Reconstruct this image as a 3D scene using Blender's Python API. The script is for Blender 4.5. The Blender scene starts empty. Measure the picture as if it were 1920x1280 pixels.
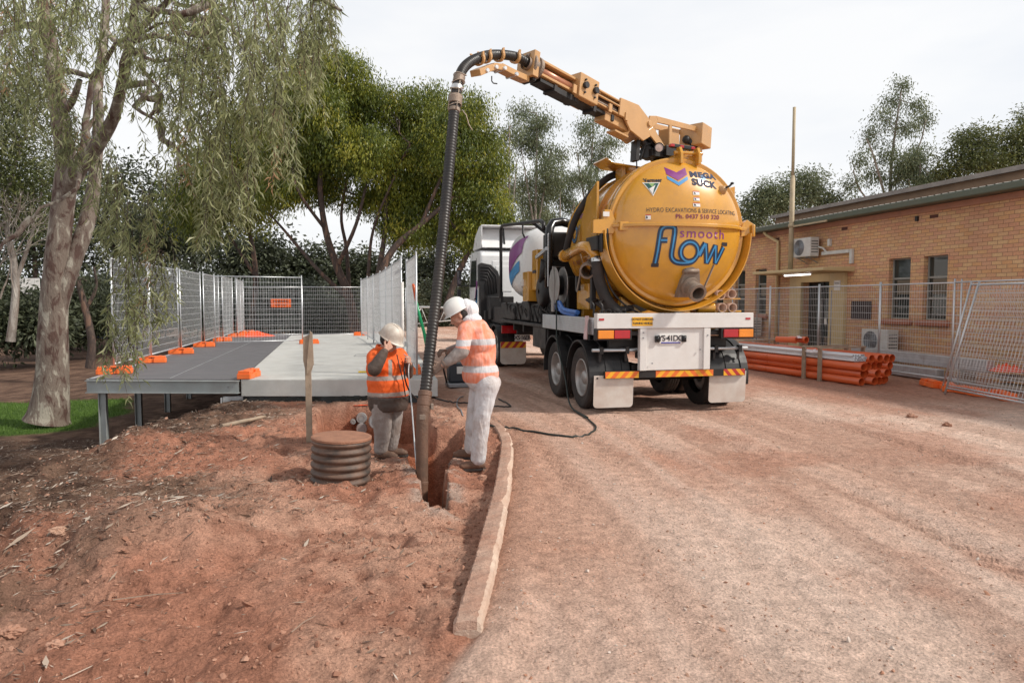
import bpy, bmesh, math, random
import numpy as np
from mathutils import Vector, Matrix, Euler, noise as mnoise

# ------------------------------------------------------------------ camera, world, sun
SC = bpy.context.scene
F, H = 1280.0, 1.74
PITCH = -math.atan(77 / F); YAW = math.atan(288 / F * math.cos(PITCH))
cam_d = bpy.data.cameras.new('camera'); cam = bpy.data.objects.new('camera', cam_d)
SC.collection.objects.link(cam); SC.camera = cam
cam_d.sensor_width = 36; cam_d.lens = 24.0; cam_d.clip_start = 0.05; cam_d.clip_end = 2000
cam.location = (0, 0, H); cam.rotation_euler = (math.pi / 2 + PITCH, 0, -YAW)

W = bpy.data.worlds.new('World'); SC.world = W; W.use_nodes = True
SUN_TO = Vector((0.74, -0.36, 0.74)).normalized()
nt = W.node_tree; nt.nodes.clear()
def nn(t, ty, **kw):
    n = t.nodes.new(ty)
    for k, v in kw.items():
        if k.startswith('i_'):
            key = k[2:]
            n.inputs[int(key) if key.isdigit() else key.replace('_', ' ')].default_value = v
        else: setattr(n, k, v)
    return n
sky = nn(nt, 'ShaderNodeTexSky', sky_type='NISHITA', sun_disc=False)
sky.sun_elevation = math.asin(SUN_TO.z); sky.sun_rotation = math.atan2(SUN_TO.x, SUN_TO.y)
sky.air_density = 1.0; sky.dust_density = 2.0
b1 = nn(nt, 'ShaderNodeBackground', i_Strength=0.10); nt.links.new(sky.outputs[0], b1.inputs[0])
tc = nn(nt, 'ShaderNodeTexCoord'); mp = nn(nt, 'ShaderNodeMapping'); mp.inputs['Scale'].default_value = (1.0, 1.0, 3.2)
nt.links.new(tc.outputs['Generated'], mp.inputs[0])
nz = nn(nt, 'ShaderNodeTexNoise', i_Scale=1.7, i_Detail=5.0, i_Roughness=0.55); nt.links.new(mp.outputs[0], nz.inputs[0])
cr = nn(nt, 'ShaderNodeValToRGB'); nt.links.new(nz.outputs[0], cr.inputs[0])
cr.color_ramp.elements[0].position = .36; cr.color_ramp.elements[0].color = (.86, .89, .94, 1)
cr.color_ramp.elements[1].position = .60; cr.color_ramp.elements[1].color = (1, 1, 1, 1)
sp = nn(nt, 'ShaderNodeSeparateXYZ'); nt.links.new(tc.outputs['Generated'], sp.inputs[0])   # sky dimmed overhead, out of view, to cut the ambient light
zr = nn(nt, 'ShaderNodeMapRange', i_1=.55, i_2=.9, i_3=1., i_4=.42); nt.links.new(sp.outputs[2], zr.inputs[0])
b2 = nn(nt, 'ShaderNodeBackground'); nt.links.new(zr.outputs[0], b2.inputs['Strength']); nt.links.new(cr.outputs[0], b2.inputs[0])
mx = nn(nt, 'ShaderNodeMixShader', i_0=0.9); nt.links.new(b1.outputs[0], mx.inputs[1]); nt.links.new(b2.outputs[0], mx.inputs[2])
wo = nn(nt, 'ShaderNodeOutputWorld'); nt.links.new(mx.outputs[0], wo.inputs[0])

sd = bpy.data.lights.new('sun', 'SUN'); sd.energy = 3.5; sd.angle = math.radians(5); sd.color = (1, .94, .85)
so = bpy.data.objects.new('sun', sd); SC.collection.objects.link(so)
so.rotation_euler = SUN_TO.to_track_quat('Z', 'Y').to_euler()
vs = SC.view_settings; vs.view_transform = 'Standard'; vs.look = 'None'; vs.exposure = 0.08; vs.gamma = 1; vs.use_curve_mapping = False
SC.cycles.max_bounces = 6; SC.cycles.diffuse_bounces = 3; SC.cycles.transparent_max_bounces = 12

# ------------------------------------------------------------------ survey helpers: a sight line to a point in metres
def ray(px, py):
    r = (px - 960) / F; u = -(py - 640) / F
    f2 = math.cos(PITCH) - u * math.sin(PITCH); u2 = math.sin(PITCH) + u * math.cos(PITCH)
    return (f2 * math.sin(YAW) + r * math.cos(YAW), f2 * math.cos(YAW) - r * math.sin(YAW), u2)
def aY(px, py, Y):
    d = ray(px, py); t = Y / d[1]; return Vector((d[0] * t, Y, H + d[2] * t))
def aX(px, py, X):
    d = ray(px, py); t = X / d[0]; return Vector((X, d[1] * t, H + d[2] * t))
def aZ(px, py, Z=0.0):
    d = ray(px, py); t = (Z - H) / d[2]; return Vector((d[0] * t, d[1] * t, Z))

# ------------------------------------------------------------------ materials
MATS = {}
def M(name, col, rough=.6, metal=0., var=.12, vs=5., bump=0., bs=60., dust=0., dustcol=(.34, .17, .10), coat=0., emit=0., scr=0.):
    if name in MATS: return MATS[name]
    m = bpy.data.materials.new(name); m.use_nodes = True; t = m.node_tree; b = t.nodes['Principled BSDF']
    tc = nn(t, 'ShaderNodeTexCoord'); n1 = nn(t, 'ShaderNodeTexNoise', i_Scale=vs, i_Detail=6., i_Roughness=.6)
    t.links.new(tc.outputs['Object'], n1.inputs[0])
    hsv = nn(t, 'ShaderNodeHueSaturation'); hsv.inputs['Color'].default_value = (*col, 1)
    mr = nn(t, 'ShaderNodeMapRange', i_3=1 - var, i_4=1 + var); mr.inputs[1].default_value = .3; mr.inputs[2].default_value = .7
    t.links.new(n1.outputs[0], mr.inputs[0]); t.links.new(mr.outputs[0], hsv.inputs['Value'])
    out = hsv.outputs[0]
    if dust > 0:
        n2 = nn(t, 'ShaderNodeTexNoise', i_Scale=3.1, i_Detail=8., i_Roughness=.68); t.links.new(tc.outputs['Object'], n2.inputs[0])
        m2 = nn(t, 'ShaderNodeMapRange', i_1=.38, i_2=.72, i_3=0., i_4=dust); t.links.new(n2.outputs[0], m2.inputs[0])
        mixn = nn(t, 'ShaderNodeMix', data_type='RGBA'); mixn.inputs['B'].default_value = (*dustcol, 1)
        t.links.new(m2.outputs[0], mixn.inputs['Factor']); t.links.new(out, mixn.inputs['A']); out = mixn.outputs['Result']
    t.links.new(out, b.inputs['Base Color'])
    b.inputs['Roughness'].default_value = rough; b.inputs['Metallic'].default_value = metal
    if coat: b.inputs['Coat Weight'].default_value = coat; b.inputs['Coat Roughness'].default_value = .08
    rr = nn(t, 'ShaderNodeMapRange', i_1=.3, i_2=.7, i_3=max(.05, rough - .1), i_4=min(1, rough + .12)); t.links.new(n1.outputs[0], rr.inputs[0]); t.links.new(rr.outputs[0], b.inputs['Roughness'])
    if bump > 0:
        n3 = nn(t, 'ShaderNodeTexNoise', i_Scale=bs, i_Detail=5., i_Roughness=.6); t.links.new(tc.outputs['Object'], n3.inputs[0])
        bp = nn(t, 'ShaderNodeBump', i_Strength=bump, i_Distance=.02); t.links.new(n3.outputs[0], bp.inputs['Height']); t.links.new(bp.outputs[0], b.inputs['Normal'])
    if emit: b.inputs['Emission Color'].default_value = (*col, 1); b.inputs['Emission Strength'].default_value = emit
    MATS[name] = m; return m
def leafmat(name, cols, rough=.5, transl=.3):
    m = bpy.data.materials.new(name); m.use_nodes = True; t = m.node_tree; b = t.nodes['Principled BSDF']
    at = nn(t, 'ShaderNodeAttribute', attribute_name='rnd'); cr = nn(t, 'ShaderNodeValToRGB'); t.links.new(at.outputs['Fac'], cr.inputs[0])
    e = cr.color_ramp.elements
    for i, (p, c) in enumerate(cols):
        if i < 2: e[i].position = p; e[i].color = (*c, 1)
        else: q = e.new(p); q.color = (*c, 1)
    t.links.new(cr.outputs[0], b.inputs['Base Color']); b.inputs['Roughness'].default_value = rough
    tr = nn(t, 'ShaderNodeBsdfTranslucent'); t.links.new(cr.outputs[0], tr.inputs[0])
    ms = nn(t, 'ShaderNodeMixShader', i_0=transl); t.links.new(b.outputs[0], ms.inputs[1]); t.links.new(tr.outputs[0], ms.inputs[2])
    t.links.new(ms.outputs[0], t.nodes['Material Output'].inputs[0]); MATS[name] = m; return m

# ------------------------------------------------------------------ mesh builder
COL = SC.collection
def frame(d):
    d = Vector(d).normalized(); u = Vector((0, 0, 1)) if abs(d.z) < .95 else Vector((1, 0, 0))
    a = d.cross(u).normalized(); return a, a.cross(d).normalized(), d
class MB:
    def __init__(s): s.v = []; s.f = []; s.m = []; s.s = []; s.mi = 0
    def add(s, vs, fs, smooth=False, xf=None):
        n = len(s.v)
        s.v += [tuple(xf @ Vector(p)) if xf else tuple(p) for p in vs]
        for f in fs: s.f.append([i + n for i in f]); s.m.append(s.mi); s.s.append(smooth)
        return s
    def box(s, c, sz, rot=None):
        x, y, z = [k / 2 for k in sz]; R = (rot.to_matrix() if isinstance(rot, Euler) else rot) if rot is not None else Matrix.Identity(3)
        c = Vector(c); vs = [c + R @ Vector((a * x, b * y, d * z)) for a in (-1, 1) for b in (-1, 1) for d in (-1, 1)]
        return s.add(vs, [(0, 1, 3, 2), (4, 6, 7, 5), (0, 4, 5, 1), (2, 3, 7, 6), (0, 2, 6, 4), (1, 5, 7, 3)])
    def bx(s, x0, x1, y0, y1, z0, z1): return s.box(((x0 + x1) / 2, (y0 + y1) / 2, (z0 + z1) / 2), (abs(x1 - x0), abs(y1 - y0), abs(z1 - z0)))
    def bar(s, p0, p1, w, h, up=None):
        p0, p1 = Vector(p0), Vector(p1); d = (p1 - p0); L = d.length; d.normalize()
        if up is None: a, b, _ = frame(d)
        else: a = d.cross(Vector(up)).normalized(); b = a.cross(d)
        R = Matrix((a, d, b)).transposed(); return s.box((p0 + p1) / 2, (w, L, h), R)
    def tube(s, path, r, n=10, caps=True, smooth=True):
        P = [Vector(p) for p in path]; k = len(P); rr = r if isinstance(r, (list, tuple)) else [r] * k
        vs = []; a0 = None
        for i in range(k):
            d = (P[min(i + 1, k - 1)] - P[max(i - 1, 0)])
            if d.length < 1e-9: d = Vector((0, 0, 1))
            d.normalize()
            if a0 is None: a, b, _ = frame(d)
            else:
                a = a0 - d * a0.dot(d)
                if a.length < 1e-6: a, b, _ = frame(d)
                a.normalize(); b = a.cross(d)
            a0 = a
            for j in range(n):
                t = 2 * math.pi * j / n; vs.append(P[i] + (a * math.cos(t) + b * math.sin(t)) * rr[i])
        fs = [(i * n + j, i * n + (j + 1) % n, (i + 1) * n + (j + 1) % n, (i + 1) * n + j) for i in range(k - 1) for j in range(n)]
        s.add(vs, fs, smooth)
        if caps:
            n0 = len(s.v) - len(vs)
            s.f.append([n0 + j for j in range(n)][::-1]); s.m.append(s.mi); s.s.append(False)
            s.f.append([n0 + (k - 1) * n + j for j in range(n)]); s.m.append(s.mi); s.s.append(False)
        return s
    def cyl(s, p0, p1, r0, r1=None, n=16, caps=True): return s.tube([p0, p1], [r0, r0 if r1 is None else r1], n, caps)
    def lathe(s, o, axis, prof, n=32, smooth=True, a0=0, a1=2 * math.pi):
        a, b, d = frame(axis); o = Vector(o); full = abs(a1 - a0 - 2 * math.pi) < 1e-6; m = n if full else n + 1; vs = []
        for (r, h) in prof:
            for j in range(m):
                t = a0 + (a1 - a0) * j / n; vs.append(o + d * h + (a * math.cos(t) + b * math.sin(t)) * r)
        fs = [(i * m + j, i * m + (j + 1) % m, (i + 1) * m + (j + 1) % m, (i + 1) * m + j) for i in range(len(prof) - 1) for j in range(n)]
        return s.add(vs, fs, smooth)
    def ell(s, c, r, n=16, k=10, rot=None, p=1.0):
        c = Vector(c); R = rot.to_matrix() if rot is not None else Matrix.Identity(3); vs = [c + R @ Vector((0, 0, -r[2]))]
        sg = lambda v: math.copysign(abs(v) ** p, v)
        for i in range(1, k):
            ph = -math.pi / 2 + math.pi * i / k
            for j in range(n):
                t = 2 * math.pi * j / n
                vs.append(c + R @ Vector((r[0] * sg(math.cos(ph)) * sg(math.cos(t)), r[1] * sg(math.cos(ph)) * sg(math.sin(t)), r[2] * sg(math.sin(ph)))))
        vs.append(c + R @ Vector((0, 0, r[2]))); e = len(vs) - 1; q = 1 + (k - 2) * n
        fs = [(0, 1 + (j + 1) % n, 1 + j) for j in range(n)] + [(1 + i * n + j, 1 + i * n + (j + 1) % n, 1 + (i + 1) * n + (j + 1) % n, 1 + (i + 1) * n + j) for i in range(k - 2) for j in range(n)] + [(q + j, q + (j + 1) % n, e) for j in range(n)]
        return s.add(vs, fs, True)
    def prism(s, poly, o, u, v, w):
        """poly in (u,v) about o, thickened along the vector w"""
        o, u, v, w = Vector(o), Vector(u), Vector(v), Vector(w); n = len(poly)
        vs = [o + u * p + v * q for p, q in poly] + [o + u * p + v * q + w for p, q in poly]
        fs = [tuple(range(n))[::-1], tuple(range(n, 2 * n))] + [(i, (i + 1) % n, n + (i + 1) % n, n + i) for i in range(n)]
        return s.add(vs, fs)
    def build(s, name, mats, parent=None, bevel=0., label=None, seg=2, recalc=True):
        me = bpy.data.meshes.new(name); me.from_pydata(s.v, [], s.f)
        for m in (mats if isinstance(mats, (list, tuple)) else [mats]): me.materials.append(MATS[m] if isinstance(m, str) else m)
        me.polygons.foreach_set('material_index', s.m); me.polygons.foreach_set('use_smooth', s.s)
        if recalc:
            bm = bmesh.new(); bm.from_mesh(me); bmesh.ops.recalc_face_normals(bm, faces=bm.faces); bm.to_mesh(me); bm.free()
        me.update(); o = bpy.data.objects.new(name, me); COL.objects.link(o)
        if parent is not None: attach(o, parent)
        if bevel: add_bevel(o, bevel, seg)
        if label: o['label'] = label
        return o
def add_bevel(o, w, seg=2):
    b = o.modifiers.new('bevel', 'BEVEL'); b.width = w; b.segments = seg; b.limit_method = 'ANGLE'; b.angle_limit = math.radians(40)
def wloc(o):
    p = Vector(o.location)
    while o.parent is not None: o = o.parent; p = p + Vector(o.location)
    return p
def attach(o, parent):
    o.parent = parent; o.location = -wloc(parent)
def tag(o, label=None, cat=None, group=None, kind=None):
    for k, v in (('label', label), ('category', cat), ('group', group), ('kind', kind)):
        if v: o[k] = v
    return o
def thing(name, loc, label, cat, group=None):
    o = bpy.data.objects.new(name, None); COL.objects.link(o); o.location = loc; o.empty_display_size = .2
    return tag(o, label, cat, group)
KIDS = {}
def copy_tree(o, parent=None):
    c = o.copy(); COL.objects.link(c)
    if parent is not None: c.parent = parent
    for ch in list(o.children): copy_tree(ch, c)
    return c
def np_mesh(name, V, Fc, mat, rnd=None, smooth=False, parent=None, col=None):
    V = np.asarray(V, dtype=np.float32); Fc = np.asarray(Fc, dtype=np.int32); k = Fc.shape[1]
    me = bpy.data.meshes.new(name); me.vertices.add(len(V)); me.vertices.foreach_set('co', V.ravel())
    me.loops.add(Fc.size); me.loops.foreach_set('vertex_index', Fc.ravel()); me.polygons.add(len(Fc))
    me.polygons.foreach_set('loop_start', np.arange(0, Fc.size, k, dtype=np.int32))
    try: me.polygons.foreach_set('loop_total', np.full(len(Fc), k, dtype=np.int32))
    except Exception: pass
    me.polygons.foreach_set('use_smooth', np.full(len(Fc), smooth, dtype=bool))
    for m in (mat if isinstance(mat, (list, tuple)) else [mat]): me.materials.append(MATS[m])
    if rnd is not None:
        a = me.attributes.new('rnd', 'FLOAT', 'FACE'); a.data.foreach_set('value', np.asarray(rnd, dtype=np.float32))
    if col is not None:
        a = me.attributes.new('soil', 'FLOAT_COLOR', 'POINT'); a.data.foreach_set('color', np.asarray(col, dtype=np.float32).ravel())
    me.update(calc_edges=True); me.validate()
    o = bpy.data.objects.new(name, me); COL.objects.link(o)
    if parent is not None: attach(o, parent)
    return o
def text2d(s, size, off=0., spacing=1., shear=0., res=4):
    cu = bpy.data.curves.new('t', 'FONT'); cu.body = s; cu.size = size; cu.offset = off; cu.space_character = spacing; cu.shear = shear
    cu.align_x = 'CENTER'; cu.align_y = 'CENTER'; cu.resolution_u = res
    ob = bpy.data.objects.new('t', cu); COL.objects.link(ob); dg = bpy.context.evaluated_depsgraph_get(); dg.update()
    me = bpy.data.meshes.new_from_object(ob.evaluated_get(dg)); vs = [(v.co.x, v.co.y) for v in me.vertices]; fs = [tuple(p.vertices) for p in me.polygons]
    bpy.data.objects.remove(ob); bpy.data.curves.remove(cu); bpy.data.meshes.remove(me); return vs, fs
def ribbon2d(pts, w, closed=False):
    P = [Vector(p) for p in pts]; n = len(P); L = []; R = []
    for i in range(n):
        a = P[(i - 1) % n] if closed else P[max(i - 1, 0)]; b = P[(i + 1) % n] if closed else P[min(i + 1, n - 1)]
        d = (b - a).normalized(); q = Vector((-d.y, d.x)) * w / 2; L.append(P[i] + q); R.append(P[i] - q)
    k = n if closed else n - 1
    return [tuple(p) for p in L + R], [(i, (i + 1) % n, n + (i + 1) % n, n + i) for i in range(k)]
def smooth2d(pts, k=6):
    out = []; n = len(pts)
    for i in range(n - 1):
        p0, p1, p2, p3 = [Vector(pts[j]) for j in (max(i - 1, 0), i, i + 1, min(i + 2, n - 1))]
        for t in range(k):
            t /= k; out.append(.5 * ((2 * p1) + (-p0 + p2) * t + (2 * p0 - 5 * p1 + 4 * p2 - p3) * t * t + (-p0 + 3 * p1 - 3 * p2 + p3) * t ** 3))
    out.append(Vector(pts[-1])); return out
def arc(c, r, a0, a1, n=16): return [(c[0] + r * math.cos(math.radians(a0 + (a1 - a0) * i / n)), c[1] + r * math.sin(math.radians(a0 + (a1 - a0) * i / n))) for i in range(n + 1)]

# ------------------------------------------------------------------ numpy value noise
def hsh(ix, iy, s=0):
    h = (ix.astype(np.int64) * 374761393 + iy.astype(np.int64) * 668265263 + s * 2147483647) & 0xffffffff
    h = ((h ^ (h >> 13)) * 1274126177) & 0xffffffff
    return ((h ^ (h >> 16)) & 0xffff) / 65535.0
def vnoise(x, y, s=0):
    ix = np.floor(x); iy = np.floor(y); fx = x - ix; fy = y - iy; fx = fx * fx * (3 - 2 * fx); fy = fy * fy * (3 - 2 * fy)
    a = hsh(ix, iy, s); b = hsh(ix + 1, iy, s); c = hsh(ix, iy + 1, s); d = hsh(ix + 1, iy + 1, s)
    return (a + (b - a) * fx) * (1 - fy) + (c + (d - c) * fx) * fy
def fbm(x, y, o=4, s=0, g=.5):
    t = 0; a = 1; n = 0
    for i in range(o): t = t + a * vnoise(x * 2 ** i + 17 * i, y * 2 ** i - 9 * i, s + i); n += a; a *= g
    return t / n
def sst(a, b, x): t = np.clip((x - a) / (b - a), 0, 1); return t * t * (3 - 2 * t)
# ------------------------------------------------------------------ materials used by many things
M('galv', (.62, .64, .66), .42, .7, .10, 8, .05, 90, .12, (.30, .20, .15))
M('galv_dark', (.30, .31, .33), .5, .6, .15, 8)
M('steel_beam', (.36, .39, .39), .5, .35, .15, 3, .05, 60, .25, (.28, .2, .15))
M('concrete', (.50, .50, .48), .85, 0, .12, 2.2, .15, 40, .25, (.36, .30, .25))
M('orange_plastic', (.90, .17, .03), .42, 0, .10, 4, .1, 40, .22, (.45, .20, .10))
M('black', (.012, .012, .013), .5, 0, .3, 5, 0, 60, .3, (.06, .04, .032))
M('black_shiny', (.009, .009, .010), .25, 0, .3, 5, 0, 60, .12, (.06, .045, .035))
M('rubber', (.020, .019, .019), .75, 0, .25, 9, .2, 50, .5, (.10, .065, .05))
M('yellow_paint', (.64, .31, .030), .22, 0, .07, 1.6, .02, 30, .38, (.30, .15, .06), coat=.6)
M('boom_paint', (.53, .295, .115), .42, 0, .08, 3, .03, 40, .28, (.42, .25, .14), coat=.15)
M('white_paint', (.72, .71, .69), .35, 0, .05, 2, .02, 30, .22, (.42, .31, .25), coat=.3)
M('white_dirty', (.62, .58, .53), .55, 0, .10, 3, .05, 40, .55, (.42, .27, .2))
M('dirty_steel', (.27, .22, .18), .6, .35, .2, 6, .25, 50, .6, (.24, .15, .10))
M('brown_pipe', (.105, .060, .040), .6, 0, .3, 5, .4, 40, .7, (.24, .125, .08))
M('timber', (.34, .27, .20), .85, 0, .25, 9, .3, 60, .35, (.35, .2, .13))
M('red_lens', (.45, .008, .012), .18, coat=.5); M('amber_lens', (.80, .25, .01), .18, coat=.5)
M('hv_yellow', (.85, .42, .02), .4, dust=.2); M('hv_red', (.45, .03, .03), .4, dust=.2); M('hv_orange', (.75, .16, .03), .4)
M('ink', (.03, .028, .035), .45); M('purple', (.22, .035, .20), .35); M('cyan', (.045, .25, .52), .35); M('navy', (.02, .035, .07), .35)
M('maroon', (.20, .03, .06), .4); M('sticker', (.75, .73, .70), .5); M('teal', (.02, .09, .08), .4)
M('chrome', (.70, .70, .70), .28, .9, .1, 9, 0, 60, .25, (.3, .2, .15))

# ------------------------------------------------------------------ terrain
XC = [(1, -2.3), (3, -2.6), (5, -3.0), (8, -3.2), (10.5, -2.75), (13, -2.05), (15, -1.8), (30, -1.6), (60, -1.6), (400, -1.6)]
KERB = [aZ(878, 1166, .08), aZ(884, 1140, .08), aZ(903, 1075, .08), aZ(925, 985, .08), aZ(943, 905, .08), aZ(950, 850, .08), aZ(950, 815, .08), aZ(936, 786, .08), aZ(905, 765, .08)]
KY = np.array([p.y for p in KERB]); KX = np.array([p.x for p in KERB])
def terrain(x, y, masks=False):
    x = np.asarray(x, float); y = np.asarray(y, float)
    xc = np.interp(y, [p[0] for p in XC], [p[1] for p in XC]) + .35 * (fbm(x * .5, y * .5, 3, 5) - .5)
    left = sst(0, 1.5, xc - x)
    z = -.92 * left
    far = sst(30, 60, y); z = z * (1 - far * .6)
    kx = np.interp(y, KY, KX, left=KX[0], right=KX[-1])
    kx = np.where(y < KY[0], KX[0] - (KY[0] - y) * .55, kx)
    drive = sst(-.02, .10, x - kx)
    drive = np.where(y > KY[-1], sst(1.0, 2.2, x + .5 * (fbm(x, y, 3, 9) - .5)), drive)
    red = 1 - drive
    # humps and clods on the dug side
    near = 1 - sst(10, 16, y)
    lump = (fbm(x * 1.1, y * 1.1, 3, 1) - .5) * .16 + (fbm(x * 4, y * 4, 4, 2) - .5) * .07 + (fbm(x * 14, y * 14, 3, 3, .6) - .5) * .060 - .020 * np.abs(fbm(x * 7, y * 7, 3, 4) - .5) * 4 * fbm(x * 2, y * 2, 2, 6)
    prints = -np.maximum(0, .34 - vnoise(x * 3.6, y * 2.8, 44)) * .24
    roughl = 1 + .8 * sst(.4, 2.4, -x - .3)
    z = z + red * near * (lump * roughl + prints * roughl) + red * (1 - near) * (fbm(x * .6, y * .6, 3, 1) - .5) * .10
    for (hx, hy, hr, hh) in ((-1.5, 5.2, .60, .21), (-2.3, 6.3, .9, .12), (-1.0, 5.6, .4, .06), (-2.6, 3.9, .8, .10), (-1.3, 3.2, .7, -.07), (-.55, 6.0, .5, .05), (1.4, 7.3, .25, .02), (-2.4, 9.4, 1.1, .10), (-1.9, 2.4, .8, .10), (.28, 8.2, .48, -.12)):
        z = z + hh * np.exp(-((x - hx) ** 2 + (y - hy) ** 2) / hr ** 2 * (1 + .8 * (fbm(x * 3, y * 3, 2, 8) - .5)))
    dip = np.exp(-((x - kx + .30) / .22) ** 2) * (1 - sst(7.0, 9.0, y)) * sst(KY[0] - .2, KY[0] + .8, y)
    z = z - .05 * dip
    # driveway: fine rubble and tyre tracks running away to the truck
    q = x - .22 * (y - 4) ** 1.0 + .012 * y * y
    tr = np.zeros_like(x)
    for c, w in ((2.6, .16), (3.3, .16), (4.4, .18), (5.2, .2), (6.4, .2), (1.9, .12)):
        cc = c + .15 * (fbm(y * .3, y * 0, 2, int(c * 7)) - .5)
        b = np.exp(-((q - cc) / w) ** 4)
        tr += b * (-.016 + .013 * np.sign(np.sin(y * 34 + (q - cc) * 30)) * (1 - sst(7, 12, y)) * sst(.42, .55, fbm(x * .7, y * .25, 2, 31)))
    rub = (fbm(x * 5, y * 5, 3, 12) - .5) * .022 + (fbm(x * 18, y * 14, 3, 13, .6) - .5) * .016 + (fbm(x * .5, y * .5, 3, 14) - .5) * .05
    z = z + drive * (rub * (1 - .6 * sst(15, 30, y)) + tr)
    berm = drive * np.exp(-((x - kx - .22) / .16) ** 2) * (1 - sst(7.5, 9, y)) * (.02 + .05 * fbm(x * 2, y * 2, 2, 55))
    z = z + berm
    # trench and pit
    wob = .10 * (fbm(x * 5, y * 5, 3, 21) - .5) + .05 * (fbm(x * 17, y * 17, 2, 22) - .5)
    tc_ = np.interp(y, [5.8, 7.2, 8.4, 9.5], [.66, .72, .82, .8]); tw = np.interp(y, [5.8, 6.4, 7.0, 7.6, 8.4, 9.4], [.06, .075, .11, .20, .40, .55])
    tr_d = 1 - sst(-.04, .055, np.abs(x - tc_) - tw + wob); tr_d = tr_d * sst(5.78, 5.90, y + wob) * (1 - sst(9.0, 9.6, y))
    z = z - 1.15 * tr_d
    pit = (1 - sst(-.05, .07, np.abs(x - .20) - .78 + wob * .8)) * sst(8.75, 8.95, y - .25 * sst(0, .8, x) + wob * 1.2) * (1 - sst(11.75, 11.95, y + wob * .5))
    z = np.minimum(z, z * (1 - pit) + pit * (-.62 + .35 * (1 - sst(8.9, 9.9, y)) + .28 * (fbm(x * 2.5, y * 2.5, 3, 25) - .5)))
    z = np.where((y > 12.1) & (x > -2.3) & (x < 1.3) & (y < 31), np.minimum(z, -.02), z)
    if not masks: return z
    rim = sst(.02, .6, np.exp(-((np.abs(x - tc_) - tw) / .16) ** 2) * sst(5.4, 5.9, y) * (1 - sst(7.3, 8.2, y))) * sst(.45, .6, fbm(x * 6, y * 6, 3, 40))
    return z, red, left, np.maximum(tr_d, pit), rim, xc
def gz(x, y): return float(terrain(np.array([x]), np.array([y]))[0])

def axis(segs):
    out = []
    for a, b, st in segs: out += list(np.arange(a, b, st))
    return out
xs = list(-np.geomspace(12, 400, 30)[::-1]) + axis([(-12, -5, .16), (-5, -3, .05), (-3, 4.2, .027), (4.2, 9, .05), (9, 14, .12), (14, 24, .6)]) + list(np.geomspace(24, 400, 22))
ys = list(np.arange(-6, 1.4, .6)) + axis([(1.4, 6, .022), (6, 9.6, .026), (9.6, 14, .045), (14, 22, .12), (22, 40, .5)]) + list(np.geomspace(40, 900, 34))
xs = np.array(xs); ys = np.array(ys); GX, GY = np.meshgrid(xs, ys)
Z, red, left, hole, rim, xcg = terrain(GX, GY, True)
def mixc(a, b, t): return a + (b - a) * t[..., None]
C3 = lambda *c: np.array(c, float)
n1 = fbm(GX * .9, GY * .9, 4, 60); n2 = fbm(GX * 6, GY * 6, 3, 61); n3 = fbm(GX * .35, GY * .12, 3, 62)
cred = mixc(C3(.44, .205, .135), C3(.55, .315, .225), sst(.35, .65, n1)); cred = mixc(cred, C3(.32, .145, .095), .65 * sst(.5, .75, n2))
cdrv = mixc(C3(.66, .425, .325), C3(.77, .56, .455), sst(.35, .65, n3)); cdrv = mixc(cdrv, C3(.50, .245, .165), .6 * sst(.48, .74, n1))
tq = GX - .22 * (GY - 4) + .012 * GY * GY; tn = fbm(tq * 2.2, GY * .12, 4, 90); cdrv = mixc(cdrv, C3(.76, .59, .50), .30 * sst(.52, .66, tn)); cdrv = mixc(cdrv, C3(.30, .15, .10), .45 * sst(.50, .36, tn) if False else .30 * (1 - sst(.36, .46, tn)))
kxx = np.interp(GY, KY, KX, left=KX[0], right=KX[-1])
nearkerb = np.exp(-np.maximum(0, GX - kxx - .05) / (.45 + .5 * n1)) * sst(3.2, 4.6, GY) * (1 - sst(9, 11, GY))
cdrv = mixc(cdrv, C3(.47, .25, .17), .85 * np.clip(nearkerb, 0, 1) * (1 - red))
farred = sst(10.5, 13, GX + 0 * GY) * 0 + sst(6.6, 8.4, GX + .9 * (n1 - .5)) * sst(8.3, 10.5, GY) * (1 - sst(26, 40, GY)); cdrv = mixc(cdrv, C3(.43, .20, .13), .8 * farred)
col = mixc(cdrv, cred, red)
mul = sst(-.8, .9, xcg - GX + 1.15 + 3.2 * (n1 - .5) + .8 * (n2 - .5)) * sst(2, 3.4, GY + .8 * (n2 - .5) - 1.0 * (GX + 3)); cm = mixc(C3(.11, .065, .047), C3(.22, .135, .095), sst(.4, .7, n2)); col = mixc(col, cm, np.clip(mul, 0, 1) * red)
col = mixc(col, C3(.36, .105, .045), .75 * hole * (GY > 8.7)); col = mixc(col, C3(.20, .11, .075), .6 * hole * (GY <= 8.7))  # pit redder; trench shade put into the soil as a darker colour
col = mixc(col, C3(.52, .44, .38), .55 * rim)
grs = sst(.40, .50, .6 * np.exp(-(((GX + 8.1) / 2.9) ** 4 + ((GY - 17.6) / 2.9) ** 4)) + .25 * fbm(GX * 1.3, GY * 1.3, 3, 70)) + sst(.42, .5, .6 * np.exp(-(((GX + 6.9) / .9) ** 2 + ((GY - 12.9) / .8) ** 2)) + .2 * n1)
grs = np.clip(grs, 0, 1); col = mixc(col, C3(.085, .155, .025), grs)
farw = sst(34, 52, GY) * (GX < 3); col = mixc(col, C3(.13, .085, .06), farw * .8)
V = np.stack([GX, GY, Z], -1).reshape(-1, 3); ny, nx = GX.shape
idx = np.arange(ny * nx).reshape(ny, nx); Q = np.stack([idx[:-1, :-1], idx[:-1, 1:], idx[1:, 1:], idx[1:, :-1]], -1).reshape(-1, 4)
gm = bpy.data.materials.new('soil'); gm.use_nodes = True; t = gm.node_tree; b = t.nodes['Principled BSDF']; MATS['soil'] = gm
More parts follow.
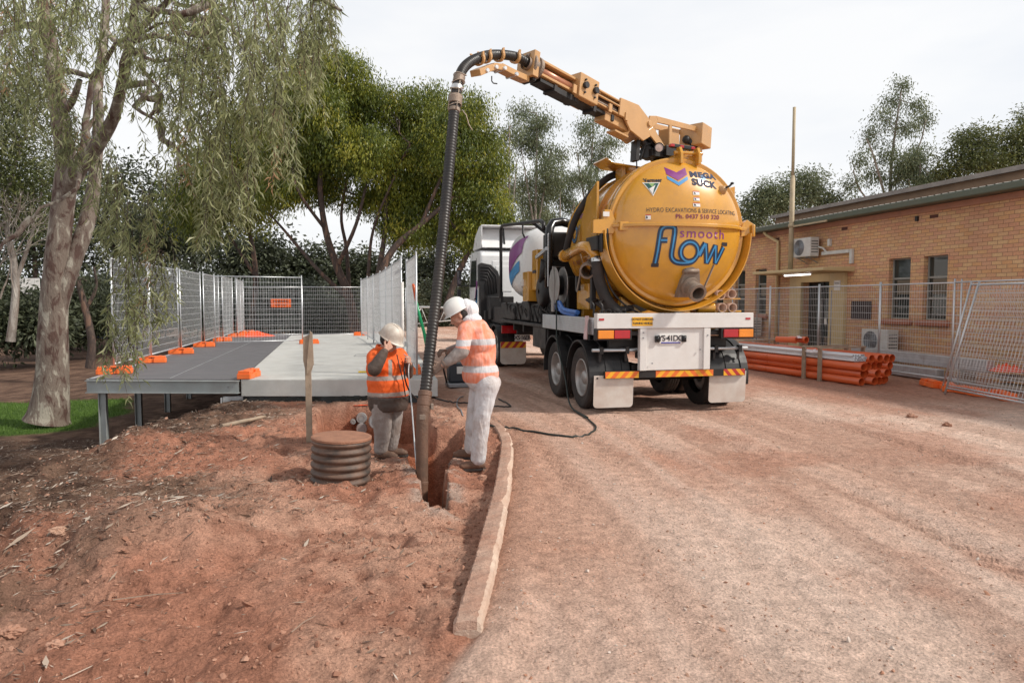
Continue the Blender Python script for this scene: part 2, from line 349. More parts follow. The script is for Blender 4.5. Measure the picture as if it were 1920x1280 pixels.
at = nn(t, 'ShaderNodeAttribute', attribute_name='soil'); tc = nn(t, 'ShaderNodeTexCoord')
na = nn(t, 'ShaderNodeTexNoise', i_Scale=9., i_Detail=9., i_Roughness=.72); nb = nn(t, 'ShaderNodeTexNoise', i_Scale=70., i_Detail=4., i_Roughness=.7)
nc = nn(t, 'ShaderNodeTexVoronoi', i_Scale=38.)
for n in (na, nb, nc): t.links.new(tc.outputs['Object'], n.inputs['Vector'])
ma = nn(t, 'ShaderNodeMapRange', i_1=.3, i_2=.7, i_3=.66, i_4=1.28); t.links.new(na.outputs[0], ma.inputs[0])
mb_ = nn(t, 'ShaderNodeMapRange', i_1=.3, i_2=.7, i_3=.68, i_4=1.26); t.links.new(nb.outputs[0], mb_.inputs[0])
mu = nn(t, 'ShaderNodeMath', operation='MULTIPLY'); t.links.new(ma.outputs[0], mu.inputs[0]); t.links.new(mb_.outputs[0], mu.inputs[1])
hs = nn(t, 'ShaderNodeHueSaturation'); t.links.new(at.outputs['Color'], hs.inputs['Color']); t.links.new(mu.outputs[0], hs.inputs['Value'])
t.links.new(hs.outputs[0], b.inputs['Base Color']); b.inputs['Roughness'].default_value = .95; b.inputs['Specular IOR Level'].default_value = .15
bp = nn(t, 'ShaderNodeBump', i_Strength=1., i_Distance=.055); t.links.new(na.outputs[0], bp.inputs['Height'])
bp2 = nn(t, 'ShaderNodeBump', i_Strength=.9, i_Distance=.012); t.links.new(nb.outputs[0], bp2.inputs['Height']); t.links.new(bp.outputs[0], bp2.inputs['Normal'])
bp3 = nn(t, 'ShaderNodeBump', i_Strength=.5, i_Distance=.018, invert=True); t.links.new(nc.outputs[0], bp3.inputs['Height']); t.links.new(bp2.outputs[0], bp3.inputs['Normal'])
t.links.new(bp3.outputs[0], b.inputs['Normal'])
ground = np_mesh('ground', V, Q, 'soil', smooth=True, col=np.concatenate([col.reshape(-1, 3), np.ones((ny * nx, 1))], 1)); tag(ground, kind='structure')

# ------------------------------------------------------------------ loose stuff on the ground
rng = np.random.default_rng(7)
def scatter_mesh(name, x, y, shape_v, shape_f, size, mat, flat=1.0, lift=0.2, tilt=.6, aniso=None):
    n = len(x); z = terrain(x, y); sv = np.array(shape_v, float); k = len(sv)
    yaw = rng.uniform(0, 2 * np.pi, n); c, s = np.cos(yaw), np.sin(yaw)
    A = sv[None] * (aniso if aniso is not None else rng.uniform(.6, 1.3, (n, 1, 3))) * size[:, None, None]
    A[..., 2] *= flat
    tl = rng.normal(0, tilt, n); ct, st = np.cos(tl), np.sin(tl)
    X = A[..., 0]; Y = A[..., 1] * ct[:, None] - A[..., 2] * st[:, None]; Zz = A[..., 1] * st[:, None] + A[..., 2] * ct[:, None]
    X2 = X * ct[:, None] - Zz * (st * .5)[:, None]; Zz = Zz + X * (st * .5)[:, None]
    VX = X2 * c[:, None] - Y * s[:, None] + x[:, None]; VY = X2 * s[:, None] + Y * c[:, None] + y[:, None]; VZ = Zz + (z + size * lift)[:, None]
    Vv = np.stack([VX, VY, VZ], -1).reshape(-1, 3); Fv = (np.array(shape_f)[None] + (np.arange(n) * k)[:, None, None]).reshape(-1, len(shape_f[0]))
    r = np.repeat(rng.uniform(0, 1, n), len(shape_f))
    return np_mesh(name, Vv, Fv, mat, rnd=r)
OCT_V = [(1, 0, 0), (-.9, .1, 0), (.1, 1, 0), (0, -1, .1), (0, .1, 1), (.1, 0, -.8), (.7, .6, .55), (-.6, -.6, .5)]
OCT_F = [(0, 6, 4), (6, 2, 4), (2, 1, 4), (1, 7, 4), (7, 3, 4), (3, 0, 4), (0, 2, 6), (1, 3, 7), (2, 0, 5), (1, 2, 5), (3, 1, 5), (0, 3, 5)]
leafmat('pebble_mix', [(0, (.36, .17, .10)), (.5, (.46, .31, .23)), (1, (.60, .52, .46))], .9, 0)
leafmat('clod_mix', [(0, (.26, .12, .075)), (1, (.44, .25, .175))], .95, 0)
leafmat('litter_mix', [(0, (.09, .055, .04)), (.45, (.21, .14, .10)), (.8, (.34, .26, .20)), (1, (.56, .49, .42))], .85, .05)
def pick(n, x0, x1, y0, y1, fn=None, p=2.0):
    x = rng.uniform(x0, x1, n * 3); y = y0 + (y1 - y0) * rng.uniform(0, 1, n * 3) ** p
    k = terrain(x, y, True)[3] < .02; x, y = x[k], y[k]
    if fn is not None: k = fn(x, y); x, y = x[k], y[k]
    return x[:n], y[:n]
def kxf(y): return np.interp(y, KY, KX, left=KX[0], right=KX[-1])
def xcf(y): return np.interp(y, [p[0] for p in XC], [p[1] for p in XC])
x, y = pick(22000, -3, 10, 1.5, 11, lambda x, y: x > kxf(y) + .12)
tag(scatter_mesh('gravel', x, y, OCT_V, OCT_F, rng.gamma(1.7, .0021, len(x)) + .0014, 'pebble_mix', .6), 'small pale stones and crumbs of soil strewn over the driveway', kind='stuff')
x, y = pick(15000, -4, 2, 1.5, 12, lambda x, y: (x < kxf(y) - .1) & (x > xcf(y) - 1))
tag(scatter_mesh('soil_clods', x, y, OCT_V, OCT_F, rng.gamma(1.4, .0042, len(x)) + .0015, 'clod_mix', .7, .2, .9), 'crumbled clods of red soil left of the kerb', kind='stuff')
LV = [(-1, 0, 0), (-.1, .16, .06), (1, .05, .1), (.1, -.15, .02)]
def lit(x, y): d = np.maximum(xcf(y) - x + 1.4, 1.0 * np.exp(-((x + 1.5) ** 2 + (y - 5.3) ** 2) / .5) - .45); return rng.uniform(0, 1, len(x)) < (sst(-1.0, .5, d + .7 * (fbm(x * .9, y * .9, 2, 60) - .5)) * .95 + .015) * (x < kxf(y) - .2) * (1 - .8 * (y < 3.6 + .9 * (x + 3)))
x, y = pick(60000, -7.5, 1.4, 1.6, 14.5, lambda x, y: lit(x, y) & ~((np.abs(x - .2) < .9) & (y > 8.6) & (y < 12)), 1.4)
tag(scatter_mesh('leaf_litter', x, y, LV, [(0, 1, 3), (1, 2, 3)], rng.gamma(2.0, .0095, len(x)) + .008, 'litter_mix', 1, .25, .35), 'dry leaves and bark litter over the sloping bank', kind='stuff')
x, y = pick(700, -8, 1.2, 1.8, 13, lambda x, y: (rng.uniform(0, 1, len(x)) < sst(-1.3, .4, xcf(y) - x + 1.0) + .02) & (x < kxf(y) - .2), 1.4)
TV = [(-1, .02, 0), (-1, -.02, 0), (-1, 0, .035), (.2, .06, .01), (.2, .03, 0), (.2, .045, .035), (1, -.05, 0), (1, -.07, 0), (1, -.06, .02)]
TF = [(0, 1, 4, 3), (1, 2, 5, 4), (2, 0, 3, 5), (3, 4, 7, 6), (4, 5, 8, 7), (5, 3, 6, 8)]
tag(scatter_mesh('twig_litter', x, y, TV, TF, rng.gamma(2.2, .028, len(x)) + .025, 'litter_mix', 1, .1, .10), 'thin dry twigs lying among the leaf litter', kind='stuff')
leafmat('grass_mix', [(0, (.05, .11, .015)), (1, (.16, .26, .05))], .6, .3)
gx = rng.uniform(-12, -5.4, 60000); gy = rng.uniform(11.8, 21, 60000)
gk = (sst(.40, .50, .6 * np.exp(-(((gx + 8.1) / 2.9) ** 4 + ((gy - 17.6) / 2.9) ** 4)) + .25 * fbm(gx * 1.3, gy * 1.3, 3, 70)) + sst(.42, .5, .6 * np.exp(-(((gx + 6.9) / .9) ** 2 + ((gy - 12.9) / .8) ** 2)) + .2 * fbm(gx * .9, gy * .9, 4, 60)) > .5)
gx, gy = gx[gk][:16000], gy[gk][:16000]
tag(scatter_mesh('grass', gx, gy, [(-.12, 0, 0), (.12, 0, 0), (.05, .25, 1)], [(0, 1, 2)], rng.uniform(.03, .07, len(gx)), 'grass_mix', 1, 0, .3), 'short green lawn on the lower ground by the big trunk', kind='stuff')

def rock(p, r, label, mat='clod_mix', seed=0, cat='rock', group=None, name='rock'):
    bm = bmesh.new(); bmesh.ops.create_icosphere(bm, subdivisions=4, radius=1); z = gz(p.x, p.y)
    for v in bm.verts:
        n = mnoise.noise(v.co * 1.3 + Vector((seed * 7, 0, 0))) * .5 + mnoise.noise(v.co * 3.5 + Vector((seed * 3, 0, 0))) * .3 + mnoise.noise(v.co * 9) * .12
        v.co *= 1 + n; v.co = Vector((v.co.x * r * 1.15, v.co.y * r, v.co.z * r * .72))
    me = bpy.data.meshes.new(name); bm.to_mesh(me); bm.free(); me.materials.append(MATS[mat]); me.polygons.foreach_set('use_smooth', [False] * len(me.polygons))
    a = me.attributes.new('rnd', 'FLOAT', 'FACE'); a.data.foreach_set('value', [.3 + .6 * (seed % 3) / 2] * len(me.polygons))
    o = bpy.data.objects.new(name, me); COL.objects.link(o); o.location = (p.x, p.y, z + r * .3); return tag(o, label, cat, group)
for i, (px, py, r, lb) in enumerate([(112, 1045, .04, 'pale rough stone on the left bank near the leaf litter'), (808, 1085, .045, 'lumpy red clod of earth close left of the kerb'), (105, 1225, .035, 'reddish stone at the lower left of the dug earth'),
        (213, 1120, .025, 'small red clod in the lower left of the dug earth'), (1787, 773, .0, ''), (1710, 781, .06, 'dark clod alone on the red earth in front of the fence'), (1775, 797, .05, 'flat dark clod right of the lone dark clod'), (22, 1200, .045, 'biggest clod at the far left bottom of the bank'), (905, 888, .04, 'clod on the right rim of the trench by the boots')]):
    if r: rock(aZ(px, py), r, lb, 'pebble_mix' if i in (0,) else 'clod_mix', i)

# kerb
kb = MB(); P = [Vector((p.x, p.y, 0)) for p in KERB]; K2 = smooth2d([(p.x, p.y) for p in P], 34); vs = []; n = len(K2)
for i, p in enumerate(K2):
    d = (K2[min(i + 1, n - 1)] - K2[max(i - 1, 0)]).normalized(); r = Vector((d.y, -d.x)); j = lambda s, a=.012: a * (.35 * mnoise.noise(Vector((p.x * 5, p.y * 5, s * 5))) + .8 * mnoise.noise(Vector((p.x * 26, p.y * 26, s * 5))))
    ch = .06 * max(0, -.08 + mnoise.noise(Vector((p.x * 3, p.y * 3, 9)))) ; e = -.008 * (i < 5) * (5 - i) - .075 * max(0, (p.y - 6.6) / 2.4)
    for (o, zz) in ((-.075 + j(1), -.15), (-.078 + j(2), .055 + e), (-.066 + j(3), .074 + e + j(7, .010)), (.0 + j(8), .082 + e + j(9, .014)), (.045 + j(4, .010) - ch, .08 + e + j(10, .010)), (.066 + j(5, .008) - ch, .066 + e - ch), (.08 + j(6, .010), 0), (.09, -.15)):
        q = p + r * o; vs.append((q.x, q.y, zz))
k = 8; fs = [(i * k + a, i * k + a + 1, (i + 1) * k + a + 1, (i + 1) * k + a) for i in range(n - 1) for a in range(k - 1)] + [tuple(range(k))]
kb.add(vs, fs, False)
kb.m = [(1 if a < 4 else 0) for i in range(n - 1) for a in range(k - 1)] + [0]
M('kerb_concrete', (.62, .48, .38), .9, 0, .15, 8, .7, 60, .9, (.42, .25, .18)); M('kerb_top', (.47, .31, .235), .95, 0, .25, 8, .9, 45, 1.0, (.36, .18, .12)); 
tag(kb.build('kerb', ['kerb_concrete', 'kerb_top']), 'curved concrete kerb, chipped pale at its near end, beside the trench', 'kerb')
M('rim_metal', (.42, .41, .40), .42, .6, .12, 7, .05, 60, .55, (.22, .15, .11))
# ------------------------------------------------------------------ wheels shared by the trucks
def make_wheel(parent, c, out, r=.50, w=.26, name='wheel'):
    """c = centre of the tyre, out = -1 (left) or +1 (right): the side the dished rim faces"""
    c = Vector(c); ax = Vector((1, 0, 0)); h = w / 2
    tyre = MB(); tyre.lathe(c, ax, [(.30, -h * .8), (.42, -h * .98), (.462, -h), (.488, -h * .86), (.5, -h * .6), (.5, -h * .42), (.488, -h * .40), (.488, -h * .34), (.5, -h * .32), (.502, -h * .04), (.490, -h * .02), (.490, h * .04), (.502, h * .06), (.5, h * .34), (.488, h * .36), (.488, h * .42), (.5, h * .44), (.5, h * .6), (.488, h * .86), (.462, h), (.42, h * .98), (.30, h * .8)], 48)
    wl = tyre.build(name, 'rubber', parent)
    rim = MB(); s = out
    rim.lathe(c, ax, [(.305, s * h * .80), (.295, s * h * .88), (.282, s * h * .84), (.270, s * h * .4), (.262, -s * h * .1), (.225, -s * h * .30), (.15, -s * h * .38), (.11, -s * h * .30), (.11, s * h * .45), (.085, s * h * .60), (0.001, s * h * .62)], 36)
    for k in range(10):
        t = 2 * math.pi * k / 10; q = c + Vector((0, math.cos(t) * .175, math.sin(t) * .175))
        rim.cyl(q + ax * (-s * h * .40), q + ax * (-s * h * .05), .016, None, 6)
    rim.build('rim', 'rim_metal', wl)
    return wl
def mudguard(parent, c, r, w, a0, a1, name='mudguard', mat='black', ribs=True):
    g = MB(); c = Vector(c); n = 22; h = w / 2; prof = [(-h, 0), (-h, .03), (-h * .62, .035), (-h * .60, .018), (-h * .2, .022), (-h * .18, .034), (h * .2, .034), (h * .22, .02), (h * .6, .018), (h * .62, .035), (h, .03), (h, 0)]
    vs = []
    for i in range(n + 1):
        t = math.radians(a0 + (a1 - a0) * i / n)
        for (x, dr) in prof: vs.append(c + Vector((x, math.cos(t) * (r + dr), math.sin(t) * (r + dr))))
    k = len(prof); g.add(vs, [(i * k + j, i * k + j + 1, (i + 1) * k + j + 1, (i + 1) * k + j) for i in range(n) for j in range(k - 1)], False)
    vs2 = []
    for i in range(n + 1):
        t = math.radians(a0 + (a1 - a0) * i / n)
        for x in (-h, h): vs2.append(c + Vector((x, math.cos(t) * (r - .012), math.sin(t) * (r - .012))))
    g.add(vs2, [(i * 2, i * 2 + 1, i * 2 + 3, i * 2 + 2) for i in range(n)])
    return g.build(name, mat, parent)
def chevrons(mb, x0, x1, y, z0, z1, tilt, n, cols=(0, 1), mir=False):
    """alternating diagonal stripes filling a strip facing -Y; materials by index"""
    W_ = x1 - x0; Hh = z1 - z0; s = Hh * tilt; st = W_ / n
    def clip(poly):
        for (ax, val, sg) in ((0, x0, 1), (0, x1, -1)):
            out = []
            for i in range(len(poly)):
                a, b = poly[i - 1], poly[i]; ia = (a[ax] - val) * sg >= 0; ib = (b[ax] - val) * sg >= 0
                if ia != ib: t = (val - a[ax]) / (b[ax] - a[ax]); out.append((a[0] + t * (b[0] - a[0]), a[1] + t * (b[1] - a[1])))
                if ib: out.append(b)
            poly = out
            if len(poly) < 3: return None
        return poly
    for i in range(-3, n + 3):
        a = x0 + i * st; p = clip([(a, z0), (a + st, z0), (a + st + s, z1), (a + s, z1)])
        if p: mb.mi = cols[i % 2]; mb.add([(q[0], y, q[1]) for q in p], [tuple(range(len(p)))])
def flat_text(parent, s, size, o, u, v, mat, name='lettering', off=0., thick=.003, spacing=1., label=None, shear=0.):
    vs, fs = text2d(s, size, off, spacing, shear); o, u, v = Vector(o), Vector(u), Vector(v); w = u.cross(v).normalized()
    mb = MB(); mb.add([o + u * p + v * q + w * thick for p, q in vs], fs); return mb.build(name, mat, parent, recalc=False, label=label)

# ------------------------------------------------------------------ vacuum tank trailer
TX = 4.77
TR = thing('tank_trailer', (TX, 12.0, 0), 'mustard yellow vacuum tank trailer whose boom and black hose reach over the trench', 'trailer')
XL, XR = 3.47, 6.07
m = MB()
for s in (-.42, .42): m.bx(TX + s - .05, TX + s + .05, 9.9, 18.6, .92, 1.20)
for y in (10.0, 10.9, 11.15, 12.6, 13.6, 14.6, 15.6, 16.6): m.bx(TX - 1.0, TX + 1.0, y - .05, y + .05, 1.00, 1.17)
for y in (10.45, 11.9):
    m.cyl((XL + .3, y, .5), (XR - .3, y, .5), .07, None, 12); m.bx(TX - .62, TX - .46, y - .5, y + .5, .62, .74); m.bx(TX + .46, TX + .62, y - .5, y + .5, .62, .74)
m.bx(XL + .05, XR - .05, 9.75, 17.2, 1.20, 1.27)
m.bx(XL + .10, XL + .5, 12.9, 13.9, .78, 1.2); m.bx(XR - .5, XR - .1, 12.7, 14.6, .7, 1.2)
m.build('chassis', 'black', TR, .012)
# rear bar, panel, lights
m = MB(); m.bx(XL, XR, 9.66, 9.80, 1.315, 1.545); m.build('rear_beam', 'white_paint', TR, .008)
pa = aY(1197, 692, 9.72); m = MB(); m.bx(pa.x, pa.x + 1.17, 9.70, 9.76, .67, 1.312); m.bx(pa.x, pa.x + .11, 9.665, 9.70, .67, 1.312); m.bx(pa.x + 1.06, pa.x + 1.17, 9.665, 9.70, .67, 1.312)
panel = m.build('rear_panel', 'white_paint', TR, .006)
m = MB()
for x, z in ((pa.x + .05, 1.25), (pa.x + .05, 1.17), (pa.x + 1.12, 1.20), (pa.x + 1.0, .98), (pa.x + .2, .78)): m.cyl((x, 9.655, z), (x, 9.672, z), .012, None, 8)
m.build('bolt', 'galv_dark', panel)
px0 = pa.x + .30; m = MB(); m.bx(px0 + .02, px0 + .40, 9.682, 9.698, 1.08, 1.215); pl = m.build('number_plate', 'sticker', TR, .003)
m = MB(); m.bx(px0 + .05, px0 + .37, 9.677, 9.681, 1.083, 1.100); m.build('plate_band', M('plate_blue', (.04, .05, .35), .4), pl)
flat_text(pl, 'YS·41DG', .125, (px0 + .21, 9.680, 1.157), (1, 0, 0), (0, 0, 1), 'ink', 'plate_lettering', .002, spacing=.86)
m = MB()
for x in (px0 - .015, px0 + .425): m.box((x, 9.675, 1.15), (.07, .05, .10)); m.ell((x, 9.655, 1.15), (.03, .02, .04), 8, 6)
m.build('plate_lamp', 'black_shiny', pl, .008)
for x0, order in ((3.45, ('amber_lens', 'red_lens')), (5.52, ('red_lens', 'amber_lens'))):
    m = MB(); m.bx(x0, x0 + .58, 9.67, 9.76, 1.14, 1.312); hl = m.build('tail_light', 'black', TR, .008)
    for k in range(2):
        m = MB(); m.bx(x0 + .035 + k * .26, x0 + .285 + k * .26, 9.645, 9.672, 1.165, 1.29); m.build('light_lens', order[k], hl, .008)
m = MB(); m.bx(3.62, 5.98, 9.72, 9.78, .555, .665); bar = m.build('underrun_bar', 'black', TR, .004)
for x0, x1, cc, tl, n in ((3.63, 4.17, ('hv_yellow', 'hv_orange'), .9, 7), (4.45, 4.93, ('hv_yellow', 'hv_orange'), .9, 6), (4.93, 5.42, ('hv_orange', 'hv_yellow'), -.9, 6), (5.60, 5.97, ('hv_yellow', 'hv_red'), -.9, 5)):
    m = MB(); chevrons(m, x0, x1, 9.715, .56, .66, tl, n); m.build('chevron_strip', list(cc), bar, recalc=False)
for q in (3.50, 5.93): m = MB(); m.bx(q, q + .08, 9.652, 9.659, 1.44, 1.47); m.build('marker_reflector', 'red_lens', TR)
m = MB(); m.bx(4.03, 4.36, 9.652, 9.659, 1.355, 1.485); ws = m.build('warning_sticker', M('sign_yellow', (.80, .42, .02), .4), TR)
flat_text(ws, 'DO NOT OVERTAKE', .044, (4.195, 9.652, 1.452), (1, 0, 0), (0, 0, 1), 'ink', off=.001, spacing=.84)
flat_text(ws, 'TURNING VEHICLE', .044, (4.195, 9.652, 1.392), (1, 0, 0), (0, 0, 1), 'ink', off=.001, spacing=.84)
# mudflaps, guards, wheels
for x0, z0 in ((3.47, .10), (5.39, .12)):
    m = MB(); pr = [(0, .50), (0, .06)] + [(q[0], q[1]) for q in arc((.06, .06), .06, 180, 270, 5)] + arc((.58, .06), .06, 270, 360, 5) + [(.64, .50)]
    m.prism(pr, (x0, 9.80, z0), (1, 0, 0), (0, -.06, 1), (0, .012, 0)); fl = m.build('mudflap', 'white_dirty', TR)
    for dx in (.05, .32, .59): m = MB(); m.cyl((x0 + dx, 9.765, z0 + .46), (x0 + dx, 9.785, z0 + .46), .015, None, 8); m.build('bolt', 'black', fl)
for side, xo, xi in ((-1, 3.60, 3.93), (1, 5.94, 5.61)):
    for y in (10.45, 11.90):
        make_wheel(TR, (xo, y, .50), side); make_wheel(TR, (xi, y, .50), side)
        mudguard(TR, ((xo + xi) / 2 + side * .01, y, .50), .58, .66, -8 if y > 11 else 10, 190 if y < 11 else 170)
    m = MB(); xx = sorted((xo + side * .14, xo - side * .75))
    m.tube([(xx[0], 9.84, .98), (xx[1], 9.84, .98), (xx[1] - side * -.05, 9.95, 1.03)] if side < 0 else [(xx[1], 9.84, .98), (xx[0], 9.84, .98)], .026, 10)
    br = m.build('guard_bracket', 'galv', TR)
    for q in (xo, xo - side * .42): m = MB(); m.bx(q - .03, q + .03, 9.80, 9.88, .92, 1.03); m.bx(q - .022, q + .022, 9.87, 9.885, .80, .93); m.build('clamp', 'black', br, .004)
# side trays of ribbed aluminium
for s, x in ((-1, XL), (1, XR)):
    m = MB(); m.bx(x - s * .005, x - s * .05, 9.85, 12.75, 1.215, 1.475)
    for k in range(7): z = 1.225 + k * .036; m.bx(x + s * .006, x - s * .006, 9.86, 12.74, z, z + .024)
    m.build('side_tray', 'galv', TR, .003)
m = MB(); m.bx(3.60, 3.98, 12.85, 13.05, .92, 1.38); m.bx(3.62, 4.0, 13.12, 13.4, .90, 1.36); m.build('tool_box', 'black', TR, .02)

# ---- tank
TC = Vector((4.87, 0, 2.80)); RT = 1.10
m = MB(); y0, y1 = 9.95, 12.10
prof = [(RT, y0), (RT, y1)] + [(RT * math.cos(math.radians(a)) ** .75 if a < 90 else .001, y1 + .52 * math.sin(math.radians(a))) for a in range(8, 91, 8)] + [(.001, y1 + .52)]
m.lathe((TC.x, 0, TC.z), (0, 1, 0), prof, 64)
tank = m.build('tank', 'yellow_paint', TR)
for i, (yy, hh) in enumerate(((10.55, .05), (11.30, .04), (12.0, .05))):
    m = MB(); m.lathe((TC.x, 0, TC.z), (0, 1, 0), [(RT - .01, yy), (RT + hh, yy), (RT + hh, yy + .06), (RT - .01, yy + .06)], 64, False); m.build('tank_band', 'yellow_paint', tank)
m = MB()
for yy in (10.2, 11.0, 12.0):
    for s in (-1, 1): m.prism([(s * .25, 0), (s * .85, 0), (s * .80, .42), (s * .45, .22), (s * .25, .18)], (TC.x, yy, 1.27), (1, 0, 0), (0, 0, 1.25), (0, .12, 0))
m.bx(TC.x - .55, TC.x + .55, 10.1, 12.3, 1.27, 1.50); m.build('tank_cradle', 'yellow_paint', TR, .008)
# rear door: domed head
YD = 9.93; DD = .40
def dome_y(x, z):
    q = ((x - TC.x) ** 2 + (z - TC.z) ** 2) / (RT * .985) ** 2; q = min(q, .98); return YD - DD * (1 - q) ** .62
m = MB(); pr = []
for k in range(0, 21):
    r = math.sin(math.radians(90 * k / 20)) * RT * .985; q = min((r / (RT * .985)) ** 2, 1); pr.append((max(r, .001), YD - DD * (1 - q) ** .62))
m.lathe((TC.x, 0, TC.z), (0, 1, 0), pr + [(RT * .985, YD + .03)], 72)
door = m.build('tank_door', 'yellow_paint', TR)
m = MB(); m.lathe((TC.x, 0, TC.z), (0, 1, 0), [(RT * .975, YD - .02), (RT + .03, YD - .03), (RT + .05, YD), (RT + .05, YD + .05), (RT + .03, YD + .06), (RT + .03, YD + .10), (RT + .06, YD + .11), (RT + .06, YD + .16), (RT, YD + .17)], 72, False)
m.build('door_flange', 'yellow_paint', door, .006)
m = MB(); m.lathe((TC.x, 0, TC.z), (0, 1, 0), [(RT + .052, YD + .052), (RT + .052, YD + .058), (RT - .01, YD + .058)], 72, False); m.build('seal', 'black', door)
# half ring lip under the door
m = MB(); n = 40; vs = []
for i in range(n + 1):
    t = math.radians(180 + 180 * i / n); wv = .055 + .105 * max(0, math.cos(math.radians(-40 + 220 * i / n) - .6)); r0 = RT + .055; u = Vector((math.cos(t), 0, math.sin(t))); o = Vector((TC.x, 0, TC.z))
    for r, y in ((r0, YD + .10), (r0 + .06, YD - .12), (r0 + .075, YD - .12), (r0 + .075 + wv * .3, YD + .14), (r0, YD + .14)): p = o + u * r; vs.append((p.x, y, p.z))
m.add(vs, [(i * 5 + j, i * 5 + (j + 1) % 5, (i + 1) * 5 + (j + 1) % 5, (i + 1) * 5 + j) for i in range(n) for j in range(5)] + [(0, 1, 2, 3, 4), tuple(n * 5 + j for j in range(5))], False)
m.build('drip_lip', 'yellow_paint', TR)
# ledge bar across the door
m = MB(); n = 30; vs = []
for i in range(n + 1):
    x = TC.x - 1.10 + 2.25 * i / n; z = TC.z + .075; y = dome_y(x, z) if abs(x - TC.x) < RT * .97 else YD - .02
    for (dy, dz) in ((.03, -.028), (-.062, -.028), (-.062, .018), (-.02, .03), (.03, .03)): vs.append((x, y + dy, z + dz))
m.add(vs, [(i * 5 + j, i * 5 + (j + 1) % 5, (i + 1) * 5 + (j + 1) % 5, (i + 1) * 5 + j) for i in range(n) for j in range(5)] + [(0, 1, 2, 3, 4), tuple(n * 5 + j for j in range(5))], False)
m.build('door_bar', 'yellow_paint', door, .004)
m = MB(); z = TC.z + .05
m.prism([(0, -.10), (.20, -.06), (.24, 0), (.24, .09), (.10, .17), (.03, .11), (0, .05)], (TC.x + RT - .01, YD - .05, z), (1, 0, 0), (0, 0, 1), (0, .10, 0)); m.cyl((TC.x + RT + .18, YD - .08, z - .1), (TC.x + RT + .18, YD - .08, z + .09), .03); m.build('door_clamp', 'yellow_paint', door, .006)
m = MB(); m.prism([(-.30, -.10), (.02, -.10), (.06, -.04), (.06, .10), (-.02, .26), (-.12, .26), (-.14, .12), (-.30, .10)], (TC.x - RT, YD - .07, z), (1, 0, 0), (0, 0, 1), (0, .10, 0)); m.bx(TC.x - RT + .08, TC.x - RT + .24, YD - .20, YD - .09, z - .06, z + .07)
m.build('door_clamp', 'yellow_paint', door, .006)
m = MB(); m.box((TC.x - RT - .10, YD - .085, z + .19), (.10, .01, .07)); m.build('decal', 'sticker', door)
m = MB(); m.bx(TC.x - RT - .22, TC.x - RT - .02, YD, YD + .5, z - .34, z - .12); m.cyl((TC.x - RT - .16, YD - .04, z - .38), (TC.x - RT - .16, YD - .04, z - .08), .03); m.cyl((TC.x - RT - .07, YD - .05, z - .30), (TC.x - RT - .07, YD - .05, z - .02), .025); m.build('latch_ram', 'black', TR, .01)
# hinges on top
m = MB()
for dx in (.0, .30): m.prism([(-.12, -.12), (.10, -.12), (.10, .05), (.03, .14), (-.06, .14), (-.12, .04)], (TC.x + dx - .02, YD - .02, TC.z + RT + .06), (0, 1, 0), (0, 0, 1), (.045, 0, 0))
m.cyl((TC.x - .08, YD - .03, TC.z + RT + .12), (TC.x + .4, YD - .03, TC.z + RT + .12), .028); m.bx(TC.x - .05, TC.x + .36, YD + .03, YD + .45, TC.z + RT - .01, TC.z + RT + .10)
m.build('door_hinge', 'yellow_paint', TR, .006)
# inspection port
pz = aY(1357, 357, 9.75); o = Vector((pz.x - .03, dome_y(pz.x - .03, pz.z), pz.z)); m = MB(); m.lathe(o, (.15, -1, .25), [(.075, -.05), (.075, .01), (.055, .025), (.05, .07), (.001, .07)], 20); port = m.build('inspection_port', 'boom_paint', door)
m = MB(); m.tube([o + Vector((.02, -.08, .03)), o + Vector((.07, -.10, .05)), o + Vector((.11, -.10, .09))], .016, 8); m.ell(o + Vector((.115, -.10, .095)), (.03, .03, .02), 10, 6); m.build('handle', 'black', port)
# outlet pipe with coupling
o = aY(1296, 535, 9.55); o = Vector((o.x, dome_y(o.x, o.z + .05) + .02, o.z + .02)); m = MB()
d = Vector((.05, -1, -.42)).normalized(); m.prism([(-.17, -.20), (.14, -.20), (.17, .02), (.14, .21), (.02, .26), (-.08, .24), (-.14, .05)], o + Vector((0, -.10, 0)), (1, 0, 0), (0, -.18, 1), (0, .13, 0))
m.lathe(o, d, [(.13, .0), (.13, .10), (.155, .11), (.155, .15), (.118, .16), (.118, .28), (.135, .285), (.135, .30), (.118, .31), (.118, .34), (.135, .345), (.135, .375), (.095, .375), (.09, .12)], 28, False)
m.cyl(o + Vector((-.13, -.14, .19)), o + Vector((.12, -.14, .20)), .035); outp = m.build('outlet_valve', 'dirty_steel', door)
m = MB(); m.bar(o + Vector((.20, -.16, -.07)), o + Vector((.40, -.10, .30)), .035, .012); m.build('handle', 'dirty_steel', outp)
# rear tube rack on the right: four short tubes with pale rims
for i, (px, py) in enumerate(((1352, 553), (1373, 551), (1355, 577), (1374, 577))):
    q = aY(px, py, 9.88); m = MB(); rr = .075; m.lathe(q, (0, 1, 0), [(rr * .86, .6), (rr * .86, 0), (rr, 0), (rr, .6)], 24)
    m.build('rack_tube', M('tube_cream', (.62, .42, .32), .5, dust=.4), TR)
m = MB(); q = aY(1318, 577, 9.9); m.cyl((q.x - .05, 10.0, q.z), (q.x + .22, 9.95, q.z), .085, None, 20); m.bx(5.35, 6.02, 9.93, 10.4, 1.55, 1.58); m.bx(5.35, 6.0, 9.93, 10.4, 1.755, 1.775); m.build('rack_frame', 'yellow_paint', TR, .004)

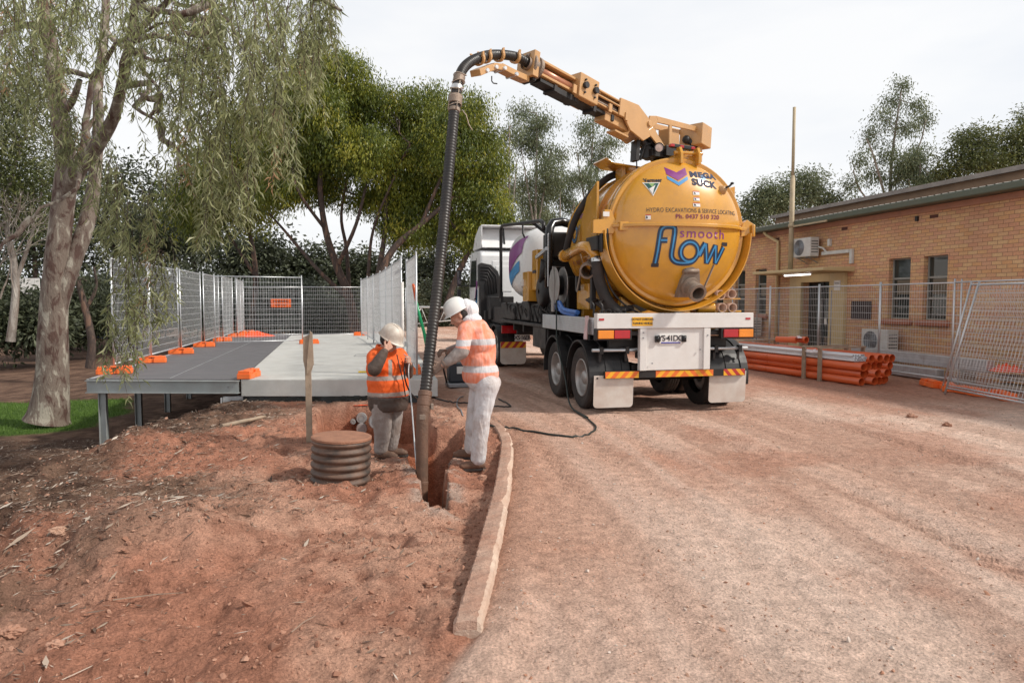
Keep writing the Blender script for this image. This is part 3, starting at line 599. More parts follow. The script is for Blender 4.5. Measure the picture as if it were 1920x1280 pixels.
# ---- markings on the door
M('mega_ink', (.03, .04, .085), .75)
def on_dome(vs, cx, cz, off): return [(cx + p, dome_y(cx + p, cz + q) - off, cz + q) for p, q in vs]
def subdiv(vs, fs, L):
    bm = bmesh.new(); bv = [bm.verts.new((p[0], p[1], 0)) for p in vs]
    for f in fs:
        try: bm.faces.new([bv[i] for i in f])
        except ValueError: pass
    bmesh.ops.triangulate(bm, faces=bm.faces)
    for _ in range(4):
        e = [e for e in bm.edges if e.calc_length() > L]
        if not e: break
        bmesh.ops.subdivide_edges(bm, edges=e, cuts=1, use_grid_fill=False); bmesh.ops.triangulate(bm, faces=[f for f in bm.faces if len(f.verts) > 3])
    bm.verts.index_update(); r = ([(v.co.x, v.co.y) for v in bm.verts], [tuple(v.index for v in f.verts) for f in bm.faces]); bm.free(); return r
def dome_mark(name, vs, fs, cx, cz, mat, off=.006, L=.12, label=None):
    vs, fs = subdiv(vs, fs, L); m = MB(); m.add(on_dome(vs, cx, cz, off), fs, True); return m.build(name, mat, door, recalc=False, label=label)
def dpx(px, py):
    """where the sight line meets the dome"""
    y = 9.7
    for _ in range(12): p = aY(px, py, y); y = dome_y(p.x, p.z)
    return p.x, p.z
def dtext(s, px0, px1, py, h, mat, off=0., name='lettering', xs=None, L=.12, lift=.006, hz=None, sp=1.06):
    a = dpx(px0, py); b = dpx(px1, py if hz is None else hz); vs, fs = text2d(s, h, off, sp); w = max(v[0] for v in vs) - min(v[0] for v in vs); mid = (max(v[0] for v in vs) + min(v[0] for v in vs)) / 2
    k = abs(b[0] - a[0]) / w; vs = [((x - mid) * k, y) for x, y in vs]
    sl = (b[1] - a[1]) / (b[0] - a[0]); vs = [(x, y + sl * x) for x, y in vs]
    return dome_mark(name, vs, fs, (a[0] + b[0]) / 2, (a[1] + b[1]) / 2, mat, lift, L)
dtext('HYDRO EXCAVATIONS & SERVICE LOCATING', 1212, 1377, 394, .093, 'ink', .0, hz=401)
dtext('Ph. 0437 510 320', 1267, 1348, 406, .093, 'maroon', .002, hz=408)
dtext('smooth', 1275, 1357, 437, .20, 'purple', .0, hz=441, sp=1.18)
dtext('Vermeer', 1206, 1241, 339, .085, 'ink', .004, hz=338)
dtext('MEGA', 1293, 1341, 327, .125, 'mega_ink', .0065, hz=333); dtext('SUCK', 1297, 1343, 341, .145, 'mega_ink', .0065, hz=349)
for s, p in (('cyan', 0),):
    c = dpx(1318, 332); dome_mark('emblem', [(-.05, -.05), (.03, -.05), (.06, .02), (.02, .05), (-.03, .04)], [(0, 1, 2, 3, 4)], c[0], c[1], 'cyan', .003)
# chevron emblem: two stacked vees
c = dpx(1269, 327); w = .165
dome_mark('emblem', [(-w, .12), (0, .03), (w, .12), (w, .0), (0, -.10), (-w, .0)], [(0, 1, 4, 5), (1, 2, 3, 4)], c[0], c[1], 'purple')
dome_mark('emblem', [(-w, -.03), (0, -.13), (w, -.03), (w, -.085), (0, -.19), (-w, -.085)], [(0, 1, 4, 5), (1, 2, 3, 4)], c[0], c[1] + .005, 'cyan')
c = dpx(1223, 354); dome_mark('emblem', [(-.125, .10), (.125, .10), (0, -.115)], [(0, 1, 2)], c[0], c[1], 'sticker', .005)
dome_mark('emblem', [(-.105, .088), (.105, .088), (0, -.09)], [(0, 1, 2)], c[0], c[1], 'teal', .008)
dome_mark('emblem', [(-.045, .088), (.045, .088), (.0, .02)], [(0, 1, 2)], c[0], c[1], M('leafgreen', (.25, .40, .15), .4), .010)
dome_mark('emblem', [(-.005, -.085), (-.05, .0), (.005, .03), (.05, .06), (.02, .0)], [(0, 1, 2, 3, 4)], c[0] - .0, c[1], 'sticker', .012)
for (px, py, w, h) in ((1305, 362, .11, .06), (1306, 373, .10, .055), (1306, 384, .12, .06), (1215, 407, .075, .075)):
    c = dpx(px, py); dome_mark('decal', [(-w / 2, -h / 2), (w / 2, -h / 2), (w / 2, h / 2), (-w / 2, h / 2)], [(0, 1, 2, 3)], c[0], c[1], 'sticker')
    dome_mark('decal', [(-w * .4, -h * .3), (-w * .05, -h * .3), (-w * .15, h * .1), (-w * .35, h * .25)], [(0, 1, 2, 3)], c[0], c[1], 'ink', .008)
    dome_mark('decal', [(-w * .5, h * .32), (w * .5, h * .32), (w * .5, h * .5), (-w * .5, h * .5)], [(0, 1, 2, 3)], c[0], c[1], 'red_lens', .008)
# the big "flow" drawn as one bent pipe
cs = dpx(1297, 461); U = .0098   # metres per unit; unit = one pixel of the lettering
def fl(pts): return [((x - 1297) * U, -(y - 461) * U) for x, y in pts]
F1 = fl([(1241, 488), (1243, 470), (1245, 450), (1247, 438), (1252, 433), (1260, 432), (1267, 434), (1268, 442), (1266, 460), (1265, 476), (1270, 484), (1280, 487), (1296, 486), (1305, 480), (1320, 456)])
F2 = fl([(1247, 453), (1257, 453)])
F3 = [(p[0] + fl([(1294, 470)])[0][0], p[1] + fl([(1294, 470)])[0][1]) for p in arc((0, 0), .145, 0, 360, 28)]
F4 = fl([(1311, 477), (1321, 456), (1326, 488), (1340, 458), (1343, 488), (1357, 460)])
for pts, k in ((F1, 5), (F2, 2), (F3, 1), (F4, 1)):
    sp = smooth2d(pts, k) if k > 1 else [Vector(p) for p in pts]
    if pts is F4: sp = [Vector(pts[0]).lerp(Vector(pts[0]), 0)]; 
    if pts is F4:
        sp = []
        for a, b in zip(pts[:-1], pts[1:]): sp += [Vector(a).lerp(Vector(b), t) for t in (0.05, .5, .95)]
    for w, mt, off in ((.086, 'navy', .005), (.026, 'cyan', .009)):
        vs, fs = ribbon2d(sp, w); dome_mark('lettering', vs, fs, cs[0], cs[1], mt, off, .2)
for (x, y) in ((1241, 491), (1358, 457)):
    p = fl([(x, y)])[0]; dome_mark('lettering', [(-.055, -.025), (.055, -.025), (.055, .03), (-.055, .03)], [(0, 1, 2, 3)], cs[0] + p[0], cs[1] + p[1], 'ink', .008)

# ---- things along the tank's left side
def tside(ang, y, r=0.): # point on the tank skin; ang from +X axis, 180 = left
    t = math.radians(ang); return Vector((TC.x + (RT + r) * math.cos(t), y, TC.z + (RT + r) * math.sin(t)))
def side_text(s, size, y, ang, mat, off=0., name='lettering'):
    vs, fs = text2d(s, size, off); vs, fs = subdiv(vs, fs, .1); m = MB(); m.add([tside(ang - math.degrees(q / RT), y - p, .006) for p, q in vs], fs); return m.build(name, mat, tank, recalc=False)
side_text('smooth', .20, 11.62, 157, 'purple', .003); side_text('flow', .62, 11.62, 172, 'navy', .012); side_text('flow', .62, 11.62, 172, 'cyan', -.012)
side_text('Ph. 0437 510 320', .12, 11.55, 201, 'maroon')
m = MB(); m.add([tside(a, y, .006) for a in (188, 193) for y in (11.95, 11.35)], [(0, 1, 3, 2)]); m.build('decal', 'cyan', tank)
m = MB(); m.add([tside(a, y, .006) for a, y in ((160, 10.95), (170, 10.87), (180, 10.95), (172, 11.05))], [(0, 1, 2, 3)]); m.build('emblem', 'purple', tank)
# flat guard plate standing off the tank
m = MB(); a = aX(1140, 345, 3.72); m.prism([(10.25, 2.45), (10.25, 3.60), (10.72, 3.42), (11.0, 3.05), (10.92, 2.45)], (3.66, 0, 0), (0, 1, 0), (0, 0, 1), (.04, 0, 0)); m.build('guard_plate', 'yellow_paint', TR, .005)
# yellow suction pipe and elbow on the side, valve, hanging hoses
m = MB(); m.tube(smooth2d3 if False else [(3.55, 11.55, 2.52), (3.52, 10.9, 2.56), (3.52, 10.5, 2.60), (3.55, 10.32, 2.58), (3.62, 10.22, 2.48), (3.66, 10.2, 2.36)], .085, 16); m.cyl((3.55, 11.5, 2.52), (3.55, 11.62, 2.52), .11); m.build('side_pipe', 'yellow_paint', TR)
o = Vector((3.74, 10.75, 2.30)); d = Vector((-.42, -.85, -.22)).normalized(); m = MB(); m.lathe(o, d, [(.10, -.2), (.10, .22), (.125, .23), (.125, .29), (.105, .30), (.105, .36), (.125, .365), (.125, .44), (.095, .44), (.09, .15)], 24, False); vv = m.build('side_valve', 'dirty_steel', TR)
m = MB(); m.bar(o + Vector((-.13, .05, .02)), o + Vector((-.20, .1, -.42)), .05, .014); m.build('handle', 'dirty_steel', vv)
def hose(name, pts, r, mat, parent, n=12, k=8, label=None):
    P = [Vector(p) for p in pts]; out = []
    for i in range(len(P) - 1):
        p0, p1, p2, p3 = P[max(i - 1, 0)], P[i], P[i + 1], P[min(i + 2, len(P) - 1)]
        for t in range(k): t /= k; out.append(.5 * ((2 * p1) + (-p0 + p2) * t + (2 * p0 - 5 * p1 + 4 * p2 - p3) * t * t + (-p0 + 3 * p1 - 3 * p2 + p3) * t ** 3))
    out.append(P[-1]); m = MB(); m.tube(out, r, n); return m.build(name, mat, parent, label=label)
hose('vent_hose', [(4.55, 11.3, 3.93), (4.25, 11.2, 3.86), (3.95, 11.15, 3.62), (3.70, 11.25, 3.25), (3.60, 11.4, 2.90), (3.56, 11.52, 2.60)], .060, 'rubber', TR)
hose('drop_hose', [(3.66, 10.2, 2.42), (3.66, 10.17, 2.2), (3.70, 10.12, 1.95), (3.80, 10.05, 1.70), (3.92, 10.0, 1.57), (4.0, 10.1, 1.5)], .092, 'rubber', TR)
m = MB(); m.lathe((3.66, 10.19, 2.37), (0, .1, 1), [(.10, -.03), (.105, .03), (.09, .035)], 20); m.build('hose_clamp', 'chrome', TR)
hose('drain_hose', [(3.75, 10.9, 1.75), (3.72, 10.4, 1.72), (3.78, 10.1, 1.62), (3.95, 9.98, 1.60), (4.2, 10.1, 1.62)], .05, 'rubber', TR)
for k, (yy, zz) in enumerate(((10.0, 2.15), (10.1, 2.05))):
    hose('hydraulic_line', [(3.74, yy + .3, zz + .3), (3.80, yy, zz - .2), (4.0, yy - .02, zz - .45), (4.3, yy, zz - .62)], .014, 'black', TR, 8)
for a in ((3.62, 3.70, 10.35, 10.43, 1.6, 2.3), (3.58, 3.66, 11.0, 11.08, 1.9, 2.15)): m = MB(); m.bx(*a); m.build('stay', 'black', TR, .01)
m = MB(); m.bx(3.70, 4.15, 10.75, 11.35, 1.58, 2.02); m.build('tool_locker', 'yellow_paint', TR, .02)
for k, (a, b) in enumerate((((3.52, 9.95, 1.50), (3.52, 10.45, 1.50)), ((3.62, 9.85, 1.50), (3.62, 10.25, 1.50)))):
    a, b = Vector(a), Vector(b); hose('grab_loop', [a, a + Vector((0, .0, .15)), a + Vector((0, .08, .22)), b + Vector((.3, 0, .22)), b + Vector((.4, 0, .1))], .018, 'black', TR, 8)
# hose reel with side discs
o = aX(1050, 535, 3.62); m = MB()
for x in (3.50, 3.66): m.lathe((x, o.y, o.z), (1, 0, 0), [(.33, 0), (.335, .008), (.33, .016), (.05, .016), (.05, 0), (.33, 0)], 32, False)
m.lathe((3.50, o.y, o.z), (1, 0, 0), [(.12, 0), (.12, .16)], 20); reel = m.build('hose_reel', 'rim_metal', TR)
m = MB(); m.bx(3.47, 3.50, o.y - .07, o.y + .07, o.z - .48, o.z + .05); m.tube([(3.48, o.y - .1, o.z + .05), (3.48, o.y, o.z + .34), (3.70, o.y, o.z + .34), (3.70, o.y, o.z - .45)], .014, 6); m.build('reel_stand', 'rim_metal', reel, .006)
m = MB()
for k in range(6): m.lathe((3.53 + k * .022, o.y, o.z), (1, 0, 0), [(.17 + .012 * math.cos(math.radians(j * 60)), .011 * math.sin(math.radians(j * 60))) for j in range(7)], 28)
m.build('wound_hose', 'black', reel)
# black pump machinery, orange boxes, arches
m = MB(); m.bx(3.70, 5.7, 12.85, 13.5, 1.45, 3.05); m.bx(3.62, 4.6, 12.70, 13.3, 2.55, 3.05); m.bx(3.9, 5.6, 12.5, 12.9, 1.3, 2.2); m.build('pump_housing', 'black', TR, .03)
m = MB(); m.lathe((3.60, 13.35, 1.92), (1, 0, 0), [(.05, -.05), (.26, -.04), (.30, 0), (.30, .32), (.20, .36)], 28); m.cyl((3.60, 13.25, 2.1), (3.62, 13.15, 2.55), .08); m.build('pump', 'black', TR, .0)
m = MB(); m.tube([(3.60, 12.75, 2.0), (3.56, 12.62, 2.4), (3.56, 12.62, 2.9), (3.58, 12.66, 3.10), (3.66, 12.75, 3.22), (3.85, 12.8, 3.26), (4.1, 12.8, 3.2)], .085, 14); m.build('exhaust_duct', 'black_shiny', TR)
m = MB(); m.bar((3.50, 12.55, 2.72), (3.50, 13.35, 2.60), .05, .07); m.bx(3.5, 3.52, 12.5, 12.53, 2.0, 3.0); m.build('work_light', 'galv', TR, .01)
m = MB()
for k in range(7): hp = .15 * k; m.tube([(3.7 + .02 * k, 12.6 + hp * .3, 1.35), (3.62, 12.55 + hp, 1.5 + .03 * (k % 3)), (3.75, 12.75 + hp, 1.72), (3.9, 12.9 + hp, 1.55)], .016, 6)
m.build('hydraulic_line', 'rubber', TR)
m = MB(); m.bx(3.56, 4.2, 13.55, 13.95, 1.95, 2.78); m.build('control_box', 'yellow_paint', TR, .02)
m = MB(); m.bx(3.48, 4.2, 13.98, 14.45, 1.72, 2.35); m.build('control_box', 'yellow_paint', TR, .02)
m = MB(); m.bx(3.545, 3.558, 13.60, 13.85, 2.30, 2.36); m.build('decal', 'ink', TR)
m = MB(); m.bx(3.6, 5.9, 13.4, 17.3, 1.28, 1.68); m.bx(3.56, 3.9, 14.2, 14.9, 1.30, 1.72); m.bx(3.55, 3.8, 15.6, 16.4, 1.28, 1.60); m.build('sub_frame', 'black', TR, .03)
m = MB()
for k in range(9): y = 13.2 + .38 * k; m.tube([(3.6, y, 1.3), (3.52, y + .1, 1.5 + .1 * (k % 3)), (3.6, y + .3, 1.62), (3.9, y + .4, 1.5)], .018, 6)
m.build('hydraulic_line', 'rubber', TR)
# hooped pipe frame
m = MB(); m.tube([(3.50, 16.85, 1.8), (3.50, 16.85, 2.6), (3.50, 16.85, 3.46), (3.50, 16.78, 3.56), (3.50, 16.6, 3.58), (3.52, 13.1, 3.30), (3.52, 12.9, 3.24), (3.52, 12.85, 3.1)], .04, 12)
m.tube([(3.52, 14.6, 3.42), (3.52, 14.6, 3.2), (3.55, 14.55, 3.1)], .02, 6); m.bar((3.56, 13.8, 3.34), (3.9, 13.5, 3.0), .14, .06); m.bx(3.48, 3.54, 16.78, 16.92, 1.7, 1.95); m.build('hoop_frame', 'black', TR, .0)
# white water tank
m = MB(); m.ell((TX + .02, 15.7, 2.58), (1.25, 1.12, .88), 40, 20, p=.62); wt = m.build('water_tank', M('tank_white', (.74, .73, .72), .32, var=.03, dust=.15, dustcol=(.5, .4, .34), coat=.2), TR)
def wside(y, z, off=.012):
    c = Vector((TX + .02, 15.7, 2.58))
    # invert the rounded-box surface numerically
    bx_, by_, bz_ = 1.25, 1.12, .88; p = .62; e = 2 / p
    sz = min(1, abs(z - c.z) / bz_) ** (1 / p); cp = math.sqrt(max(0, 1 - sz * sz)); ry = abs(y - c.y) / by_ / max(1e-4, cp ** p)
    st = min(1, ry) ** (1 / p); ct = math.sqrt(max(0, 1 - st * st)); return Vector((c.x - bx_ * cp ** p * ct ** p - off, y, z))
def swoosh(lo, hi, y0, y1, mat):
    m = MB(); n = 16; vs = []
    for i in range(n + 1):
        y = y0 + (y1 - y0) * i / n
        for j in range(4): z = lo(i / n) + (hi(i / n) - lo(i / n)) * j / 3; vs.append(wside(y, z))
    m.add(vs, [(i * 4 + j, i * 4 + j + 1, i * 4 + j + 5, i * 4 + j + 4) for i in range(n) for j in range(3)], True); m.build('emblem', mat, wt)
swoosh(lambda t: 2.20 + .62 * t ** 1.3, lambda t: 2.68 + .52 * t ** .8, 16.68, 15.05, 'purple')
swoosh(lambda t: 1.95 + .45 * t ** 1.1, lambda t: 2.18 + .46 * t, 16.60, 15.15, 'cyan')
m = MB(); m.cyl((3.62, 14.9, 2.08), (3.50, 14.35, 2.12), .08, None, 16); m.build('roll_holder', 'white_paint', TR)
# loading canopy fin and the step plate on top of the tank
m = MB(); m.bar((4.60, 11.0, 3.94), (4.1, 10.95, 3.98), .5, .03); m.bar((4.1, 10.95, 3.98), (3.95, 10.94, 4.06), .5, .03); m.bx(4.3, 4.36, 10.8, 11.1, 3.75, 3.96); m.build('top_step', 'yellow_paint', TR, .004)
m = MB(); m.prism([(0, 0), (.16, .0), (.16, .62), (.0, .58)], (TC.x + RT - .02, 10.35, TC.z + .20), (1, 0, 0), (0, 0, 1), (0, .06, 0)); m.build('side_fin', 'orange_plastic' if False else 'yellow_paint', TR, .004)

# ---- boom
B0 = Vector((5.15, 10.75, 4.32)); TIP = aY(985, 122, 8.95); JN = aY(1200, 236, 10.28); BX = aY(1297, 257, 10.85)
bd = (TIP - JN).normalized(); plan = Vector((bd.x, bd.y, 0)).normalized(); side = Vector((plan.y, -plan.x, 0)); up = side.cross(bd).normalized() if side.cross(bd).z > 0 else bd.cross(side).normalized()
def bm_pt(s, h=0., w=0., o=None, d=None, u=None): return (o or JN) + (d or bd) * s + (u or up) * h + side * w
LB = (TIP - JN).length
boom = MB()
for w in (-.17, .13): boom.prism([(-.10, -.16), (.10, -.30), (.45, -.24), (.62, -.10), (.75, -.10), (.75, .16), (.30, .20), (.0, .08)], JN + side * w, bd, up, side * .035)
def seg_box(mb, s0, s1, h0, h1, w0, w1, o=JN, d=bd, u=up):
    c = o + d * (s0 + s1) / 2 + u * (h0 + h1) / 2 + side * (w0 + w1) / 2; R = Matrix((d, side, u)).transposed(); mb.box(c, (abs(s1 - s0), abs(w1 - w0), abs(h1 - h0)), R)
seg_box(boom, .35, LB * .58, .10, .128, -.15, .15); seg_box(boom, .35, LB * .58, -.09, -.065, -.15, .15); seg_box(boom, .35, LB * .58, -.07, .11, -.09, .11)
seg_box(boom, .5, LB * .58, .02, .045, -.165, -.13); seg_box(boom, .40, 1.0, -.24, -.1, -.1, .1)
bo = boom.build('boom', 'boom_paint', TR, .008)
m = MB(); seg_box(m, LB * .45, LB * .99, .08, .115, -.13, .13); seg_box(m, LB * .45, LB * .99, -.10, -.065, -.13, .13); seg_box(m, LB * .55, LB * .97, -.07, .09, .02, .09); seg_box(m, LB * .96, LB, -.17, .17, -.16, .16); m.build('inner_boom', 'boom_paint', bo, .006)
m = MB(); a = bm_pt(LB * .60, 0, -.04); m.cyl(a, bm_pt(LB * .95, .0, -.04), .055, None, 16); m.build('ram', M('copper', (.45, .20, .12), .3, .3), bo)
m = MB(); seg_box(m, LB * .50, LB * .66, -.15, .19, -.20, .16); sl = m.build('slide_block', 'boom_paint', bo, .012)
for s in (.535, .62):
    m = MB(); q = bm_pt(LB * s, .03, -.20); m.cyl(q, q - side * .05, .045, None, 14); m.build('bolt', 'black', sl)
    for h in (.11, -.07): m = MB(); q2 = bm_pt(LB * s, h, -.205); m.cyl(q2, q2 - side * .02, .015, None, 8); m.build('bolt', 'black', sl)
m = MB(); seg_box(m, .5, LB * .92, -.17, -.12, -.10, .10); 
for k in range(5): seg_box(m, .8 + k * .42, .86 + k * .42, -.21, -.12, -.12, .10)
seg_box(m, LB * .62, LB * .82, -.21, -.13, -.11, .08); m.build('cable_chain', 'black', bo, .006)
for s in (.55, .95, 1.35, 1.75): m = MB(); seg_box(m, s, s + .07, -.14, -.02, -.19, -.165); m.build('bracket', 'boom_paint', bo, .004)
m = MB(); seg_box(m, .42, .75, -.34, -.31, -.12, .05); m.build('tray', 'boom_paint', bo, .004)
for h, w, r in ((.075, -.105, .014), (.04, -.105, .014), (-.03, -.105, .02)):
    m = MB(); m.tube([bm_pt(.5, h, w), bm_pt(1.2, h - .006, w), bm_pt(LB * .5, h, w)], r, 8); m.build('hydraulic_line', 'dirty_steel' if r > .015 else 'black', bo)
m = MB(); seg_box(m, .42, LB * .5, -.062, .062, -.0965, -.091); m.build('recess_shade', M('boom_shade', (.11, .06, .035), .6, dust=.4, dustcol=(.20, .11, .06)), bo)  # thin dark strip on the web: the shade of a recess, put in as colour
# knuckle arm and counter box
d2 = (BX - JN); d2 = d2.normalized(); u2 = side.cross(d2); u2 = u2 if u2.z > 0 else -u2
L2 = (BX - JN).length
m = MB()
for w in (-.17, .14):
    o = JN + side * w
    # side plate as frame pieces with two openings
    pl_ = [[(-.04, -.12), (.03, .13), (.18, .15), (.22, .05), (.10, -.03)], [(.18, .15), (L2 + .05, .13), (L2 + .05, .05), (.22, .05)], [(-.04, -.12), (.10, -.03), (.55, -.44), (.50, -.50)], [(.50, -.50), (.55, -.44), (L2, -.36), (L2, -.46)], [(.50, .05), (.57, .05), (.57, -.44), (.50, -.38)], [(L2 - .05, .05), (L2 + .05, .05), (L2 + .05, -.44), (L2 - .05, -.44)]]
    for pg in pl_: m.prism(pg, o, d2, u2, side * .03)
ka = m.build('knuckle_arm', 'boom_paint', TR, .005)
m = MB(); m.prism([(.0, .0), (.22, .16), (.22, -.05), (.10, -.12)], JN, d2, u2, side * .1); m.cyl(JN - side * .2, JN + side * .2, .045, None, 16); seg_box(m, .55, L2, -.42, -.30, -.14, .14, JN, d2, u2); seg_box(m, .6, .85, -.4, .03, -.1, .12, JN, d2, u2); m.build('pivot', 'boom_paint', ka, .006)
m = MB(); m.box(BX + Vector((.06, -.02, -.01)), (.34, .42, .36), Euler((0, math.radians(6), math.radians(35)))); cb = m.build('counter_box', 'boom_paint', TR, .012)
m = MB(); q = BX + Vector((-.16, -.12, -.08)); m.ell(q, (.07, .07, .07), 12, 8); m.cyl(q + Vector((.02, 0, 0)), q + Vector((.22, .05, -.12)), .05, None, 12); m.tube([q + Vector((.1, 0, 0)), q + Vector((.05, -.02, -.2)), q + Vector((-.1, -.1, -.35))], .018, 8); m.build('motor', 'black', cb)
# turret and black valve gear on top of the tank
q = Vector((TC.x + .35, 10.75, TC.z + RT)); m = MB(); m.lathe((q.x, q.y, q.z - .06), (0, 0, 1), [(.34, 0), (.34, .10), (.28, .11), (.28, .20), (.16, .22), (.16, .42)], 32, False); m.build('turret', 'boom_paint', TR, .006)
m = MB(); g = aY(1222, 283, 10.3)
m.bar(JN + d2 * .12 - u2 * .16, JN + d2 * .62 - u2 * .48, .2, .12); m.cyl(JN + d2 * .05 - u2 * .22, JN + d2 * .45 - u2 * .5, .06); m.box(g + Vector((.12, .1, -.04)), (.42, .3, .12), Euler((0, 0, .3))); m.box(g + Vector((.35, .1, -.0)), (.4, .3, .16), Euler((0, 0, .3)))
m.cyl(g + Vector((-.10, .0, -.02)), g + Vector((.02, .2, -.02)), .10, None, 16); m.box(g + Vector((-.28, 0, -.02)), (.07, .16, .32), Euler((0, .06, .2))); m.tube([g + Vector((-.2, 0, -.15)), g + Vector((-.12, 0, .08)), g + Vector((.03, 0, .14)), g + Vector((.16, 0, .05))], .028, 8)
m.tube([g + Vector((-.28, -.05, -.15)), g + Vector((-.27, -.05, -.32))], .012, 6); m.build('valve_block', 'black', TR, .012)
m = MB(); wl = aY(1236, 277, 10.1); m.lathe(wl, (-.15, -1, -.1), [(.001, -.0), (.06, .0)], 20); 
lamp = MB(); lamp.lathe(wl, (-.15, -1, -.1), [(.001, -.10), (.05, -.09), (.075, -.03), (.08, .0), (.068, .005), (.062, -.01), (.001, -.012)], 24); lo = lamp.build('work_light', 'black_shiny', TR)
m = MB(); m.lathe(wl, (-.15, -1, -.1), [(.062, -.002), (.001, .004)], 20); m.build('light_lens', M('lens_pale', (.55, .42, .36), .25), lo)
a = aY(1258, 273, 10.0); b = aY(1300, 279, 10.0); m = MB(); m.bar(a, b, .07, .06); rb = m.build('rear_lamp_bar', 'black', TR, .01)
for t in (.0, .42, .92): c = a.lerp(b, t + .03); m = MB(); m.bar(c - (b - a) * .09, c + (b - a) * .09, .08, .045); m.build('light_lens', 'red_lens', rb, .008)

# ---- hose guide, elbow flange and the corrugated suction hose
HP = [aY(993, 122, 8.93), aY(968, 107, 8.80), aY(925, 103, 8.50), aY(890, 112, 8.20), aY(868, 130, 8.02), aY(858, 160, 7.92), aY(852, 205, 7.85), aY(843, 300, 7.70), aY(832, 420, 7.52), aY(820, 540, 7.33), aY(808, 640, 7.15), aY(797, 740, 6.98)]
RH = .060
def spline(P, k):
    out = []
    for i in range(len(P) - 1):
        p0, p1, p2, p3 = P[max(i - 1, 0)], P[i], P[i + 1], P[min(i + 2, len(P) - 1)]
        for t in range(k): t /= k; out.append(.5 * ((2 * p1) + (-p0 + p2) * t + (2 * p0 - 5 * p1 + 4 * p2 - p3) * t * t + (-p0 + 3 * p1 - 3 * p2 + p3) * t ** 3))
    return out + [P[-1]]
fine = spline(HP, 40); S = [0]
for i in range(1, len(fine)): S.append(S[-1] + (fine[i] - fine[i - 1]).length)
def at_len(s):
    i = int(np.searchsorted(S, s)); i = min(max(i, 1), len(S) - 1); t = (s - S[i - 1]) / max(1e-9, S[i] - S[i - 1]); return fine[i - 1].lerp(fine[i], t)
pitch = .036; path = []; rad = []; s = 0
while s < S[-1]:
    for f, r in ((0, .92), (.22, 1.0), (.62, 1.0), (.84, .92)): path.append(at_len(min(S[-1], s + f * pitch))); rad.append(RH * r)
    s += pitch
m = MB(); m.tube(path, rad, 22); hs_ = m.build('suction_hose', M('hose_black', (.010, .009, .009), .45, var=.3, dust=.6, dustcol=(.06, .044, .035)), TR)
bot = HP[-1]; dn = (bot - HP[-2]).normalized()
m = MB(); m.lathe(bot - dn * .04, dn, [(.063, 0), (.071, .01), (.071, .05), (.066, .055), (.066, .09), (.073, .095), (.073, .15), (.068, .16), (.068, .22), (.064, .24), (.062, .30), (.055, .34)], 28, False); cp = m.build('hose_coupling', 'brown_pipe', hs_)
for a, b in ((bot + dn * .22 + Vector((-.01, -.066, 0)), (.06, .02, .05)), (bot + dn * .12 + Vector((.08, -.02, 0)), (.03, .05, .06))): m = MB(); m.box(a, b); m.build('clamp', 'dirty_steel', cp, .006)
a = bot + dn * .26; b = Vector((a.x - .02, a.y - .05, -.55)); m = MB(); m.lathe(a, (b - a), [(.062, 0), (.062, .62), (.065, .625), (.065, .65), (.062, .655), (.060, (b - a).length), (.052, (b - a).length)], 26, False); m.build('steel_nozzle', 'brown_pipe', hs_)
c = at_len(S[-1] * .0 + 1.02)
def ring_on(s0, s1, r, name, mat, prof=None):
    a, b = at_len(s0), at_len(s1); m = MB(); L = (b - a).length; m.lathe(a, b - a, [(RH * .9, 0), (r, .004), (r, L - .004), (RH * .9, L)], 26, False); return m.build(name, mat, hs_, .004)
j0 = 1.62
ring_on(j0, j0 + .10, .068, 'hose_joint', 'dirty_steel'); ring_on(j0 + .14, j0 + .20, .067, 'hose_clamp', 'chrome'); ring_on(j0 + .26, j0 + .37, .078, 'hose_joint', 'dirty_steel'); ring_on(j0 + .42, j0 + .47, .068, 'hose_clamp', 'dirty_steel')
m = MB()
for k in range(5):
    q0 = at_len(j0 - .02 + .1 * k); t = k * 1.1; m.tube([q0 + Vector((math.cos(t + a_) * .076, math.sin(t + a_) * .076, .012 * math.sin(a_ * 2))) for a_ in np.linspace(0, 6.28, 20)], .005, 5)
q0 = at_len(j0 + .45); m.tube([q0 + Vector((.09, -.03, .0)), q0 + Vector((.13, -.04, -.05)), q0 + Vector((.16, -.05, -.16)), q0 + Vector((.20, -.05, -.22))], .006, 5)
m.tube([at_len(j0) + Vector((-.07, -.03, 0)), at_len(j0 + .45) + Vector((-.078, -.03, 0))], .005, 5); m.tube([at_len(j0) + Vector((.0, -.074, 0)), at_len(j0 + .45) + Vector((.015, -.078, 0))], .005, 5)
m.build('rope', M('rope', (.42, .34, .27), .9), hs_)
# flange at the boom end
d = (HP[1] - HP[0]).normalized(); m = MB(); m.lathe(HP[0] - d * .14, d, [(.02, 0), (.15, 0), (.15, .05), (.12, .06), (.12, .12), (.15, .125), (.15, .16), (.09, .17), (.09, .22)], 28, False); m.cyl(HP[0] + Vector((0, 0, .10)) - side * .03, HP[0] + Vector((0, 0, .10)) + side * .03, .05, None, 12); m.build('elbow_flange', 'dirty_steel', TR, .004)
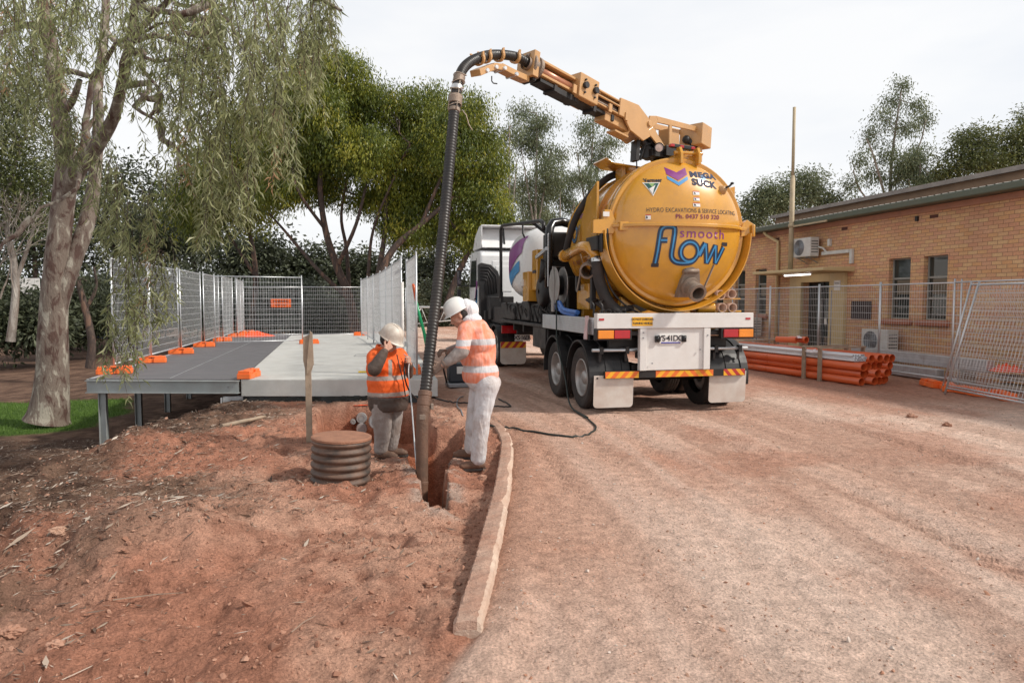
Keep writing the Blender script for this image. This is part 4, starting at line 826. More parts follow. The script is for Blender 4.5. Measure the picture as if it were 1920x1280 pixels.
# link chain that carries the hose bend
m = MB(); links = [aY(985, 150, 8.93), aY(960, 139, 8.76), aY(938, 128, 8.60), aY(922, 126, 8.47), aY(905, 132, 8.32), aY(893, 137, 8.2)]
for a, b in zip(links[:-1], links[1:]): m.bar(a, b + (b - a) * .15, .14, .075, up=(0, 0, 1))
guide = m.build('hose_guide', 'boom_paint', TR, .006)
m = MB()
for a in links[1:-1]: m.cyl(a - side * .10 + Vector((0, 0, -.02)), a + side * .10 + Vector((0, 0, -.02)), .024, None, 10)
m.build('pin', 'chrome', guide)
for s in (.28, .62, .92, 1.10):
    c = at_len(s); tdir = (at_len(s + .03) - at_len(s - .03)).normalized(); nrm = Vector((0, 0, 1)) - tdir * tdir.z; nrm.normalize(); bi = tdir.cross(nrm)
    if tdir.z < -.6: nrm = -Vector((plan.x, plan.y, 0)) * -1; nrm = (nrm - tdir * nrm.dot(tdir)).normalized(); bi = tdir.cross(nrm)
    m = MB(); n = 14; vs = []
    for i in range(n + 1):
        t = math.radians(-215 + 250 * i / n)
        for r, w in ((.064, -.02), (.090, -.02), (.090, .02), (.064, .02)): vs.append(c + (bi * math.cos(t) + nrm * math.sin(t)) * (r + .025 * (i in (0, n))) + tdir * w)
    m.add(vs, [(i * 4 + j, i * 4 + (j + 1) % 4, (i + 1) * 4 + (j + 1) % 4, (i + 1) * 4 + j) for i in range(n) for j in range(4)] + [(0, 1, 2, 3), tuple(n * 4 + j for j in range(4))])
    m.build('hose_cradle', 'boom_paint', guide)
a = aY(922, 143, 8.45); m = MB(); m.tube([a, a + Vector((.0, 0, -.06)), a + Vector((.02, 0, -.085)), a + Vector((.07, 0, -.088))], .008, 6); m.build('hook', 'black', guide)
# ------------------------------------------------------------------ prime mover in front of the trailer
PM = thing('prime_mover', (TX, 18.5, 0), 'white cab truck with black air intake, coupled in front of the tank trailer', 'truck')
X0, X1 = 3.52, 6.02; YB, YF = 19.9, 22.0
m = MB()
for s in (-.42, .42): m.bx(TX + s - .04, TX + s + .04, 16.6, 21.8, .85, 1.12)
for y in (16.7, 17.6, 18.8, 19.6): m.bx(TX - .9, TX + .9, y - .05, y + .05, .88, 1.08)
m.bx(TX - 1.1, TX - .5, 18.9, 19.8, .5, 1.1); m.bx(TX + .5, TX + 1.1, 18.9, 19.8, .5, 1.1); m.bx(X0 + .02, X0 + .6, 19.3, 19.85, .95, 1.45); m.cyl((3.75, 18.6, .85), (3.75, 19.2, .85), .26, None, 20)
m.bx(3.7, 5.85, 17.3, 19.6, 1.12, 1.55); m.bx(3.62, 4.3, 18.9, 19.6, 1.2, 1.85); m.build('chassis', 'black', PM, .02)
m = MB()
cabp = [(YB, 1.15), (YB, 3.05), (YB + .12, 3.22), (YF - .35, 3.25), (YF - .08, 3.02), (YF, 2.2), (YF, .75), (YF - .55, .75), (YF - .55, 1.15)]
m.prism(cabp, (X0, 0, 0), (0, 1, 0), (0, 0, 1), (X1 - X0, 0, 0)); M('cab_white', (.82, .82, .82), .3, 0, .03, 2, 0, 30, .06, (.5, .42, .38), coat=.3); cab = m.build('cab', 'cab_white', PM, .06, seg=3)
m = MB(); m.bx(X0 + .35, X1 - .35, YB - .012, YB + .01, 1.5, 2.9); m.bx(X0 + .45, X0 + .95, YB - .025, YB, 2.0, 2.75); m.bx(X1 - .95, X1 - .45, YB - .025, YB, 2.0, 2.75); m.build('rear_wall_panel', 'cab_white', cab, .012)
m = MB(); m.prism([(YF - 1.35, 2.15), (YF - 1.35, 2.95), (YF - .5, 2.98), (YF - .22, 2.15)], (X0 - .012, 0, 0), (0, 1, 0), (0, 0, 1), (.02, 0, 0)); m.build('side_window', M('glass_dark', (.02, .025, .028), .06), cab)
m = MB(); m.prism([(YF - 1.42, .98), (YF - 1.42, 3.02), (YF - 1.38, 3.02), (YF - 1.38, .98)], (X0 - .006, 0, 0), (0, 1, 0), (0, 0, 1), (.01, 0, 0)); m.bx(X0 - .03, X0 - .005, YF - 1.3, YF - 1.1, 1.75, 1.80); m.build('cab_door', 'black', cab)
for k, (mt, z0) in enumerate((('purple', 1.75), ('cyan', 1.5))):
    m = MB(); m.add([(X0 - .008, YB + .65, z0 - .05), (X0 - .008, YB + .5, z0 + .55), (X0 - .008, YB + .75, z0 + .6), (X0 - .008, YB + .95, z0 + .05)], [(0, 1, 2, 3)]); m.build('emblem', mt, cab)
# roof fairing, open at the back, with a sloping panel added to catch sky light
m = MB(); prof = [(YB - .05, 3.95), (YB + .35, 3.93), (YB + 1.0, 3.72), (YB + 1.5, 3.30), (YB + .10, 3.28), (YB - .02, 3.62)]
for x in (X0 + .02, X1 - .05): m.prism(prof, (x, 0, 0), (0, 1, 0), (0, 0, 1), (.03, 0, 0))
m.prism([(YB - .05, 3.95), (YB + .35, 3.93), (YB + 1.0, 3.72), (YB + 1.5, 3.30), (YB + 1.5, 3.26), (YB + .95, 3.68), (YB + .33, 3.89), (YB - .05, 3.91)], (X0 + .05, 0, 0), (0, 1, 0), (0, 0, 1), (X1 - X0 - .10, 0, 0)); m.prism([(YB + .02, 3.30), (YB + .34, 3.87), (YB + .38, 3.85), (YB + .08, 3.28)], (X0 + .055, 0, 0), (0, 1, 0), (0, 0, 1), (X1 - X0 - .11, 0, 0)); fr = m.build('roof_fairing', 'cab_white', cab, .01)
m = MB(); m.bar((X0 + .75, YB + .1, 3.25), (X0 + .70, YB + .12, 3.88), .06, .05); m.bar((X0 + .2, YB + .08, 3.30), (X0 + .75, YB + .08, 3.25), .04, .04); m.build('stay', 'black', fr); m = MB(); m.bar((X1 - .75, YB + .1, 3.25), (X1 - .70, YB + .12, 3.88), .06, .05); m.build('stay', 'black', fr)
# snorkel air intake at the rear corner
m = MB(); ipr = [(-.36, 1.55), (-.36, 2.28), (-.40, 2.35), (-.40, 3.0), (-.30, 3.06), (.05, 3.0), (.30, 2.8), (.38, 2.55), (.38, 2.0), (.42, 1.92), (.36, 1.8), (.36, 1.2), (-.36, 1.2)]
m.prism([(a * .82, (b - 1.2) * .93 + 1.1) for a, b in ipr], (X0 + .22, YB - .32, 0), (1, 0, 0), (0, 0, 1), (0, .26, 0)); ai = m.build('air_intake', 'black', PM, .03, seg=3)
for k in range(5):
    o = .07 * k; m = MB(); m.tube([(X0 - .06, YB - .335, 2.70 - o * 1.2), (X0 + .18 - o * .2, YB - .335, 2.70 - o * 1.3), (X0 + .40 - o * 1.1, YB - .335, 2.45 - o), (X0 + .42 - o * 1.1, YB - .335, 1.95 - o * .2)], .016, 6); m.build('rib', 'black', ai)
for z in (2.45, 1.95):
    m = MB(); m.box((X0 - .36, YF - .15, z), (.10, .22, .52 if z > 2.2 else .28)); m.tube([(X0, YF - .2, z + .25), (X0 - .30, YF - .15, z + .25)], .02, 6); m.build('mirror', 'black', PM, .03)
m = MB(); m.bx(X0 - .42, X0 - .30, YF - .268, YF - .262, 2.24, 2.66); m.build('mirror_glass', M('mirror_g', (.5, .5, .5), .05, 1.), PM)
for side_, xo, xi in ((-1, X0 + .14, X0 + .46), (1, X1 - .14, X1 - .46)):
    for y in (17.75, 19.05): make_wheel(PM, (xo, y, .50), side_); make_wheel(PM, (xi, y, .50), side_)
    make_wheel(PM, (xo, 21.1, .50), side_)
    for y in (17.75, 19.05): mudguard(PM, ((xo + xi) / 2, y, .50), .58, .66, 0, 185)
    x0 = xo - .13 if side_ < 0 else xo - .55
    m = MB(); m.prism([(0, .55), (0, .08), (.04, .02), (.1, 0), (.58, 0), (.64, .02), (.68, .08), (.68, .55)], (x0, 17.08, .10), (1, 0, 0), (0, 0, 1), (0, .012, 0)); fl_ = m.build('mudflap', 'white_dirty', PM)
    m = MB(); chevrons(m, x0 + .005, x0 + .675, 17.07, .52, .68, .8 * -side_, 7); m.build('chevron_strip', ['hv_yellow', 'hv_red'], fl_, recalc=False)
    m = MB(); m.bx(x0 + .02, x0 + .72, 16.98, 17.06, .90, 1.10); m.bx(x0 + .18, x0 + .5, 16.972, 16.98, .93, 1.06); tl = m.build('tail_light', 'red_lens', PM, .01)
    m = MB(); m.tube([(x0 + .0, 17.05, 1.15), (x0 + .9, 17.05, 1.15)], .02, 8); m.build('guard_bracket', 'black', PM)
m = MB(); m.bx(3.88, 4.28, 16.94, 16.96, .70, .87); pl = m.build('number_plate', 'sticker', PM, .003); flat_text(pl, 'XS·16ER', .15, (4.08, 16.935, .785), (1, 0, 0), (0, 0, 1), 'ink', 'plate_lettering', .002, spacing=.82)
# ------------------------------------------------------------------ brick building on the right
WX = 13.3
BD = thing('brick_building', (WX, 18, 0), 'long single storey cream and red brick building with grey roof behind the site fence', 'building')
def brickmat():
    m = bpy.data.materials.new('brick'); m.use_nodes = True; t = m.node_tree; b = t.nodes['Principled BSDF']; MATS['brick'] = m
    tc = nn(t, 'ShaderNodeTexCoord'); sp = nn(t, 'ShaderNodeSeparateXYZ'); t.links.new(tc.outputs['Object'], sp.inputs[0])
    ad = nn(t, 'ShaderNodeMath', operation='ADD'); t.links.new(sp.outputs[0], ad.inputs[0]); t.links.new(sp.outputs[1], ad.inputs[1])
    cb = nn(t, 'ShaderNodeCombineXYZ'); t.links.new(ad.outputs[0], cb.inputs[0]); t.links.new(sp.outputs[2], cb.inputs[1])
    br = nn(t, 'ShaderNodeTexBrick', offset=.5, offset_frequency=2, squash=1.0)
    for k, v in (('Scale', 1.), ('Mortar Size', .006), ('Mortar Smooth', .2), ('Bias', -.1), ('Brick Width', .24), ('Row Height', .086)): br.inputs[k].default_value = v
    br.inputs['Color1'].default_value = (0, 0, 0, 1); br.inputs['Color2'].default_value = (1, 1, 1, 1); br.inputs['Mortar'].default_value = (.5, .5, .5, 1)
    t.links.new(cb.outputs[0], br.inputs[0])
    r = nn(t, 'ShaderNodeValToRGB'); t.links.new(br.outputs[0], r.inputs[0]); e = r.color_ramp.elements
    e[0].position = 0; e[0].color = (.62, .345, .165, 1); e[1].position = 1; e[1].color = (.55, .235, .135, 1)
    for p, c in ((.25, (.64, .42, .22)), (.5, (.58, .30, .17)), (.75, (.61, .35, .21))): q = e.new(p); q.color = (*c, 1)
    n = nn(t, 'ShaderNodeTexNoise', i_Scale=.6, i_Detail=5.); t.links.new(tc.outputs['Object'], n.inputs[0]); mr = nn(t, 'ShaderNodeMapRange', i_1=.3, i_2=.7, i_3=.82, i_4=1.12); t.links.new(n.outputs[0], mr.inputs[0])
    n2 = nn(t, 'ShaderNodeTexNoise', i_Scale=30., i_Detail=3.); t.links.new(tc.outputs['Object'], n2.inputs[0]); mr2 = nn(t, 'ShaderNodeMapRange', i_1=.3, i_2=.7, i_3=.88, i_4=1.1); t.links.new(n2.outputs[0], mr2.inputs[0])
    mu = nn(t, 'ShaderNodeMath', operation='MULTIPLY'); t.links.new(mr.outputs[0], mu.inputs[0]); t.links.new(mr2.outputs[0], mu.inputs[1])
    mx = nn(t, 'ShaderNodeMix', data_type='RGBA'); mx.inputs['B'].default_value = (.30, .155, .09, 1); t.links.new(br.outputs['Fac'], mx.inputs['Factor']); t.links.new(r.outputs[0], mx.inputs['A'])
    hs = nn(t, 'ShaderNodeHueSaturation'); t.links.new(mx.outputs['Result'], hs.inputs['Color']); t.links.new(mu.outputs[0], hs.inputs['Value']); t.links.new(hs.outputs[0], b.inputs['Base Color'])
    b.inputs['Roughness'].default_value = .85
    bp = nn(t, 'ShaderNodeBump', i_Strength=.6, i_Distance=.006, invert=True); t.links.new(br.outputs['Fac'], bp.inputs['Height']); t.links.new(bp.outputs[0], b.inputs['Normal'])
brickmat()
M('cream_paint', (.58, .45, .24), .55, 0, .08, 3, .03, 40, .15, (.3, .2, .1)); M('eave_green', (.085, .105, .075), .5, 0, .1, 3, dust=.1)
M('sill_red', (.36, .13, .075), .6, 0, .15, 5, .05); M('roof_grey', (.30, .265, .24), .9, 0, .22, 2.5, .4, 14, .45, (.16, .13, .12)); M('win_frame', (.30, .29, .26), .5); M('ac_white', (.60, .59, .56), .5, dust=.2)
gl = bpy.data.materials.new('window_glass'); gl.use_nodes = True; b = gl.node_tree.nodes['Principled BSDF']; b.inputs['Base Color'].default_value = (.035, .042, .038, 1); b.inputs['Roughness'].default_value = .04; b.inputs['Specular IOR Level'].default_value = .7; MATS['window_glass'] = gl
WINS = [(13.26, 13.95), (14.35, 15.06), (20.45, 21.1), (21.75, 22.4), (23.2, 23.9), (9.6, 10.3), (25.2, 25.9)]
DY0, DY1 = 17.2, 18.5; WZ0, WZ1, WT = 1.27, 2.80, 3.98
ys_ = sorted([4.0, 34.0] + [v for w in WINS for v in w] + [DY0, DY1]); m = MB(); T = .24
for a, b_ in zip(ys_[:-1], ys_[1:]):
    w = any(abs(a - q[0]) < 1e-6 for q in WINS); d = abs(a - DY0) < 1e-6
    if w: rng_ = [(-.3, WZ0), (WZ1, WT)]
    elif d: rng_ = [(2.30, WT)]
    else: rng_ = [(-.3, WT)]
    for z0, z1 in rng_:
        m.add([(WX, a, z0), (WX, b_, z0), (WX, b_, z1), (WX, a, z1)], [(0, 1, 2, 3)])
    if w or d:
        zz = (WZ0, WZ1) if w else (-.3, 2.30)
        for y in (a, b_): m.add([(WX, y, zz[0]), (WX + T, y, zz[0]), (WX + T, y, zz[1]), (WX, y, zz[1])], [(0, 1, 2, 3)])
        m.add([(WX, a, zz[1]), (WX + T, a, zz[1]), (WX + T, b_, zz[1]), (WX, b_, zz[1])], [(0, 1, 2, 3)])
        m.add([(WX, a, zz[0]), (WX + T, a, zz[0]), (WX + T, b_, zz[0]), (WX, b_, zz[0])], [(0, 1, 2, 3)])
for y in (4.0, 34.0): m.add([(WX, y, -.3), (WX + 9, y, -.3), (WX + 9, y, WT), (WX, y, WT)], [(0, 1, 2, 3)])
m.add([(WX + 9, 4, -.3), (WX + 9, 34, -.3), (WX + 9, 34, WT), (WX + 9, 4, WT)], [(0, 1, 2, 3)])
m.build('wall', 'brick', BD)
for (a, b_) in WINS[:5]:
    m = MB(); x = WX + .12; f = .035
    m.bx(x, x + .05, a, a + f, WZ0, WZ1); m.bx(x, x + .05, b_ - f, b_, WZ0, WZ1); m.bx(x, x + .05, a + f, b_ - f, WZ1 - f, WZ1); m.bx(x, x + .05, a + f, b_ - f, WZ0, WZ0 + f)
    for z in (WZ0 + .52, WZ0 + 1.02): m.bx(x - .005, x + .055, a + f, b_ - f, z - .025, z + .025)
    wn = m.build('window', 'win_frame', BD, .004)
    m = MB(); m.add([(x + .03, a + f, WZ0 + f), (x + .03, b_ - f, WZ0 + f), (x + .03, b_ - f, WZ1 - f), (x + .03, a + f, WZ1 - f)], [(0, 1, 2, 3)]); m.build('pane', 'window_glass', wn)
    m = MB(); y0 = a + .1 if a < 14 else a + .12; m.bx(x + .010, x + .02, y0, b_ - .16, WZ0 + .62, WZ0 + .98)
    for k in range(9): m.bx(x + .004, x + .012, y0, b_ - .16, WZ0 + .64 + k * .038, WZ0 + .655 + k * .038)
    m.build('blind', M('blind_tan', (.17, .14, .10), .8), wn)
    m = MB(); m.bx(WX - .10, WX + .12, a - .12, b_ + .14, WZ0 - .14, WZ0 - .002); m.build('window_sill', 'sill_red', BD, .03)
# eaves, roof
m = MB(); m.bx(WX - .42, WX - .30, 3.6, 34.4, 3.98, 4.14); m.build('gutter', 'eave_green', BD, .03)
m = MB(); m.bx(WX - .30, WX + .02, 3.6, 34.4, 3.985, 4.02); m.build('soffit', 'eave_green', BD); m = MB(); m.bx(WX - .05, WX - .003, 4.0, 34.0, 3.84, 3.98); m.build('frieze_board', M('frieze', (.40, .19, .12), .6), BD, .006)
m = MB(); n = 200; vs = []; k = int(30.8 / .19)
for i in range(k * 4 + 1):
    y = 3.6 + 30.8 * i / (k * 4); dz = .022 * math.cos(i * math.pi / 2)
    for (x, z) in ((WX - .40, 4.13), (WX + .8, 4.30), (WX + 2.0, 4.46)): vs.append((x, y, z + dz))
m.add(vs, [(i * 3 + j, (i + 1) * 3 + j, (i + 1) * 3 + j + 1, i * 3 + j + 1) for i in range(k * 4) for j in range(2)]); m.build('roof', 'roof_grey', BD)
m = MB(); m.bx(WX + 1.98, WX + 2.04, 3.6, 23.0, 4.40, 4.80); m.build('clerestory_wall', M('clerestory', (.26, .17, .11), .8, var=.2, vs=2), BD)
m = MB(); m.prism([(WX + 1.86, 4.80), (WX + 9.3, 5.35), (WX + 9.3, 5.42), (WX + 1.86, 4.88)], (0, 3.5, 0), (1, 0, 0), (0, 0, 1), (0, 19.6, 0)); m.bx(WX + 1.82, WX + 1.86, 3.5, 23.1, 4.78, 4.90); m.build('upper_roof', 'roof_grey', BD, .006)
m = MB(); m.bx(WX + 2.04, WX + 9, 3.6, 34.3, 4.38, 4.44); m.build('lower_roof', 'roof_grey', BD)
# door, porch
m = MB(); m.bx(WX - .10, WX + .02, DY0 - .62, DY0, -.2, 2.52); m.bx(WX - .10, WX + .02, DY1, DY1 + .55, -.2, 2.52); m.bx(WX - .10, WX + .02, DY0, DY1, 2.28, 2.52); m.build('porch_frame', 'cream_paint', BD, .01)
m = MB(); m.prism([(WX - 1.0, 2.55), (WX - .11, 2.53), (WX + .02, 2.53), (WX + .02, 2.67), (WX - 1.0, 2.64)], (0, 16.3, 0), (1, 0, 0), (0, 0, 1), (0, 3.4, 0)); m.build('porch_canopy', 'cream_paint', BD, .02)
m = MB(); x = WX + .2; m.bx(x, x + .05, DY0, DY0 + .05, -.1, 2.28); m.bx(x, x + .05, DY1 - .05, DY1, -.1, 2.28); m.bx(x, x + .05, DY0 + .62, DY0 + .68, -.1, 2.28); m.bx(x, x + .05, DY0 + .05, DY1 - .05, 2.0, 2.05)
dr = m.build('door', M('door_frame', (.02, .02, .02), .4), BD, .004)
m = MB(); m.add([(x + .03, DY0, -.1), (x + .03, DY1, -.1), (x + .03, DY1, 2.28), (x + .03, DY0, 2.28)], [(0, 1, 2, 3)]); m.build('pane', 'window_glass', dr)
for (y, z, w, h, mt) in ((17.45, 1.62, .2, .14, 'sticker'), (17.40, 1.30, .26, .16, 'sign_green'), (17.42, 1.02, .24, .18, 'sticker'), (17.70, 1.12, .12, .16, 'sticker')):
    if mt == 'sign_green': M('sign_green', (.10, .30, .12), .5)
    m = MB(); m.bx(x - .012, x - .004, y - w / 2, y + w / 2, z - h / 2, z + h / 2); m.build('notice', mt, dr)
m = MB(); m.bx(WX - .115, WX - .104, 16.72, 16.98, 2.02, 2.30); nb_ = m.build('notice', 'sticker', BD); flat_text(nb_, '▪▪▪▪' if False else 'NOTICE', .05, (WX - .116, 16.85, 2.22), (0, -1, 0), (0, 0, 1), 'navy', off=.001)
m = MB(); m.cyl((WX - .62, 17.35, 2.49), (WX - .62, 18.55, 2.49), .025, None, 10); tl_ = m.build('tube_lamp', M('tube_glow', (1, .95, .86), .4, var=0, emit=4), BD); m = MB(); m.bx(WX - .66, WX - .58, 17.3, 18.6, 2.505, 2.55); m.build('lamp_batten', 'sticker', tl_)
m = MB(); m.bx(WX - .03, WX - .002, 15.62, 16.36, 1.24, 1.72); m.build('vent_grille', M('grille_dark', (.045, .03, .03), .6), BD)
for (y, z) in ((13.7, 3.72), (16.75, 3.74), (19.9, 3.72), (22.0, 3.72)):
    m = MB(); m.bx(WX - .006, WX + .002, y - .12, y + .12, z - .04, z + .04); m.build('air_brick', M('airbrick', (.10, .04, .03), .9), BD)
m = MB(); m.bx(WX - .05, WX, 14.15, 14.22, 3.66, 3.78); m.build('bracket', 'black', BD)
m = MB(); m.tube([(WX - .30, 20.2, 3.98), (WX - .22, 20.15, 3.86), (WX - .07, 19.75, 3.62), (WX - .07, 19.75, 3.4), (WX - .07, 19.75, .15)], .05, 10); m.build('downpipe', 'cream_paint', BD)
vp0 = aX(1483, 470, WX - .45); vp1 = aX(1490, 201, WX - .45); vy = vp0.y; zt = vp1.z
m = MB(); m.cyl((WX - .45, vy, 2.64), (WX - .45, vy, zt * .72), .072, None, 14); m.cyl((WX - .45, vy, zt * .72), (WX - .45, vy, zt), .046); m.cyl((WX - .45, vy, zt * .69), (WX - .45, vy, zt * .73), .056); m.cyl((WX - .45, vy, 3.95), (WX - .45, vy, 4.05), .095); m.bar((WX - .45, vy, 3.97), (WX - .45, vy - 1.6, 3.97), .035, .05)
m.build('vent_pole', M('pole_tan', (.44, .35, .22), .6, var=.15, dust=.3, dustcol=(.25, .2, .17)), BD)
def ac_unit(name, loc, w, h, d, label, brackets=False, group='air conditioner outdoor units on the brick wall'):
    r = thing(name, loc, label, 'air conditioner', group); x, y, z = loc
    m = MB(); m.bx(x - d, x, y - w / 2, y + w / 2, z, z + h); c = m.build('casing', 'ac_white', r, .02)
    m = MB(); fy = y + w * .14; fz = z + h * .5; R_ = h * .40
    for k in range(8): m.lathe((x - d - .004, fy, fz), (-1, 0, 0), [(R_ * (k + 1) / 8, 0), (R_ * (k + 1) / 8 + .006, .012), (R_ * (k + 1) / 8 + .012, 0)], 24)
    for k in range(12): t = math.pi * k / 6; m.bar((x - d - .008, fy, fz), (x - d - .008, fy + R_ * math.cos(t), fz + R_ * math.sin(t)), .006, .008)
    m.build('fan_grille', 'galv_dark', r); m = MB(); m.lathe((x - d - .003, fy, fz), (-1, 0, 0), [(.001, 0), (R_ * 1.05, 0)], 24); m.build('fan_opening', M('ac_dark', (.10, .10, .10), .6), r)
    m = MB()
    for k in range(5): m.bx(x - d + .04, x - .04, y - w / 2 - .004, y - w / 2 + .004, z + h * (.2 + .14 * k), z + h * (.25 + .14 * k))
    m.build('side_vent', 'ac_dark', r)
    if brackets:
        for yy in (y - w * .3, y + w * .3): m = MB(); m.bar((x + .08, yy, z - .02), (x - d - .02, yy, z - .02), .03, .03); m.bar((x + .08, yy, z - .18), (x - d * .8, yy, z - .03), .02, .02); m.build('bracket', 'galv_dark', r)
    return r
ac_unit('air_conditioner', (WX - .10, 18.08, 3.03), .80, .56, .30, 'white box air conditioner on brackets above the porch canopy', True)
ac_unit('air_conditioner', (WX - .12, 14.98, .42), .90, .58, .33, 'white air conditioner low on the wall beneath the left of the right-hand windows')
ac_unit('air_conditioner', (WX - .12, 20.9, .55), .85, .62, .33, 'cream air conditioner low on the wall beside the truck tail lights')
m = MB(); m.bx(WX - .09, WX - .003, 16.45, 17.6, 3.05, 3.15); m.bx(WX - .09, WX - .003, 16.33, 16.43, 2.75, 3.15); m.tube([(WX - .15, 17.65, 3.3), (WX - .1, 17.5, 3.25), (WX - .06, 17.4, 3.12)], .03, 8); m.bx(WX - .09, WX, 17.25, 17.35, 3.3, 3.5); m.build('duct_cover', 'ac_white', BD, .012)
m = MB(); m.bx(WX - .30, WX - .25, 19.9, 20.9, .42, .47); m.bx(WX - .3, WX - .25, 20.7, 20.75, .0, .5); m.build('conduit', 'ac_white', BD)

# ------------------------------------------------------------------ temporary fence panels
M('wire', (.66, .67, .68), .45, .3, .1, 8)
def fence_panel(w=2.35, h=2.10, step=.075, name='mesh_fence', nh=12, wr=.0026, fr=.018, lift=.12):
    r = thing(name, (0, 0, 0), '', 'fence panel')
    for x in (0, w): m = MB(); m.cyl((x, 0, 0), (x, 0, h + .07), fr, None, 10); m.build('post', 'galv', r)
    m = MB(); m.cyl((0, 0, h), (w, 0, h), fr * .95, None, 10); m.build('rail', 'galv', r); m = MB(); m.cyl((0, 0, lift), (w, 0, lift), fr * .95, None, 10); m.build('rail', 'galv', r)
    m = MB(); n = int(w / step)
    for i in range(1, n): x = w * i / n; m.cyl((x, 0, lift), (x, 0, h), wr, None, 4, False)
    for j in range(1, nh): z = lift + (h - lift) * j / nh; m.cyl((0, 0, z), (w, 0, z), wr * 1.5, None, 4, False)
    m.build('wire_mesh', 'wire', r); return r
FP = fence_panel(); FP_used = [False]
def place_panel(a, b, label, group, z=None, lean=0., proto=None, extra=0.):
    """stands a panel from a towards b (both Vectors on the ground)"""
    p = proto or FP
    if p is FP and not FP_used[0]: o = FP; FP_used[0] = True
    elif p is not FP: o = p
    else: o = copy_tree(FP)
    d = Vector(b) - Vector(a); o.location = (a[0], a[1], a[2] if z is None else z); o.rotation_euler = (lean, 0, math.atan2(d.y, d.x)); o.scale = (d.to_2d().length / 2.35, 1, 1)
    tag(o, label, 'fence panel', group); return o
GL = 'mesh fence panels along the deck edge'
lbl = ['nearest wire fence panel on the left deck edge, behind hanging leaves', 'second wire fence panel from the near end of the deck edge', 'third wire fence panel from the near end of the deck edge', 'fourth wire fence panel from the near end of the deck edge', 'fifth wire fence panel from the near end of the deck edge', 'last wire fence panel on the left deck edge, at the far corner']
PY = [14.15, 16.5, 19.1, 21.8, 24.6, 27.3, 29.9]
for i in range(6): place_panel((-4.52 + .01 * i, PY[i] + .03, .42), (-4.52 - .02 * i, PY[i + 1] - .03, .42), lbl[i], GL)
GB = 'mesh fence panels across the far end of the deck'
pts = [(-4.75, 30.0, .1), (-2.3, 30.0, .1), (.10, 29.9, .1)]
place_panel(pts[0], pts[1], 'wire fence panel with orange warning board at the far end of the deck', GB, 0.2)
place_panel(pts[1], pts[2], 'wire fence panel behind the far end of the pale slab', GB, 0.2)
place_panel((.25, 30.1, .1), (2.0, 30.6, .1), 'leaning wire fence panel with a small grey plate right of the slab end', GB, .15, .06)
place_panel((-4.20, 21.9, .36), (-1.75, 22.6, .36), 'single taller wire panel standing loose across the middle of the deck', GB, .36)
GR = 'mesh fence panels seen edge on along the right of the slab'
R0 = [(.10, 26.2), (.30, 24.0), (.45, 21.8), (.60, 19.6), (.67, 17.3), (.72, 15.1), (.78, 12.9)]
for i, w_ in enumerate(('sixth and farthest', 'fifth', 'fourth', 'third', 'second', 'nearest')): place_panel((*R0[i], .40), (*R0[i + 1], .40), w_ + ' wire panel in the row seen edge on behind the orange jacket', GR, .40)
place_panel((.975, 14.25, .42), (.99, 12.05, .42), 'separate wire panel seen edge on just left of the hanging hose', GR, .42)
m = MB(); m.cyl((.795, 12.83, .37), (.795, 12.83, 2.08), .03, None, 14); tag(m.build('white_post', 'sticker'), 'plain white post at the near end of the edge-on wire panels', 'post')
# right site fence
GS = 'mesh fence panels in front of the brick building'
f0 = [(12.15, 20.6), (12.05, 18.3), (12.0, 16.0), (11.95, 13.75), (11.92, 11.5)]
ls = ['wire fence panel partly behind the truck tail, left of the doorway', 'wire fence panel in front of the dark doorway', 'wire fence panel in front of the vent grille and left window', 'wire fence panel in front of the right-hand window, right of the pipes']
for i in range(4): place_panel((*f0[i], 0), (f0[i + 1][0], f0[i + 1][1] + .03, 0), ls[i], GS)
place_panel((11.62, 11.4, 0), (11.40, 9.0, 0), 'wire fence panel behind the leaning one at the right edge', GS)
place_panel((10.95, 10.95, 0), (10.5, 8.5, 0), 'leaning wire fence panel at the right edge, tilted towards the wall', GS, 0.0, -.24)
place_panel((10.62, 10.55, 0), (10.15, 8.1, 0), 'front leaning wire fence panel at the right edge with slanting post', GS, 0.0, -.27)
for (y, h) in ((20.1, 2.0), (18.9, 2.0), (16.5, 2.02), (14.6, .0)):
    if h: m = MB(); m.cyl((12.75, y, 0), (12.75, y, h), .016, None, 8); o = m.build('star_picket', 'galv_dark'); tag(o, {20.1: 'dark steel picket left of the doorway against the brick wall', 18.9: 'dark steel picket just left of the door frame', 16.5: 'dark steel picket between the doorway and the vent grille'}[y], 'picket', 'steel pickets in front of the brick wall')

# orange fence feet
def fence_foot():
    r = MB(); prof = [(-.30, 0), (.30, 0), (.30, .05), (.26, .12), (-.26, .12), (-.30, .05)]
    r.prism([(-.30, -.11), (-.26, -.125), (-.05, -.125), (-.02, -.09), (.02, -.09), (.05, -.125), (.26, -.125), (.30, -.11), (.30, .11), (.26, .125), (.05, .125), (.02, .09), (-.02, .09), (-.05, .125), (-.26, .125), (-.30, .11)], (0, 0, 0), (1, 0, 0), (0, 1, 0), (0, 0, .09))
    for s in (-1, 1): r.prism([(s * .28, -.10), (s * .06, -.10), (s * .06, .10), (s * .28, .10)], (0, 0, .088), (1, 0, 0), (0, 1, 0), (0, 0, .05)); r.cyl((s * .17, 0, .137), (s * .17, 0, .150), .035, None, 12)
    r.box((0, 0, .13), (.16, .14, .03)); return r
ff = fence_foot().build('fence_block', 'orange_plastic', None, .018, seg=2); ffn = [0]
def place_foot(x, y, z, rz, label, group, tilt=0.):
    o = ff if ffn[0] == 0 else ff.copy()
    if ffn[0]: COL.objects.link(o)
    ffn[0] += 1; o.location = (x, y, z); o.rotation_euler = (tilt, 0, rz); tag(o, label, 'fence foot', group); return o
G1 = 'orange plastic feet under the deck fence'
